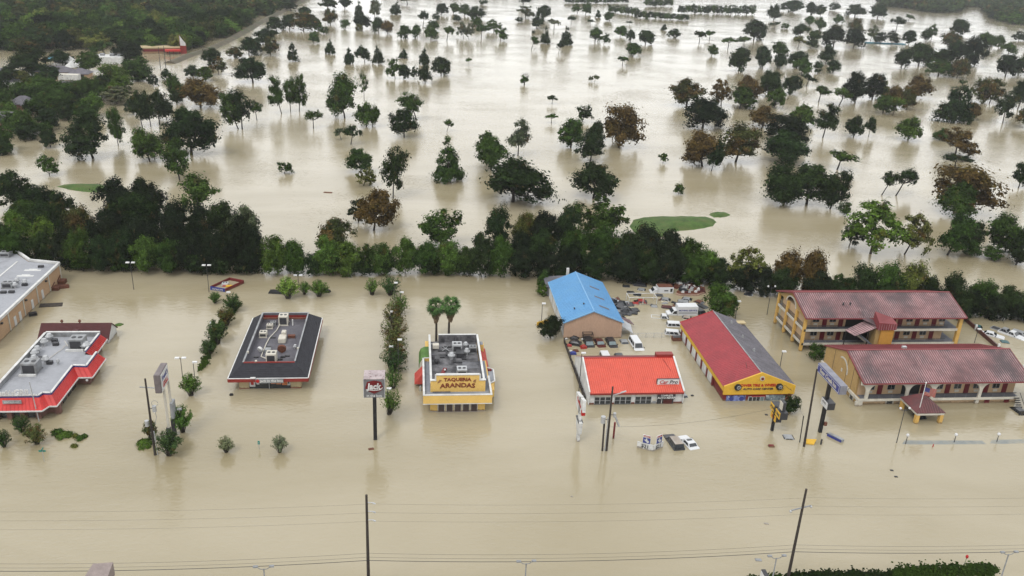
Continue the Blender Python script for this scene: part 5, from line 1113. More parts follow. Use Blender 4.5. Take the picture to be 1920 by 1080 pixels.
# ------------------------------------------------------------------ poles, wires, lamps
def small_things():
    def utility(name, bx, by, top, label, tx=None, arms=()):
        b = at(bx,by); h = height_at(b,top); r = thing(name, b, label, 'utility pole')
        q = Vector((b.x,b.y,h))
        if tx is not None: q = at(tx, top, h)
        MB().tube(b+Vector((0,0,-2)), q, .2, .13, n=8).build('shaft', M['wood'], r)
        return r, b, q
    rA,bA,qA = utility('utility_pole',291,853,710,'leaning utility pole with transformers beside the two-pole grill sign',272)
    rB,bB,qB = utility('utility_pole',1137,845,725,'utility pole with two transformer cans in front of the repair shop',1149)
    rE,bE,qE = utility('utility_pole',1508,837,692,'tall bare utility pole just left of the blue motel sign',1532)
    def xf(r, p, q, t, side, s=1):
        c = p.lerp(q,t)+Vector(side); MB().tube(c-Vector((0,0,.5*s)),c+Vector((0,0,.5*s)),.32*s,n=12).build('transformer', M['galv'], r)
        MB().beam(p.lerp(q,t),c,.08).build('bracket', M['dark'], r)
    xf(rA,bA,qA,.62,(.75,-.1,0),.9); xf(rA,bA,qA,.42,(-.6,.1,0),.9)
    MB().beam(qA+Vector((-.9,0,-1.3)),qA+Vector((1.1,0,-1.5)),.12).build('crossarm', M['grey'], rA)
    m = MB(); c = bA.lerp(qA,.66); m.path([c+Vector((.9+.45*math.cos(a*.6),-.1,.35+.45*math.sin(a*.6))) for a in range(11)],.03,5); m.path([c+Vector((.7,-.1,-.4)),c+Vector((.9,-.1,-1.8)),c+Vector((.6,-.1,-3))],.04,5); m.build('cable_loop', M['grey'], rA)
    m = MB(); m.tube(bA+Vector((.4,0,-1)),bA+Vector((.25,0,4)),.07); m.build('conduit', M['galv'], rA)
    xf(rB,bB,qB,.5,(-1.0,-.1,0),1.1); xf(rB,bB,qB,.57,(.7,-.1,0),.7); m = MB(); c = bB.lerp(qB,.54); m.tube(c+Vector((.75,-.2,.2)),c+Vector((1.5,-.2,-1.6)),.16); m.build('cut_out_arm', M['galv'], rB)
    m = MB(); m.tube(bB+Vector((-.6,0,-2)),bB+Vector((-.75,0,5.2)),.15,n=8); m.build('second_shaft', M['wood'], rB); m = MB(); m.tube(bB+Vector((-.25,-.1,-1)),bB+Vector((-.3,-.1,6)),.07); m.build('conduit', M['galv'], rB)
    m = MB(); c = bB.lerp(qB,.88); m.beam(c+Vector((-.1,0,-.2)),c+Vector((1.7,0,.35)),.1); m.beam(c+Vector((1.3,0,.3)),c+Vector((2.1,0,.55)),.25,.12); m.build('lamp_arm', M['galv'], rB)
    m = MB(); m.tube(bE+Vector((-.2,1.2,-1)),bE+Vector((-.45,1.2,4.8)),.08); m.build('conduit', M['black'], rE)
    p = at(1150,822); r = thing('marker_post', p, 'dark red marker post beside the transformer pole', 'post'); MB().tube(p-Vector((0,0,1)),p+Vector((0,0,2.9)),.16,n=8).build('shaft', M['maroon'], r)
    # big near poles
    def near(px,ptop,pb,h,label,arms):
        q = at(px,ptop,h); b = Vector((q.x,q.y,0)); 
        r = thing('utility_pole', b, label, 'utility pole'); MB().tube(b+Vector((0,0,-2)),q,.22,.13,n=8).build('shaft', M['wood'], r)
        return r,b,q
    rC,bC,qC = near(687,928,0,15,'tall near utility pole left of centre with three insulators','i')
    rD,bD,qD = near(1512,917,0,15,'tall near utility pole on the right with one crossarm','c')
    dirn = (bD-bC).normalized()
    att = []
    for k in range(3):
        z = 15-1.0-k*1.15; c = bC+Vector((0,0,z)); m = MB(); m.tube(c,c+Vector((.75,0,-.05)),.05,n=6); m.tube(c+Vector((.65,0,-.1)),c+Vector((.95,0,-.2)),.09,n=6); m.build('insulator', M['galv'], rC)
    MB().beam(bD+Vector((-1.3,0,15-2.9)),bD+Vector((1.0,0,15-2.3)),.12).build('crossarm', M['grey'], rD)
    for k in (-1.35,1.0): MB().sph((bD.x+k,bD.y,15-2.7+.25*k),.16).build('insulator', M['galv'], rD)
    W = []
    def wire(p, q, sag, rad, label):
        pts = [p.lerp(q,i/16)-Vector((0,0,sag*4*(i/16)*(1-i/16))) for i in range(17)]
        m = MB(); m.path(pts,rad,4); tag(m.build('overhead_wire', M['dark'], None), label, 'wire', 'overhead wires along the road')
    sp = (bD-bC); L0 = bC-sp; R0_ = bD+sp
    names = ['topmost','second','third']
    for k in range(3):
        z = 13.8-k*1.15
        for nm,(a,b) in (('left of the near poles',(L0,bC)),('between the near poles',(bC,bD)),('right of the near poles',(bD,R0_))):
            wire(a+Vector((.7,0,z)),b+Vector((.7,0,z)),.5,.007,'%s thin power wire %s'%(names[k],nm))
    for k,(z,rad,nm) in enumerate(((7.3,.012,'upper'),(6.75,.012,'middle'),(6.3,.03,'thick lowest'))):
        for n2,(a,b) in (('left of the near poles',(L0,bC)),('between the near poles',(bC,bD)),('right of the near poles',(bD,R0_))):
            wire(a+Vector((0,-.2,z)),b+Vector((0,-.2,z)),.7,rad,'%s cable of the lower bundle %s'%(nm,n2))
    wire(bB+Vector((0,0,4.2)),Vector((57.3,114,4.3)),.9,.014,'thin wire from the transformer pole to the yellow sign')
    wire(Vector((64.3,123.3,2.6)),bE+Vector((-.3,1.2,4.6)),.6,.014,'thin wire from the tyre shop to the bare pole')
    # street lamps
    def lamp(bx,by,ty,label,style,cat='street lamp',grp='parking lot lamps',h=None,rz=0):
        b = at(bx,by); hh = height_at(b,ty) if h is None else h
        r = thing('parking_lot_lamp', b, label, cat, grp, rz)
        MB().tube((b.x,b.y,-1.5),(b.x,b.y,hh),.075,.055,n=6).build('post', M['dark'], r)
        if style==1: MB().box(b.x-.1,b.x+.65,b.y-.2,b.y+.2,hh,hh+.22).build('lamp_head', M['lamp'], r)
        elif style==2:
            for k in (-1,1): MB().box(b.x+k*.55-.35,b.x+k*.55+.35,b.y-.22,b.y+.22,hh,hh+.2).build('lamp_head', M['lamp'], r)
            MB().beam((b.x-.5,b.y,hh-.05),(b.x+.5,b.y,hh-.05),.06).build('lamp_arm', M['dark'], r)
        elif style==3:
            for k in (-1,1):
                m = MB(); m.path([Vector((b.x,b.y,hh-.3)),Vector((b.x+k*.4,b.y,hh-.25)),Vector((b.x+k*.7,b.y,hh))],.04,5); m.build('lamp_arm', M['dark'], r); MB().sph((b.x+k*.75,b.y,hh+.15),.2).build('lamp_head', M['lamp'], r)
        elif style==4: MB().sph((b.x,b.y,hh+.2),.27,sz=1).build('lamp_globe', M['lamp'], r)
        return r
    for a in [(251,543,493,'twin-head lamp standing alone in the water near the left tree belt',2),(392,548,498,'twin-head lamp beside the sunken kiosk roof',2),(560,542,517,'twin-head lamp between the small shrubs behind the burger restaurant',2),
      (343,712,672,'square twin lamp left of the lone crape myrtle, taller of two',2),(366,716,680,'square lamp rising out of the crape myrtle, shorter of two',1),(338,807,768,'lamp inside the large crape myrtle beside the grill sign',1),
      (428,577,549,'lamp in the topmost shrub of the left hedge strip',1),(398,640,606,'lamp in the middle of the left hedge strip',1),
      (740,560,531,'lamp by the paired shrubs at the top of the centre strip',1),(751,575,549,'lamp in the uppermost tree of the centre strip',1),(733,615,585,'lamp in the second tree of the centre strip',1),(747,705,638,'tall lamp in the fourth tree of the centre strip',1),(731,690,651,'lamp left of the fifth tree of the centre strip',1),(727,775,730,'lamp beside the lowest thin tree of the centre strip',1),
      (1015,606,570,'lamp behind the round dark tree left of the blue warehouse',1),(1085,737,663,'tall lamp at the left wall of the repair shop',1),(1438,590,538,'curved twin lamp left of the rear motel wing',3),(1462,690,660,'single lamp between tyre shop and motel',1),(1681,830,767,'tall twin globe lamp in front of the motel porch',3),
      (1827,643,618,'lamp between rear motel wing and brown lot fence',1),(1378,600,566,'lamp at the upper right corner of the tyre shop',1),
      (1698,832,818,'first globe lamp from the left on the sunken roadside strip',4),(1789,829,817,'second globe lamp from the left on the sunken roadside strip',4),(1869,828,816,'third globe lamp from the left on the sunken roadside strip',4)]: lamp(*a)
    for px,py,l in ((494,1061,'cobra-head street lamp nearest the grey sign cabinet'),(987,1051,'cobra-head street lamp at the bottom centre of the road'),(1457,1041,'cobra-head street lamp just left of the right near pole'),(1893,1034,'cobra-head street lamp at the bottom right corner')):
        q = at(px,py,8.5); r = thing('street_lamp',(q.x,q.y,0),l,'street lamp','twin-arm street lamps along the road median')
        MB().tube((q.x,q.y,-2),(q.x,q.y,8.1),.1,.07,n=8).build('post', M['grey'], r)
        for k in (-1,1):
            m = MB(); m.path([Vector((q.x,q.y,8.0)),Vector((q.x+k*.4,q.y,8.1)),Vector((q.x+k*.7,q.y,8.4))],.045,5); m.build('lamp_arm', M['grey'], r); MB().box(q.x+k*.85-.25,q.x+k*.85+.25,q.y-.14,q.y+.14,8.35,8.5).build('lamp_head', M['grey'], r)
    # flag poles
    b = at(1718,790); r = thing('flagpole', b, 'white flagpole with a limp stars and stripes flag before the motel', 'flagpole')
    h = height_at(b,719); MB().tube((b.x,b.y,-1.5),(b.x,b.y,h),.09,.06,n=8).build('pole', M['white'], r); MB().sph((b.x,b.y,h+.12),.15).build('finial', M['white'], r)
    fl = thing('flag', (b.x,b.y,h-.8), 'stars and stripes flag drooping from the white motel flagpole', 'flag')
    n = 12
    def fz(i): return .12*math.sin(i*.9), -.035*i
    for k in range(13):
        m = MB()
        for i in range(n):
            if k < 7 and i < 5: continue
            y0,dz0 = fz(i); y1,dz1 = fz(i+1); zt = h-.75-k*.11
            m.ext([(b.x+.08+i*.17,b.y+y0,zt+dz0),(b.x+.08+(i+1)*.17,b.y+y1,zt+dz1),(b.x+.08+(i+1)*.17,b.y+y1,zt-.11+dz1),(b.x+.08+i*.17,b.y+y0,zt-.11+dz0)],(0,.01,0))
        m.build('stripe', M['signred'] if k%2==0 else M['white'], fl)
    m = MB()
    for i in range(5):
        y0,dz0 = fz(i); y1,dz1 = fz(i+1); m.ext([(b.x+.08+i*.17,b.y+y0,h-.75+dz0),(b.x+.08+(i+1)*.17,b.y+y1,h-.75+dz1),(b.x+.08+(i+1)*.17,b.y+y1,h-1.52+dz1),(b.x+.08+i*.17,b.y+y0,h-1.52+dz0)],(0,.01,0))
    m.build('canton', M['navy'], fl)
    b = at(74,790); r = thing('flagpole', b, 'bare white flagpole in front of the grill restaurant', 'flagpole'); h = height_at(b,716); q = at(55,716,h)
    MB().tube((b.x,b.y,-1),q,.09,.06,n=8).build('pole', M['galv'], r)
    # sunken kiosk
    z = .45; r = thing('sunken_kiosk', (-40,174.5,0), 'sunken square kiosk with maroon and blue fascia and open roof', 'kiosk')
    c = [Vector((-42.9,173.2,0)),Vector((-39.6,171.9,0)),Vector((-36.6,176.6,0)),Vector((-39.9,178.2,0))]
    for i,(mm) in enumerate(('bluesign','maroon','maroon','maroon')):
        a,b = c[i],c[(i+1)%4]; m = MB(); m.ext([a+Vector((0,0,-.3)),b+Vector((0,0,-.3)),b+Vector((0,0,.75)),a+Vector((0,0,.75))],(.0,.18,0)); m.build('fascia', M[mm], r)
    m = MB(); m.slab([p.lerp((c[0]+c[2])/2,.08)+Vector((0,0,.25)) for p in c],.1); m.build('roof', mat('muddy_roof',(.4,.33,.22),.8), r)
    hvac(r,-40.2,175.2,.27,1.3,1.0,.55,'white'); MB().box(-39.9,-38.6,173.9,174.7,.27,.5).build('roof_box', M['yellow'], r); MB().box(-40.6,-39.4,174.3,175,.27,.45).build('roof_box', M['signred'], r)
    d = (c[1]-c[0]).normalized(); nn = Vector((d.y,-d.x,0)); mid = (c[0]+c[1])/2
    t = MB(); text_mb(t,"DONUTS",.6,lambda u,v,w: tuple(mid+d*u+nn*(w+.01)+Vector((0,0,.25+v))),bold=.01,depth=.03); t.build('lettering', M['white'], r)
    # black floats / sunken things
    for px,py,w_,d_,h_,mm,l,nm in ((520,549,2.0,.8,.55,'black','black car roof left of the three shrubs behind the burger restaurant','sunken_car'),(612,547,1.0,.6,.5,'black','black car roof right of the three shrubs behind the burger restaurant','sunken_car'),
        (434,741,.35,.25,.35,'black','small black bag floating near the burger restaurant','floating_bag'),(488,723,.45,.3,.15,'dark','dark mat floating under the burger restaurant front','floating_mat'),(696,842,.5,.3,.12,'rust','brown board floating below the cube sign','floating_board'),
        (1446,837,.55,.35,.3,'maroon','dark red drum top below the yellow pole sign','floating_drum'),(1437,778,.3,.2,.15,'dark','dark debris below the tyre shop','floating_debris'),(1552,813,.25,.15,.12,'dark','tiny dark debris between the two sign poles','floating_debris'),(1672,882,.3,.2,.1,'dark','dark debris in the road, upper of two','floating_debris'),(1680,894,.3,.2,.1,'dark','dark debris in the road, lower of two','floating_debris'),
        (1422,1050,.5,.3,.1,'grey','grey debris near the right near pole','floating_debris'),(1437,982,.4,.2,.08,'white','white litter afloat in the road','floating_litter'),(1072,931,.2,.15,.08,'white','speck of white litter in the middle of the road','floating_litter'),
        (1298,742,.3,.2,.2,'dark','dark debris right of the grey car corner','floating_debris'),(615,361,1.6,.5,.15,'rust','broken branch raft in the open golf course water','floating_branches'),(96,572,2.6,1.2,.1,'bark','mat of brown leaves against the tan warehouse','floating_branches'),(270,360,.1,.1,.1,'rust','','')):
        if not nm: continue
        q = at(px,py); m = MB(); m.hexa([(-w_,-d_,-.3),(w_,-d_,-.3),(w_,d_,-.3),(-w_,d_,-.3)],[(-w_*.75,-d_*.7,h_),(w_*.8,-d_*.8,h_*.9),(w_*.7,d_*.7,h_),(-w_*.8,d_*.8,h_*.85)])
        o = m.build(nm, M[mm], None, loc=(q.x,q.y,0), rz=rnd.uniform(-.3,.3), bevel=min(.08,h_*.3)); tag(o,l,'car' if 'car' in nm else 'debris')
    q = at(1566,823); r = thing('fallen_sign',(q.x,q.y,0),'grey sign box floating on its side right of the motel sign pole','sign'); MB().ext([(q.x-.9,q.y+1.0,-.2),(q.x-.4,q.y+1.2,-.2),(q.x+1.0,q.y-.9,-.2),(q.x+.5,q.y-1.1,-.2)],(0,0,.7)).build('cabinet', M['grey'], r); MB().ext([(q.x-.93,q.y+.98,0),(q.x+.45,q.y-1.1,0),(q.x+.45,q.y-1.1,.4),(q.x-.93,q.y+.98,.4)],(-.03,-.02,0)).build('sign_face', M['bluesign'], r)
    q = at(1521,831); r = thing('yellow_canoe',(q.x,q.y,0),'yellow and white sign board afloat between the motel poles','board'); m = MB(); m.ext([(q.x-1,q.y-.3,.05),(q.x+.2,q.y-.5,.0),(q.x+1.0,q.y+.4,.3),(q.x-.7,q.y+.5,.35)],(0,0,.15)); m.build('board', M['yellow'], r); r.name = 'floating_sign_board'
    q = at(1539,833); r = thing('hydrant_post',(q.x,q.y,0),'short dark post right of the floating yellow board','post'); MB().tube((q.x,q.y,-.5),(q.x,q.y,.9),.14,n=8).build('shaft', M['dark'], r)
    q = at(1749,838); r = thing('marker_post',(q.x,q.y,0),'tiny red marker between the first two globe lamps','post'); MB().tube((q.x,q.y,-.5),(q.x,q.y,.5),.08,n=6).build('shaft', M['signred'], r)
    # shallow strip of the roadside verge just under water
    m = MB(); a = at(1688,829); b = at(1845,829); c2 = at(1852,828); d2 = at(1960,826)
    for s,e in ((a,b),(c2,d2)): m._add([(s.x,s.y-.55,.004),(s.x+2,s.y-.75,.004),(e.x,e.y-.6,.004),(e.x,e.y+.45,.004),(s.x+1,s.y+.5,.004)],[(0,1,2,3,4)])
    tag(m.build('verge_strip', mat('blue_grey_silt',(.25,.27,.26),.4,var=.12,sc=.6,dirt=(.36,.34,.27),dsc=.5,dlo=.42,dhi=.65), None), kind='structure')
    # near sign tops at the bottom edge
    r = thing('near_pylon_sign',(-33,86,0),'grey top of a pylon sign cut off by the bottom edge','sign')
    q = [at(174,1057,8),at(212,1054,8),at(198,1092,8),at(150,1094,8)]; MB().ext([v for v in q][::-1],(0,0,-1.6)).build('cabinet', mat('taupe_cabinet',(.33,.27,.25),.7), r)
    cc = (q[0]+q[2])/2; MB().tube((cc.x,cc.y,-2),(cc.x,cc.y,6.3),.25).build('pole', M['dark'], r)
    q = at(1434,1074,5); r = thing('near_pylon_sign',(q.x,q.y,0),'white sign edge poking up at the bottom left of the hedge','sign'); MB().box(q.x-.2,q.x+.3,q.y-2.5,q.y+.6,3.8,5).build('cabinet', M['dark'], r); MB().box(q.x-.26,q.x-.203,q.y-2.4,q.y+.5,3.9,4.9).build('sign_face', M['white'], r); MB().tube((q.x,q.y-1,-2),(q.x,q.y-1,3.8),.15).build('pole', M['dark'], r)
small_things()
# ------------------------------------------------------------------ plants
def leaf_mesh(name, clusters, per, size, rng, shape='oak', flat=.35):
    """clusters: (x,y,z,r); leaf clumps as small quads spread through each cluster's volume"""
    V = []; F = []; ctr = np.array([0,0,.5])
    for (cx,cy,cz,r) in clusters:
        n = max(8,int(per*(r/.14)**1.6))
        d = rng.normal(size=(n,3)); d /= np.linalg.norm(d,axis=1)[:,None]
        rad = r*1.12*np.minimum(1.75,.38+.46*np.abs(rng.normal(size=(n,1)))+.25*rng.random((n,1)))
        st = 1+.45*rng.normal(size=3).clip(-.9,.9); p = np.array([cx,cy,cz])+d*rad*np.array([1,1,.82])*st
        o_ = np.array([cx,cy,(cz-.5)*1.2]); nn = d*.75+o_*1.3+np.array([0,0,.55])+rng.normal(size=(n,3))*.34; nn /= np.linalg.norm(nn,axis=1)[:,None]
        t = np.cross(nn, rng.normal(size=(n,3))); t /= np.linalg.norm(t,axis=1)[:,None]; b = np.cross(nn,t)
        s = size*rng.uniform(.55,1.35,size=(n,1)); e = rng.uniform(.5,1,size=(n,1))
        q = np.stack([p-t*s-b*s*e*.3, p+t*s*.1-b*s*e, p+t*s+b*s*e*.2, p-t*s*.2+b*s*e],axis=1)
        V.append(q.reshape(-1,3))
    V = np.concatenate(V); n = len(V)//4
    me = bpy.data.meshes.new(name); me.vertices.add(len(V)); me.vertices.foreach_set('co', V.astype(np.float32).ravel())
    me.loops.add(4*n); me.loops.foreach_set('vertex_index', np.arange(4*n,dtype=np.int32)); me.polygons.add(n)
    me.polygons.foreach_set('loop_start', np.arange(0,4*n,4,dtype=np.int32)); me.polygons.foreach_set('loop_total', np.full(n,4,dtype=np.int32))
    me.update(); me.validate(); me.materials.append(LEAF); return me
def clusters(kind, rng):
    C = []
    def sph(n, c, R, rr, lo=-1, inner=.25, top=1):
        k = 0
        while k < n:
            d = rng.normal(size=3); d /= np.linalg.norm(d)
            if d[2] < lo: continue
            f = rng.uniform(.72,1.0) if rng.random() > inner else rng.uniform(.2,.7)
            p = np.array(c)+d*np.array(R)*f; C.append((*p, rng.uniform(*rr))); k += 1
    if kind=='oak':
        L = rng.integers(4,6)
        for i in range(L):
            a = i*6.28/L+rng.uniform(-.4,.4); c = (.22*math.cos(a),.22*math.sin(a),.52+rng.uniform(-.1,.12)); sph(9,c,(.23,.23,.22),(.07,.125),-.75)
        sph(9,(rng.uniform(-.08,.08),rng.uniform(-.08,.08),.66),(.27,.27,.2),(.08,.13),-.3); sph(7,(rng.uniform(-.07,.07),rng.uniform(-.07,.07),.78),(.16,.16,.16),(.08,.12),-.5)
    elif kind=='full':
        L = 5
        for i in range(L):
            a = i*6.28/L+rng.uniform(-.4,.4); c = (.22*math.cos(a),.22*math.sin(a),.4+rng.uniform(-.1,.2)); sph(9,c,(.25,.25,.27),(.08,.14),-.9)
        sph(12,(rng.uniform(-.08,.08),rng.uniform(-.08,.08),.68),(.27,.27,.24),(.08,.14),-.4); sph(7,(0,0,.2),(.36,.36,.12),(.1,.15))
    elif kind=='tall':
        sph(20,(0,0,.6),(.34,.34,.3),(.08,.13),-.8); sph(9,(rng.uniform(-.15,.15),0,.82),(.2,.2,.13),(.07,.11)); sph(8,(.1,.05,.42),(.3,.3,.14),(.07,.1))
    elif kind=='flat':
        for i in range(4):
            a = i*1.57+rng.uniform(-.5,.5); sph(6,(.26*math.cos(a),.26*math.sin(a),.74+rng.uniform(-.05,.08)),(.2,.2,.13),(.07,.12),-.5)
        sph(4,(0,0,.84),(.2,.2,.08),(.09,.13))
    elif kind=='cone':
        for i in range(64):
            z = 1-.93*(1-rng.random())**.5; R = .5*(1-z)**.8+.02; a = rng.uniform(0,6.28); f = rng.uniform(.05,1)**.5; C.append((R*f*math.cos(a),R*f*math.sin(a),z,rng.uniform(.075,.12)*(1.1-.5*z)))
    elif kind=='airy':
        for i in range(5):
            a = i*1.26+rng.uniform(-.4,.4); sph(9,(.25*math.cos(a),.25*math.sin(a),.55+rng.uniform(-.12,.15)),(.22,.22,.22),(.05,.09),-.8)
        sph(10,(0,0,.78),(.24,.24,.16),(.06,.09))
    elif kind=='bush':
        sph(26,(0,0,.45),(.38,.38,.42),(.1,.15),-.75,.2)
    elif kind=='thin':
        for i in range(20):
            z = .3+.66*rng.random(); a = rng.uniform(0,6.28); R = .3*math.sin(math.pi*(z-.18)/.9); C.append((R*math.cos(a),R*math.sin(a),z,rng.uniform(.06,.12)))
    k = {'oak':1.26,'tall':1.12,'flat':1.4,'airy':1.2}.get(kind)
    if k: C = [(x,y,1-(1-z)*k,r) for x,y,z,r in C]
    return C
def trunk_mesh(name, kind, C, rng, th):
    m = MB(); fz = {'oak':.19,'full':.12,'tall':.36,'flat':.45,'cone':.9,'airy':.32,'bush':.1,'thin':.85}[kind]
    top = Vector((rng.uniform(-.03,.03),rng.uniform(-.03,.03),fz))
    m.tube((0,0,-.12),(top.x*.4,top.y*.4,fz*.5),th,th*.8,n=7,cap=False); m.tube((top.x*.4,top.y*.4,fz*.5),top,th*.8,th*.62 if kind not in ('cone','thin') else th*.2,n=7,cap=False)
    if kind not in ('cone','thin'):
        idx = rng.permutation(len(C))[:13 if kind not in ('bush','full') else 6]
        for j in idx:
            c = Vector(C[j][:3]); mid = top.lerp(c,.5)+Vector((c.x*.18,c.y*.18,-.03)); s = th*rng.uniform(.3,.5)
            m.tube(top-Vector((0,0,.02)),mid,s,s*.65,n=5,cap=False); m.tube(mid,c,s*.65,s*.2,n=5,cap=False)
            for k in range(2):
                e = c+Vector(rng.normal(size=3)*.09); m.tube(mid.lerp(c,.5),e,s*.35,s*.1,n=4,cap=False)
    me = m.mesh(name, M['bark'], smooth=True); return me
PROTO = {}
rg = np.random.default_rng(11)
def proto(kind, lod):
    key = (kind,lod)
    if key not in PROTO:
        L = []
        per, size, nv = {0:(240,.0235,5),1:(120,.033,5),2:(40,.058,5)}[lod]
        if kind=='bush': per = int(per*.9)
        for i in range(nv):
            C = clusters(kind, rg)
            L.append((leaf_mesh('crown_leaves',C,per,size,rg,kind), trunk_mesh('trunk_wood',kind,C,rg,{'oak':.028,'full':.02,'tall':.024,'flat':.028,'cone':.03,'airy':.022,'bush':.02,'thin':.02}[kind])))
        PROTO[key] = L
    return PROTO[key]
def spray_bush(rng, per=80):
    """crape myrtle: vase of upright sprays with drooping leafy tips"""
    C = []; m = MB()
    for i in range(46):
        a = rng.uniform(0,6.28); k = rng.uniform(.1,1)**.5; R = .5*k; z = 1.0-.62*k*k*rng.uniform(.6,1.3)
        tip = Vector((R*math.cos(a),R*math.sin(a),max(.16,z))); base = Vector((.04*math.cos(a),.04*math.sin(a),-.1)); mid = Vector((R*.45*math.cos(a),R*.45*math.sin(a),tip.z*.62))
        m.tube(base,mid,.012,.008,n=4,cap=False); m.tube(mid,tip,.008,.003,n=4,cap=False)
        for t in (-.1,.3,.65,1.0): q = mid.lerp(tip,t); C.append((q.x,q.y,q.z,.07))
    return leaf_mesh('spray_leaves',C,per,.024,rng), m.mesh('stems',M['bark'])
SPRAY = [spray_bush(rg) for _ in range(4)]; SPARSE = [spray_bush(rg,34) for _ in range(3)]
COLS = {'D':(.03,.053,.016,0),'G':(.055,.102,.019,.0),'L':(.095,.165,.028,0),'B':(.12,.085,.024,.7),'M':(.065,.078,.024,.42),'O':(.13,.145,.035,.12),'P':(.12,.14,.075,.1),'K':(.02,.031,.014,0)}
CW = {'D':'dark green','G':'mid green','L':'bright green','B':'rust brown','M':'brown-flecked green','O':'olive','P':'pale grey-green','K':'blackish green'}
KW = {'oak':'broad-crowned tree','tall':'tall tree','flat':'flat-topped tree','cone':'cone-shaped tree','airy':'open-crowned tree','bush':'bushy tree','full':'leafy tree','thin':'slender tree','spray':'crape myrtle'}
KN = {'oak':'broadleaf_tree','tall':'tall_tree','flat':'flat_topped_tree','cone':'conifer_tree','airy':'open_crowned_tree','bush':'bushy_tree','full':'thicket_tree','thin':'slender_tree','spray':'crape_myrtle'}
ALLT = []
def tree(kind, col, cx, top, w, bx, by, area, group=None, h=None, wm=None, pos=None, rz=None):
    """cx,w: crown centre and width in the photograph, top: crown top, (bx,by): where the trunk meets the water"""
    b = at(bx,by) if pos is None else Vector(pos)
    hh = height_at(b,top) if h is None else h
    s = px_per_m(b); W = (w/s if wm is None else wm)
    pxh = hh*s
    if kind=='spray': cr,tk = SPARSE[rnd.randrange(3)] if 'centre strip' in area else SPRAY[rnd.randrange(4)]
    else:
        lod = 0 if pxh > 52 else (1 if pxh > 24 else 2)
        cr,tk = rnd.choice(proto(kind,lod))
    r = thing(KN[kind], b, 'x', 'tree' if kind not in ('spray',) else 'shrub', group)
    lean = (cx-bx)/s if pos is None else 0
    a = rnd.uniform(0,6.28) if rz is None else rz
    sh = Vector((lean*.0,0,0))
    W *= 1.05
    c = bpy.data.objects.new('crown', cr); COL.objects.link(c); c.parent = r; c.rotation_euler.z = a; c.scale = (W,W,hh*1.0)
    t = bpy.data.objects.new('trunk', tk); COL.objects.link(t); t.parent = r; t.rotation_euler.z = a; t.scale = (W,W,hh)
    if abs(lean) > .25:   # whole tree leans so that the crown sits where it does
        ang = math.atan2(lean, hh*.7); r.rotation_euler = (0, max(-.5,min(.5,ang)), 0)
    j = rnd.uniform(.82,1.2); C = COLS[col]
    if kind=='spray': j *= 2.1
    c.color = (C[0]*j*rnd.uniform(.92,1.08),C[1]*j,C[2]*j*rnd.uniform(.9,1.1),C[3])
    ALLT.append((r,area,col,kind,bx,by,pxh)); return r
def rows(area, group, s):
    for ln in s.strip().split('\n'):
        for it in ln.split(';'):
            p = it.split()
            if not p: continue
            if p[0][0]=='o' and ('belt' in area or 'houses' in area): p[0] = 'F'+p[0][1]
            k = {'F':'full','o':'oak','t':'tall','f':'flat','c':'cone','a':'airy','b':'bush','n':'thin','s':'spray'}[p[0][0]]
            x0,x1,top,bx,by = map(float,p[1:6]); tree(k,p[0][1],(x0+x1)/2,top,x1-x0,bx,by,area,group)
GC = 'trees standing in the flooded golf course'
rows('by the flooded houses','trees among the flooded houses','''
oD 18 98 88 60 142; oD 95 137 92 118 122; oG 145 190 90 168 134; fG 172 212 74 200 109; oK 212 270 70 242 116; oG 225 288 106 258 152; oL 185 250 116 215 172
oO 30 62 128 45 160; oG 40 118 136 80 192; oG 128 205 140 165 187; oG 65 145 163 105 216; oD -12 22 138 5 205; oL 0 38 186 18 228; oG 25 70 203 48 255; oD 68 112 198 92 243
oG -8 28 233 10 282; oL 150 197 171 172 218; aP 190 250 158 220 195; bD 30 60 150 40 175; bD 100 140 150 118 172; oD 110 160 175 135 208; bG 60 100 225 80 250; oD -15 20 250 0 290
oD 120 150 175 130 205; oG 150 180 150 165 180; oD 45 75 185 60 215; bG 0 30 262 12 290; oG 205 240 135 222 165; oD 105 140 185 122 225
oD 0 40 118 18 160; oG 20 60 150 40 195; oD 70 120 120 92 160; oK 120 165 150 142 188; oG -10 30 165 8 215; oD 30 75 225 52 262; oG 140 185 190 160 228; oG 95 150 150 120 198; oD 60 100 160 80 205; oL 200 240 150 222 190; oD 165 215 140 190 180; oG 0 45 205 22 245''')
rows('at the left of the golf course',GC,'''
oD 120 205 206 175 297; oG 205 236 190 222 273; tD 243 285 165 267 238; tD 262 300 168 283 238; tD 275 327 164 300 234; oD 298 330 180 312 224
bD 275 298 137 288 161; oD 300 322 128 313 149; oD 75 110 236 95 276; oG 312 350 134 330 190; oD 345 378 119 362 146; oG 370 403 119 385 151; oB 338 415 142 376 202
oD 380 420 84 392 121; aM 395 428 103 410 140; oM 424 458 86 440 109; oD 448 490 64 467 103; oD 435 502 100 474 155; tG 405 455 168 447 242; tD 425 482 166 454 242; fG 466 494 190 482 226
oD 305 412 194 359 290; oG 243 303 233 281 303; tG 302 362 257 337 338; bG 70 112 287 93 329; bD 318 345 160 332 195; oD 235 262 180 250 215; oG 330 362 195 345 235''')
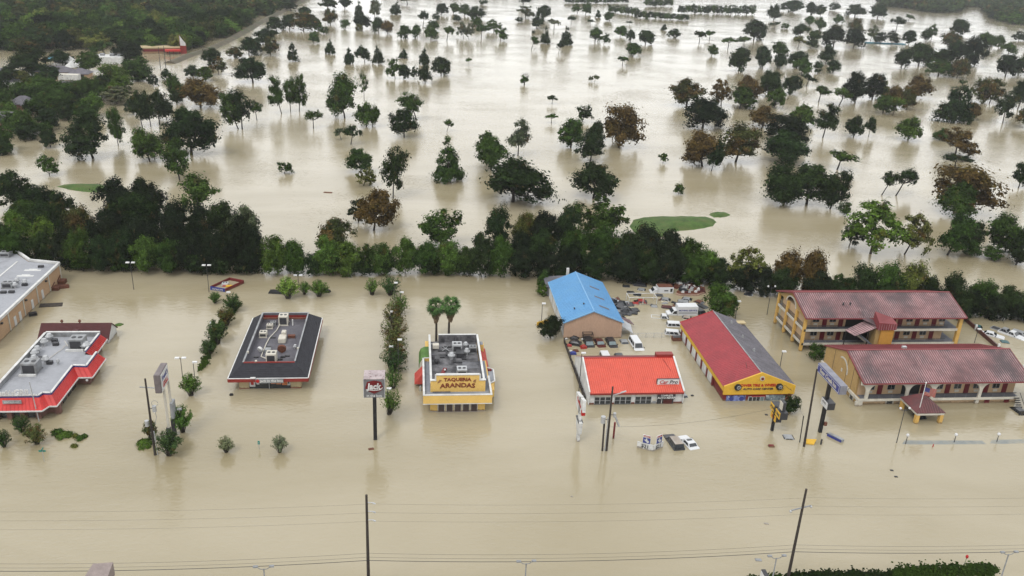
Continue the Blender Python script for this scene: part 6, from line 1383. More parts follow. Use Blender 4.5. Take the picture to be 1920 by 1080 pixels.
rows('at the top left of the open water',GC,'''
oD 498 530 26 519 58; oD 525 560 22 543 55; oM 548 602 16 568 57; oD 572 600 20 583 56; oM 602 635 12 620 46; oD 600 635 -8 614 17; oD 635 660 -8 647 16; bG 635 657 33 648 54; cD 664 682 0 673 30
oK 658 697 22 680 53; bO 664 680 42 675 58; tP 690 718 -4 703 36; oD 695 722 27 710 62; oB 714 740 35 727 64; cD 732 755 0 741 27; oD 470 524 50 500 82; oM 490 526 66 508 103; oD 468 492 69 482 99
oG 578 602 57 588 81; bG 596 618 47 607 64; cD 537 560 78 549 115; cD 608 629 71 619 101; cD 644 666 85 655 120; oD 664 692 81 684 116; cD 697 719 82 709 120; cD 748 766 90 756 109; cD 784 806 86 795 121
aG 720 752 105 741 147; oD 745 772 115 757 148; aD 767 788 122 778 148; oD 783 812 117 797 156; oD 808 848 101 827 142; fG 872 886 107 879 122
oG 740 770 41 765 73; oG 768 792 42 783 71; fD 784 806 18 793 50; oG 790 822 44 808 75; oG 800 826 36 812 57; fG 827 856 47 838 76; bD 809 825 23 817 38; oD 817 842 2 827 28; bD 848 866 26 856 40
oG 842 865 3 850 25; oG 858 885 4 870 30; oD 873 912 9 893 36; aP 853 878 37 869 71; aP 870 892 40 879 73; fG 890 916 45 903 70; oG 880 908 30 892 50; aG 905 940 34 926 60; aG 925 958 47 938 76; fD 745 780 -8 764 8; bD 897 915 -4 907 9
oD 560 585 10 572 30; oD 530 560 0 545 20; oG 585 606 35 596 58''')
rows('in the middle of the open water',GC,'''
tG 497 535 139 528 213; tG 528 560 140 545 209; tG 545 583 137 561 209; oG 610 672 129 647 221; nG 671 694 133 683 189; oG 662 707 186 687 238; oG 692 716 192 698 238; fG 572 605 205 588 241
fD 645 680 232 658 271; fP 625 645 239 640 262; oD 729 783 196 758 257; tG 742 793 167 781 224; fG 833 852 222 838 246; cG 812 869 256 840 339; tP 945 995 221 971 292; oG 882 955 243 920 318; aG 893 930 240 908 290
oG 644 700 271 677 324; tD 710 768 270 737 372; aO 672 712 310 682 348; oB 672 750 342 701 432; aD 650 690 372 672 418; aD 665 695 368 685 416; aG 522 556 301 533 325; oD 902 1040 290 962 379; oD 1066 1163 296 1112 372''')
rows('at the top of the open water',GC,'''
aP 968 1004 8 985 34; oD 1003 1035 5 1018 37; oD 994 1023 29 1006 53; fP 1025 1051 34 1039 54; bD 965 981 30 973 42; bD 996 1003 56 1000 63; fG 990 1013 66 996 93; cD 1012 1031 48 1022 82; cD 1049 1074 48 1061 84; fD 1041 1060 76 1047 100
fD 1062 1080 29 1071 45; fD 1099 1115 35 1107 46; aG 1068 1090 4 1083 25; oG 1088 1112 3 1098 27; cD 1115 1127 17 1121 33; oG 1128 1153 20 1143 39; oG 1104 1130 47 1116 79; aG 1126 1147 59 1132 83; oG 1152 1179 46 1163 69; oD 1171 1192 52 1182 78; oD 1193 1231 51 1210 83
oG 1170 1206 76 1187 105; fG 1153 1180 104 1167 123; fD 1173 1187 39 1180 47; cD 1239 1251 44 1245 57; oD 1248 1278 53 1263 71; fD 1297 1325 56 1311 80; fG 1318 1341 56 1330 74; oG 1324 1348 82 1334 105; fG 1351 1381 68 1365 90; fG 1378 1408 67 1395 88; oD 1360 1407 82 1385 133
oD 1393 1440 31 1413 75; aG 972 990 138 984 159; aP 1103 1114 141 1108 153; fP 1111 1125 138 1114 154; fD 1025 1045 178 1035 195; fG 1023 1047 211 1034 231; bG 1208 1216 30 1212 38; fD 966 998 -8 980 14''')
rows('right of the middle of the water',GC,'''
aD 1080 1117 192 1091 229; oG 1038 1100 216 1070 277; oD 1100 1136 221 1118 264; oB 1128 1207 185 1160 277; oM 1135 1170 215 1148 262; oD 1077 1137 238 1107 302; aG 1233 1255 285 1243 306; bG 1262 1285 341 1272 364
oM 1247 1320 141 1287 198; oK 1272 1364 176 1317 240; aB 1325 1370 142 1352 199; oB 1370 1425 135 1400 192; oG 1363 1422 156 1386 203; oD 1410 1446 79 1430 128; oD 1415 1460 127 1440 182; oB 1268 1350 238 1317 312; tD 1323 1360 260 1334 321; oM 1343 1428 223 1379 304; oB 1398 1455 194 1430 238''')
rows('in the right-hand groves','trees of the right-hand groves','''
oD 1435 1465 4 1450 38; oD 1460 1510 -4 1487 22; oD 1508 1530 -2 1520 29; oD 1525 1550 7 1538 30; bD 1553 1576 2 1565 20; oD 1580 1623 4 1603 31; oD 1628 1665 2 1645 34; fD 1441 1462 40 1452 54; bG 1462 1480 41 1471 54; oD 1485 1516 40 1500 69; oG 1508 1527 27 1517 48; oG 1526 1548 31 1537 56; oG 1560 1584 26 1571 44
oG 1512 1541 54 1527 78; oD 1508 1535 69 1520 90; fO 1485 1509 66 1496 90; oK 1536 1586 41 1562 89; oM 1586 1620 29 1603 68; oK 1577 1622 49 1600 89; aP 1622 1650 45 1632 76; bK 1637 1662 55 1650 83; bK 1658 1686 55 1672 83; fD 1667 1694 29 1680 58; fG 1695 1716 26 1703 39; oD 1690 1719 51 1704 83
aG 1735 1758 43 1746 74; oD 1725 1748 50 1736 78; oD 1532 1566 79 1548 119; bD 1522 1544 111 1533 137; oD 1547 1576 109 1560 137; oG 1440 1480 73 1458 107; oD 1446 1476 96 1462 128; oD 1473 1516 91 1494 126; oG 1484 1522 104 1502 140; oD 1433 1465 127 1447 173; oD 1464 1506 135 1480 176; fD 1500 1531 137 1512 161
oG 1438 1478 157 1450 203; fG 1518 1556 159 1535 191; fL 1560 1602 163 1573 198; oK 1568 1622 127 1603 193; oK 1610 1662 132 1635 186; oO 1640 1666 145 1652 185; oB 1650 1700 156 1676 200; oG 1634 1680 171 1655 213; oM 1682 1718 158 1700 205; fL 1660 1693 180 1674 217; oB 1692 1750 135 1716 184
oD 1673 1705 88 1690 129; oD 1695 1750 74 1722 123; oG 1728 1786 106 1759 142; oM 1780 1818 103 1794 146; oD 1768 1810 70 1790 118; oK 1795 1848 62 1818 124; oM 1760 1800 54 1780 92; oD 1778 1816 29 1795 66; oG 1832 1861 57 1845 84; oG 1840 1873 63 1855 93; oG 1860 1883 62 1872 88
bD 1896 1926 56 1910 76; oG 1874 1906 77 1890 102; oK 1862 1912 94 1885 143; oD 1900 1945 92 1922 142; oM 1815 1862 140 1843 193; aM 1840 1886 142 1855 193; tD 1855 1900 168 1880 231; tD 1890 1936 146 1908 205; cD 1755 1820 146 1788 229; bD 1750 1800 185 1775 227; oB 1800 1839 186 1820 223
oL 1475 1525 190 1500 235; tD 1522 1575 192 1543 258; oD 1578 1620 212 1600 257; tD 1613 1641 217 1628 257; oK 1425 1518 208 1470 270; oD 1420 1515 235 1465 306; oG 1445 1512 252 1478 304; oG 1492 1530 200 1508 236
oL 1675 1731 214 1702 263; bG 1743 1780 237 1762 262; aB 1758 1834 235 1790 294; oD 1411 1510 302 1470 380; oD 1460 1560 296 1512 383; oD 1542 1596 310 1556 392; fG 1547 1607 281 1570 318; bG 1569 1598 374 1582 402; oD 1740 1790 88 1765 118
fD 1646 1686 317 1653 366; fD 1674 1722 309 1680 367; oB 1740 1865 300 1802 400; fD 1766 1816 288 1790 316; oG 1755 1828 332 1795 406; oG 1756 1834 388 1776 478; oD 1805 1842 410 1822 470; aL 1577 1692 368 1632 476; aD 1575 1622 412 1592 462; aO 1685 1754 391 1696 477
oG 1840 1916 396 1868 474; bG 1800 1840 452 1820 480; bG 1835 1878 460 1858 486; oD 1878 1942 420 1905 497; oD 1893 1936 296 1910 352; oD 1920 1960 60 1940 95; oM 1905 1950 190 1925 240''')
rows('along the flooded hedgerow at the top','bushes of the far hedgerows',
 ';'.join('b%s %d %d %d %d %d'%('DG'[i%2],x-9,x+9,t,x,bb) for i,(x,t,bb) in enumerate(
 [(1066+i*13,-7,6) for i in range(9)]+[(1146+i*11,7+i*1.3,23+i*1.6) for i in range(5)]+[(1196+i*11,17+i,34+i*.6) for i in range(9)]+[(1214+i*10,-4,12) for i in range(5)]+[(1277+i*12,8-(i%3),25+i*.25) for i in range(12)])))
TB = 'trees of the belt behind the shops'
rows('in the left tree belt',TB,'''
oD 0 62 316 30 392; oD 40 100 340 70 400; oG 20 80 370 50 425; oK 188 262 326 225 420; oK 240 312 330 278 425; oD 210 300 350 255 445; fG 333 418 324 372 420; oM 130 185 378 158 455; oD 88 150 352 118 440; oD 60 110 375 85 430
oK 300 360 372 330 455; oK 350 415 378 382 462; oD 395 455 372 425 470; oP 430 492 378 462 478; oK 170 240 390 205 470; oK 245 310 395 278 475; oL 5 60 392 32 470; oL 58 112 398 85 482; oG -20 30 410 5 480
oG 8 66 432 36 500; oD 60 115 430 88 498; oK 100 155 420 128 500; oG 125 180 425 152 506; oD 165 220 432 192 507; oD 205 258 425 232 508; oL 248 300 434 274 509; oG 290 345 440 318 510; oK 330 385 425 358 511; oK 375 430 425 402 512; oK 415 470 415 442 512; oK 455 500 410 478 512; oK 300 350 405 325 490; oK 350 410 400 380 495; oK 420 480 395 450 490; oK 190 240 400 215 490; oK 240 290 405 265 492
bG 132 180 462 156 506; bD 345 395 465 370 512; bD 395 440 465 418 513; bG 205 250 465 228 508; bD 300 345 470 322 511; bD 440 485 465 462 513''')
rows('in the middle tree belt',TB,'''
oL 492 550 432 520 512; oG 528 578 445 553 512; bD 565 610 470 588 513; oM 592 664 403 628 475; oL 583 640 440 612 513; oL 625 680 450 652 513; aG 660 706 452 684 512; oG 695 745 448 720 513; oL 735 785 440 760 513; oD 700 740 465 722 514; oG 775 830 450 802 513; aG 775 875 387 826 465; oL 815 868 445 842 514; oG 848 892 458 870 514
oD 872 930 434 900 515; oG 910 962 440 936 516; oD 905 958 384 934 462; oO 960 1010 392 985 462; oK 990 1050 388 1020 470; oD 1035 1090 378 1062 460; aG 1065 1176 362 1122 450; oK 950 1000 425 975 490; oD 985 1050 425 1018 500; oG 1040 1110 415 1075 500; oG 1095 1160 415 1128 495; oD 1140 1205 425 1172 505
oK 1180 1240 416 1210 500; oK 1225 1285 420 1255 505; oG 1262 1320 440 1290 515; oL 1290 1345 458 1318 525; oD 1330 1370 480 1350 530; aO 1358 1436 455 1396 540; oK 950 1005 460 978 520; bK 995 1050 462 1022 522; oK 1040 1095 455 1068 523; oD 1085 1145 455 1115 525; oK 1135 1195 455 1165 527; oD 1185 1240 460 1212 529; oK 1230 1285 465 1258 531; oG 1272 1325 478 1298 534; oD 1315 1370 490 1342 540; oK 1360 1415 495 1388 545; oK 1405 1455 497 1430 550
bD 600 650 475 625 514; bD 655 705 478 680 514; bD 790 830 475 810 514; bD 855 900 470 878 515; bK 1150 1200 485 1175 528; bK 1200 1250 488 1225 530; bD 1030 1075 480 1050 523''')
rows('in the right tree belt',TB,'''
oB 1440 1500 466 1470 548; oB 1490 1546 460 1518 555; oD 1440 1490 500 1465 560; aG 1546 1592 511 1570 556; oD 1585 1640 492 1612 570; oG 1630 1690 484 1660 572; oO 1670 1732 488 1700 576; oD 1715 1762 508 1738 582; oD 1755 1802 506 1778 590; oK 1500 1560 505 1530 565; oD 1560 1610 515 1585 575; oD 1780 1820 540 1800 600
oG 1808 1868 522 1838 588; oD 1850 1905 534 1878 592; oG 1890 1950 543 1920 597; oK 1795 1845 545 1820 592; oK 1835 1890 550 1862 596; oK 1880 1935 556 1908 600; oD 1640 1700 520 1670 580; oK 1700 1760 530 1730 588; oD 1930 1980 550 1955 606''')
rows('in the shop lots',None,'''
oG 1312 1383 528 1350 592; oK 1008 1056 586 1032 634; bG 1511 1545 638 1528 675; bD 1462 1502 738 1482 772; bG 1004 1030 503 1017 540; bL 1006 1032 530 1018 553''')
CM = 'crape myrtles standing in the car parks'
rows('of the left hedge strip',CM,'sG 391 414 547 403 568; sD 420 453 549 437 584; sM 408 441 575 425 610; sD 390 430 600 408 645; sD 379 407 635 392 668')
rows('of the centre strip',CM,'''
sG 682 712 521 698 553; sD 712 751 513 731 553; sG 730 768 548 748 590; sM 720 762 565 740 612; sM 714 764 592 739 640; sM 716 762 612 740 660; sM 718 762 635 742 680; sD 716 766 648 735 697; sG 720 753 688 737 728; sG 717 753 725 729 777''')
rows('behind the burger restaurant',CM,'sL 519 560 520 540 560; sG 560 583 528 571 552; sG 581 617 526 598 556')
rows('around the grill sign',CM,'sG 341 380 702 358 742; sG 322 362 760 343 810; sD 293 343 810 317 854; sM 270 296 786 283 824; sP 409 439 818 424 848; sP 509 540 818 524 848')
rows('before the grill restaurant',CM,'sD 27 58 778 42 810; sM 50 88 794 70 832; sD -7 20 804 8 838')
# dead tree standing in the open water
b = at(983,158); r = thing('dead_tree', b, 'bare leafless tree alone in the pale open water', 'tree'); m = MB()
m.tube(b-Vector((0,0,1)), b+Vector((0,0,1.5)), .35,.25)
for i in range(16):
    a = rnd.uniform(0,6.28); q = b+Vector((2.6*math.cos(a)*rnd.uniform(.3,1),2.6*math.sin(a),rnd.uniform(3.5,6))); md = (b+Vector((0,0,1.5))).lerp(q,.5)+Vector((0,0,-.3)); m.tube(b+Vector((0,0,1.2)),md,.14,.1,n=5); m.tube(md,q,.1,.04,n=5)
    for k in range(2): m.tube(md.lerp(q,.5), q+Vector((rnd.uniform(-1,1),rnd.uniform(-1,1),rnd.uniform(-.3,.8))),.06,.03,n=4)
m.build('branches', M['bark'], r)
# every tree says which one it is
ORD = ['','second ','third ','fourth ','fifth ','sixth ','seventh ','eighth ','ninth ','tenth ','eleventh ','twelfth ','thirteenth ','fourteenth ','fifteenth ','sixteenth ','seventeenth ','eighteenth ','nineteenth ','twentieth ']
by = {}
for t in ALLT: by.setdefault((t[1],t[2],t[3]),[]).append(t)
for (area,col,kind),L in by.items():
    L.sort(key=lambda t: t[4])
    rows_ = {}
    for i,t in enumerate(L):
        if len(L)==1: lb = 'the only %s %s %s'%(CW[col],KW[kind],area); lb = lb[4:] if len(lb.split())>14 else lb
        else: lb = '%s%s %s %s'%((ORD[i] if i<20 else '%dth '%(i+1)) or 'first ',CW[col],KW[kind],area)+', from the left'
        t[0]['label'] = lb
# fan palms: trunk, dead skirt, single fronds
def frond_mesh():
    m = MB(); n = 11; L = 1.0; R = .95
    m.beam((0,0,0),(L,0,.12),.05,.03); c = Vector((L,0,.12))
    for i in range(n):
        a = math.radians(-95+190*i/(n-1)); d = Vector((math.cos(a),math.sin(a),-.18-.25*abs(math.sin(a)))); l = R*(1-.25*abs(a)/1.6); s = Vector((-d.y,d.x,0)).normalized()*.085
        p = c+d*l*.55; t = c+d*l+Vector((0,0,-.22)); m._add([c,p-s,t,p+s],[(0,1,2,3)])
    return m
fm = frond_mesh(); FR = [fm.mesh('fan_frond', LEAF)]
def palm(bx,by,top,w,label,lean):
    b = at(bx,by); h = height_at(b,top); s = px_per_m(b); r = thing('fan_palm', b, label, 'palm tree', 'fan palms behind the taqueria')
    k = w/s/2/1.75; zc = h-1.35*k; m = MB(); q = b+Vector((lean,0,zc)); md = b.lerp(q,.5)+Vector((-lean*.3,0,0)); m.tube(b-Vector((0,0,1)),md,.26,.2,n=9); m.tube(md,q,.2,.18,n=9); m.build('trunk', M['bark'], r)
    m = MB()
    for i in range(150):
        a = rnd.uniform(0,6.28); t0 = rnd.uniform(0,1); z = zc-.2-2.4*k*t0; R = (.75*(1-t0)+.28)*k; c = Vector((b.x+lean+R*.5*math.cos(a),b.y+R*.5*math.sin(a),z)); e = c+Vector((R*.6*math.cos(a),R*.6*math.sin(a),-.7*k)); n = Vector((-math.sin(a),math.cos(a),0))*.14; m._add([c-n,c+n,e+n,e-n],[(0,1,2,3)])
    m.build('dead_skirt', M['palmskirt'], r)
    for i in range(38):
        el = rnd.uniform(-.75,1.25); o = bpy.data.objects.new('frond', FR[0]); COL.objects.link(o); o.parent = r; o.location = (lean,0,zc-b.z); o.rotation_euler = (rnd.uniform(-.5,.5),-el,rnd.uniform(0,6.28)); o.scale = (k*1.12,k*1.12,k*1.12)
        g = rnd.uniform(.7,1.5) if el > 0 else rnd.uniform(.6,1); o.color = (.10*g,.19*g,.06*g,0)
palm(818,640,563,35,'left one of the two fan palms behind the taqueria',-.1)
palm(841,638,560,36,'right one of the two fan palms behind the taqueria',.25)

# ------------------------------------------------------------------ grass rising out of the flood
def island(px,py,wpx,hpx,h,label,name='grass_mound',rot=0,wob=.12):
    c = at(px,py); a = at(px-wpx/2,py); b = at(px+wpx/2,py); t = at(px,py-hpx/2); u = at(px,py+hpx/2)
    m = MB(); m.dome(0,0,(b-a).length/2,(t-u).length/2,h,rot=math.radians(-7)+rot,wob=wob)
    o = m.build(name, M['turf'], None, loc=(c.x,c.y,0), smooth=True); tag(o,label,kind='structure'); return o
def poly_island(pts, h, label):
    Q = []
    for i in range(len(pts)):
        (x0,y0),(x1,y1) = pts[i],pts[(i+1)%len(pts)]
        for k in range(4): Q.append((x0+(x1-x0)*k/4+rnd.uniform(-.8,.8), y0+(y1-y0)*k/4+rnd.uniform(-.5,.5)))
    pts = Q; P = [at(x,y) for x,y in pts]; c = sum(P,Vector())/len(P); m = MB(); n = len(P)
    for k in range(5): 
        f = 1-k/5; m.v += [tuple(c+(p-c)*f+Vector((0,0,-.05+(h+.05)*(1-f*f)))) for p in P]
    m.v.append((c.x,c.y,h))
    for k in range(4):
        for i in range(n): m.f.append((k*n+i,k*n+(i+1)%n,(k+1)*n+(i+1)%n,(k+1)*n+i)); m.mi.append(0)
    for i in range(n): m.f.append((4*n+i,4*n+(i+1)%n,5*n)); m.mi.append(0)
    tag(m.build('grass_mound', M['turf'], None, smooth=True), label, kind='structure')
poly_island([(1178,425),(1186,412),(1205,407),(1240,405),(1290,405),(1325,406),(1340,411),(1345,417),(1338,424),(1318,429),(1290,432),(1260,435),(1235,448),(1200,450)],1.1,'large bright green mound rising from the golf course water')
poly_island([(1328,403),(1332,399),(1345,397),(1360,398),(1370,402),(1368,405),(1355,408),(1338,408)],.5,'small green mound touching the large one')
poly_island([(105,350),(120,346),(150,345),(190,346),(215,352),(200,360),(165,361),(135,357)],.9,'flat green mound at the left tree belt')
def tuft(px,py,wpx,hpx,h,label,col,rot=0):
    c = at(px,py); W = wpx/px_per_m(c)/2; t = (at(px,py-hpx/2)-at(px,py+hpx/2)).length/2; C = []
    for i in range(int(30+W*t*22)):
        a = rnd.uniform(0,6.28); k = rnd.random()**.5; x,y = W*k*math.cos(a),t*k*math.sin(a); C.append((x*math.cos(rot)-y*math.sin(rot),x*math.sin(rot)+y*math.cos(rot),h*(1-k*k)*.8,.22))
    o = bpy.data.objects.new('low_shrub', leaf_mesh('low_shrub',C,26,.07,rg)); COL.objects.link(o); o.location = c; cc = COLS[col]; o.color = (cc[0]*1.5,cc[1]*1.5,cc[2]*1.5,cc[3]); tag(o,label,'shrub')
tuft(109,812,24,10,.5,'oval clipped shrub nearer the grill, first of two awash side by side','G'); tuft(120,818,32,13,.6,'larger brighter clipped shrub right of the oval one before the grill','L',.5); tuft(150,823,14,7,.35,'small shrub tip right of the two clipped shrubs','G'); tuft(142,818,8,4,.25,'tiny olive shrub tip between larger ones','O'); tuft(158,819,9,4,.25,'tiny shrub tip at the end of the clipped shrubs','G'); tuft(139,837,11,4,.2,'tiny low shrub tip below the clipped shrubs','O'); tuft(271,834,32,18,.8,'bright oval shrub mound at the foot of the leaning utility pole','L')
island(223,609,18,6,.3,'grass patch behind the brown roofed annex')
def hedge(name,pts,w,h,label,col):
    """box hedge: solid body with a skin of small leaves"""
    C = []
    P = [at(*p) for p in pts]; 
    for a,b in zip(P,P[1:]):
        n = max(1,int((b-a).length/.5))
        for i in range(n):
            q = a.lerp(b,i/n); C.append((q.x,q.y,h*.45,w*.55)); C.append((q.x+rnd.uniform(-.3,.3),q.y+rnd.uniform(-.3,.3),h*.75,w*.42))
    me = leaf_mesh('hedge_leaves', [( *c[:3],c[3]) for c in C], 9, .16, rg); o = bpy.data.objects.new(name, me); COL.objects.link(o)
    o.color = COLS[col]; tag(o,label,'hedge'); return o
hedge('hedge',[(384,676),(393,668)],.8,.5,'short hedge below the left hedge strip, upper one','G'); hedge('hedge',[(376,693),(389,680)],.9,.6,'short bright hedge below the left hedge strip, lower one','L')
hedge('hedge',[(392,662),(402,640),(412,615),(425,598),(440,582),(446,572)],.9,.7,'low hedge running under the left hedge strip','G')
hx = [1408,1425,1442,1460]; hedge('hedge',[(1410,1094),(1465,1093)],1.0,1.05,'clipped hedge left of the right near pole at the bottom edge','G')
hedge('hedge',[(1478,1090),(1520,1089),(1560,1088),(1600,1087),(1668,1088)],1.05,1.1,'long clipped hedge right of the right near pole','D'); hedge('hedge',[(1675,1085),(1740,1082),(1800,1080),(1862,1080)],1.2,1.6,'thicker clipped hedge at the bottom right','G')
q = at(1804,1070); r = thing('canna_flower', q, 'single red flower spike above the bottom right hedge','flower'); MB().beam(q,q+Vector((.1,0,2.2)),.04).build('stem', M['green'], r); MB().sph((q.x+.1,q.y,2.2),.18,sz=1.6).build('bloom', M['signred'], r)

# ------------------------------------------------------------------ wood at the upper left and far right
def inside(p, poly):
    c = False; j = len(poly)-1
    for i in range(len(poly)):
        if (poly[i][1] > p[1]) != (poly[j][1] > p[1]) and p[0] < (poly[j][0]-poly[i][0])*(p[1]-poly[i][1])/(poly[j][1]-poly[i][1])+poly[i][0]: c = not c
        j = i
    return c
LOW = []
for i in range(6):
    C = clusters('oak', rg); LOW.append(leaf_mesh('low_crown',[(x,y,z,r_*1.5) for x,y,z,r_ in C],16,.085,rg))
def wood(poly_px, near_limit, maxn, spacing, area, label_near, label_far, group, hr=(8,15)):
    poly = [tuple(at(x,y)[:2]) for x,y in poly_px]; xs = [p[0] for p in poly]; ys = [p[1] for p in poly]
    pts = []; y = min(ys)
    while y < max(ys):
        x = min(xs)
        while x < max(xs):
            p = (x+rnd.uniform(-.4,.4)*spacing, y+rnd.uniform(-.4,.4)*spacing)
            if inside(p,poly): pts.append(p)
            x += spacing
        y += spacing*.9
    pts.sort(key=lambda p: p[0]**2+p[1]**2)
    far = []
    for i,p in enumerate(pts):
        h = rnd.uniform(*hr); w = rnd.uniform(11,17.5)
        if i < maxn:
            col = rnd.choice('DDGGGKGMLGO' if i<maxn*.5 else 'DDGGGKGMO'); r = tree('full',col,0,0,0,0,0,area,group,h=h,wm=w,pos=(p[0],p[1],0)); r.name = 'woodland_tree'; kk = rnd.uniform(.55,1.7); cr_ = [c for c in r.children if c.name.startswith('crown')][0]; cr_.color = [v*kk for v in cr_.color[:3]]+[cr_.color[3]*.6]
            r['label'] = CW[col]+' '+label_near
        else: far.append((p,h,w))
    if far:
        V = []; cols = []
        for p,h,w in far:
            me = LOW[rnd.randrange(6)]; n = len(me.vertices); co = np.empty(n*3,np.float32); me.vertices.foreach_get('co',co); co = co.reshape(-1,3)
            a = rnd.uniform(0,6.28); ca,sa = math.cos(a),math.sin(a); X = co[:,0]*ca-co[:,1]*sa; Y = co[:,0]*sa+co[:,1]*ca
            V.append(np.stack([X*w*1.1+p[0],Y*w*1.1+p[1],co[:,2]*h],1))
        V = np.concatenate(V); n = len(V)//4
        me = bpy.data.meshes.new('far_wood'); me.vertices.add(len(V)); me.vertices.foreach_set('co',V.astype(np.float32).ravel()); me.loops.add(4*n); me.loops.foreach_set('vertex_index',np.arange(4*n,dtype=np.int32)); me.polygons.add(n)
        me.polygons.foreach_set('loop_start',np.arange(0,4*n,4,dtype=np.int32)); me.polygons.foreach_set('loop_total',np.full(n,4,dtype=np.int32)); me.update(); me.materials.append(LEAFFAR)
        o = bpy.data.objects.new('far_wood', me); COL.objects.link(o); o.color = (.05,.08,.024,.2); tag(o,label_far,kind='stuff')
def farmat():
    X = leafmat('far_foliage')
    for n in X.node_tree.nodes:
        if n.type=='TEX_NOISE': n.inputs['Scale'].default_value = .07 if n.inputs['Scale'].default_value < 5 else .11
    for n in X.node_tree.nodes:
        if n.type=='MAP_RANGE' and abs(n.inputs[3].default_value-.62)<.001: n.inputs[3].default_value=.35; n.inputs[4].default_value=1.8
    return X
LEAFFAR = farmat()
wood([(-60,96),(0,93),(60,99),(120,97),(180,96),(225,88),(262,96),(300,100),(350,97),(385,88),(420,70),(450,55),(490,32),(530,12),(560,-2),(600,-30),(-60,-60)],0,210,12,'upper left wood','broad crown packed into the front of the dark upper left wood','dark wood of packed crowns filling the upper left corner','crowns packed into the upper left wood')
wood([(1655,-25),(1650,12),(1700,16),(1740,24),(1790,24),(1812,12),(1845,16),(1852,34),(1900,46),(1990,52),(1990,-25)],0,40,12.5,'far right wood','broad crown at the front of the hazy wood in the upper right','hazy wood closing off the upper right corner','crowns packed into the upper right wood')
wood([(720,-40),(720,-12),(1000,-14),(1660,-14),(1660,-40)],0,0,16,'x','x','distant trees beyond the top of the flooded golf course',None)

# ------------------------------------------------------------------ flooded houses
def house(px,py,w,d,h,hr,rz,wallm,roofm,label,hip=True):
    c = at(px,py); r = thing('house', c, label, 'house', None, rz); o = (c.x,c.y,0)
    MB().box(-w/2,w/2,-d/2,d/2,-1,h).build('wall', M[wallm], r, org=(0,0,0))
    e = .5; z0,z1 = h-.05,h+hr; k = d/2*.9 if hip else 0
    E = [(-w/2-e,-d/2-e,z0),(w/2+e,-d/2-e,z0),(w/2+e,d/2+e,z0),(-w/2-e,d/2+e,z0)]; A,B = (-w/2+k,0,z1),(w/2-k,0,z1)
    for q in ([E[0],E[1],B,A],[E[1],E[2],B],[E[2],E[3],A,B],[E[3],E[0],A]):
        m = MB(); m.slab(q,.15); m.build('roof', M[roofm], r, org=(0,0,0))
    for x in (-w*.28,w*.22):
        f = MB().box(x-.7,x+.7,-d/2-.06,-d/2-.003,h-1.5,h-.4).build('window', M['glass'], r, org=(0,0,0))
    return r
H = [(10,148,9.9,7.9,2.6,2.4,.1,'brick','slate','orange brick house with grey roof at the left edge'),(105,142,15.8,8.6,2.4,2.4,.05,'tan','slate','long tan house with purplish grey roof among the trees'),(152,145,8.6,7.9,2.2,2.2,.05,'tan','slate','purplish grey roof right of the long tan house'),(46,203,9.2,7.9,2.4,2.6,.2,'brick','slate','orange brick house half hidden between green crowns'),(14,235,13.2,8.6,2.4,2.6,.1,'brick','slate','grey-brown roof at the left edge above the tree belt'),(128,172,10.6,7.2,2.4,2.2,0,'tan','slate','dark grey house roof under the white trailer'),(125,188,7.3,5.8,2.2,1.8,.1,'white','slate','small grey roof below the dark grey house'),(5,65,9.2,7.2,2.6,2.2,.1,'white','slate','grey roof peeping out of the upper left wood'),(26,160,7.3,6.5,2.2,1.6,.3,'white','slate','pale house with junk on its porch by the orange brick house'),(62,205,6.6,5.8,2.2,1.8,.2,'brick','slate','small roof behind the bright crown')]
for a in H: house(*a)
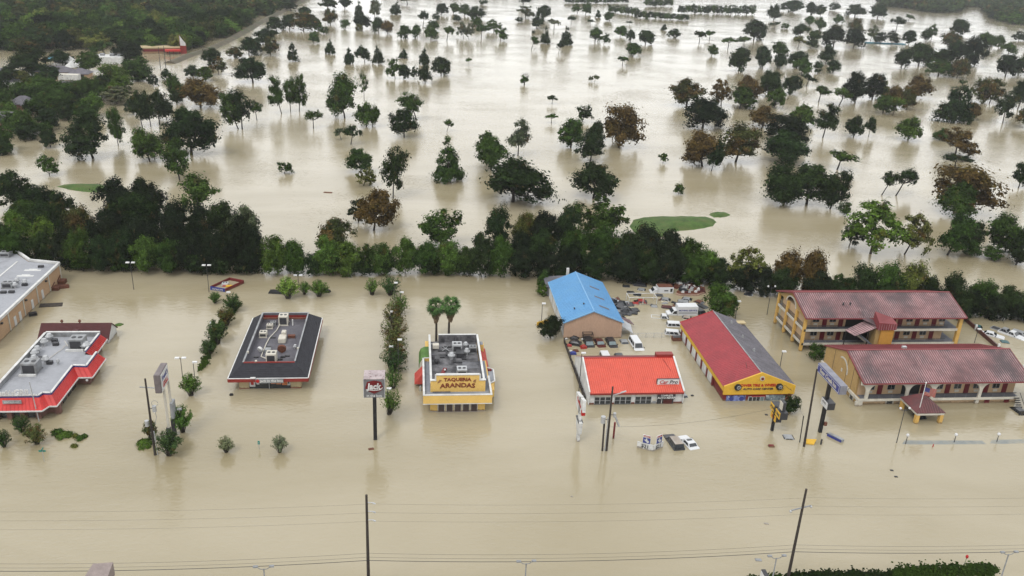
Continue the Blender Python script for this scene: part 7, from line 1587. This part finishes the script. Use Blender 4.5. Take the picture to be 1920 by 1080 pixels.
def odds():
    q = at(205,118); r = thing('flat_roof_store', q, 'long flat white roof with rooftop units beside the blackish tree','building'); MB().box(-8,8,-5,5,-1,3.6).build('wall',M['white'],r,org=(0,0,0)); MB().box(-7.8,7.8,-4.8,4.8,3.603,3.75).build('roof',M['white'],r,org=(0,0,0))
    for x in (-3,2,6): MB().box(x-1,x+1,-1,1,3.75,4.9).build('rooftop_unit',M['grey'],r,org=(0,0,0))
    q = at(131,150); r = thing('trailer', q, 'white trailer roof between the dark house and green crown','trailer'); MB().box(-4.5,4.5,-1.8,1.8,-.5,2.6).build('body',M['white'],r,org=(0,0,0)); MB().box(-4.3,4.3,-1.6,1.6,2.603,2.75).build('roof',M['signcream'],r,org=(0,0,0))
    for px,py,w,mm,l in ((135,132,3.4,'white','white pyramid tent in front of the long tan house'),(154,126,3.6,'white','white tent right of the pyramid tent'),(86,140,3.6,'galv','grey-white dome tent left of the long tan house'),(133,122,3.5,'white','white tent behind the pyramid tent'),(108,120,4.5,'tarp','bright teal tarp shelter behind the long tan house'),(119,121,2.6,'white','small white tent right of the teal tarp')):
        q = at(px,py); r = thing('tent', q, l, 'tent'); m = MB(); n = 8; P = [(w*math.cos(6.283*i/n),w*math.sin(6.283*i/n),1.8) for i in range(n)]
        if mm=='tarp': m.slab([(-w,-w*.7,2.2),(w,-w*.7,2.2),(w,w*.7,3.4),(-w,w*.7,3.4)],.1)
        else:
            for i in range(n): m.slab([P[i],P[(i+1)%n],(0,0,4.6)],.05)
        m.build('canvas', M[mm], r, org=(0,0,0)); m = MB()
        for i in range(0,n,2): m.tube((P[i][0]*.9,P[i][1]*.9,-1),(P[i][0]*.9,P[i][1]*.9,2),.08,n=5)
        m.build('pole', M['white'], r, org=(0,0,0))
    # roadside diner far away
    q = at(268,101); L = at(350,100); d = (L-q).normalized(); rz = math.atan2(d.y,d.x); W = (L-q).length
    r = thing('roadside_diner', q, 'long tan and red roadside diner at the edge of the wood','building',None,rz)
    MB().box(0,W*.85,0,9,-1,3.0).build('wall',M['tan'],r,org=(0,0,0)); MB().box(-.4,W*.86,-.5,9.4,3.003,3.6).build('roof',M['cream'],r,org=(0,0,0)); MB().box(0,W*.6,-.56,-.503,1.3,2.6).build('red_band',M['maroon'],r,org=(0,0,0))
    MB().box(W*.5,W*.85,-5,-.57,1.7,2.6).build('red_canopy',M['redroof'],r,org=(0,0,0))
    for x in (W*.55,W*.68,W*.82): MB().box(x-.2,x+.2,-4.7,-4.3,-1,1.7).build('canopy_post',M['maroon'],r,org=(0,0,0))
    MB().ext([(W*.86,-1,-1),(W*1.0,-1,-1),(W*1.0,-1,5.5),(W*.94,-1,7.5),(W*.86,-1,10.5)],(0,1.2,0)).build('sign_tower',M['redfascia'],r,org=(0,0,0))
    MB().ext([(W*.865,-1.1,4.6),(W*.99,-1.1,4.4),(W*.99,-1.1,6),(W*.94,-1.1,7.4),(W*.865,-1.1,10.3)],(0,.09,0)).build('sign_face',M['white'],r,org=(0,0,0))
    for bx,by_,ty,l in ((301,128,88,'first thin mast before the roadside diner'),(311,127,86,'second thin mast before the roadside diner'),(320,118,95,'third thin mast before the roadside diner')):
        b = at(bx,by_); r = thing('mast', b, l, 'mast'); MB().tube(b-Vector((0,0,1)),b+Vector((0,0,height_at(b,ty))),.22,.14,n=6).build('shaft',M['dark'],r)
    # levee path beside the wood
    P = [at(*q) for q in ((318,119),(350,106),(392,93),(428,76),(458,60),(497,37),(538,17),(575,-2))]; m = MB()
    for a,b in zip(P,P[1:]):
        n = (b-a).normalized(); n = Vector((-n.y,n.x,0)); m.hexa([a-n*3.5,b-n*3.5,b+n*3.5,a+n*3.5],[a-n+Vector((0,0,1.2)),b-n+Vector((0,0,1.2)),b+n+Vector((0,0,1.2)),a+n+Vector((0,0,1.2))])
    tag(m.build('levee', mat('bare_levee_earth',(.13,.11,.075),.95,var=.25,sc=.2,dirt=(.06,.09,.035),dsc=.1),None),'bare brown levee along the edge of the upper left wood',kind='structure')
    q = at(1658,81); a = at(1625,81); b = at(1698,84); m = MB(); m.ext([a,b,b+Vector((0,4,0)),a+Vector((0,4,0))],(0,0,.8)); tag(m.build('pool_cover',M['tarp'],None),'thin teal roof strip under the blackish hedge trees','shelter')
odds()

# ------------------------------------------------------------------ haze
hz = MB().box(-1500,2600,-60,3600,-1,76.5)
hm = bpy.data.materials.new('haze'); hm.use_nodes = True; ht = hm.node_tree; ht.nodes.clear()
ho = nd(ht,'ShaderNodeOutputMaterial'); hv = nd(ht,'ShaderNodeVolumePrincipled'); hv.inputs['Color'].default_value = (.86,.9,.95,1); hv.inputs['Density'].default_value = HAZE; hv.inputs['Anisotropy'].default_value = .2
ht.links.new(hv.outputs[0], ho.inputs['Volume'])
if HAZE: tag(hz.build('haze', hm), kind='stuff')
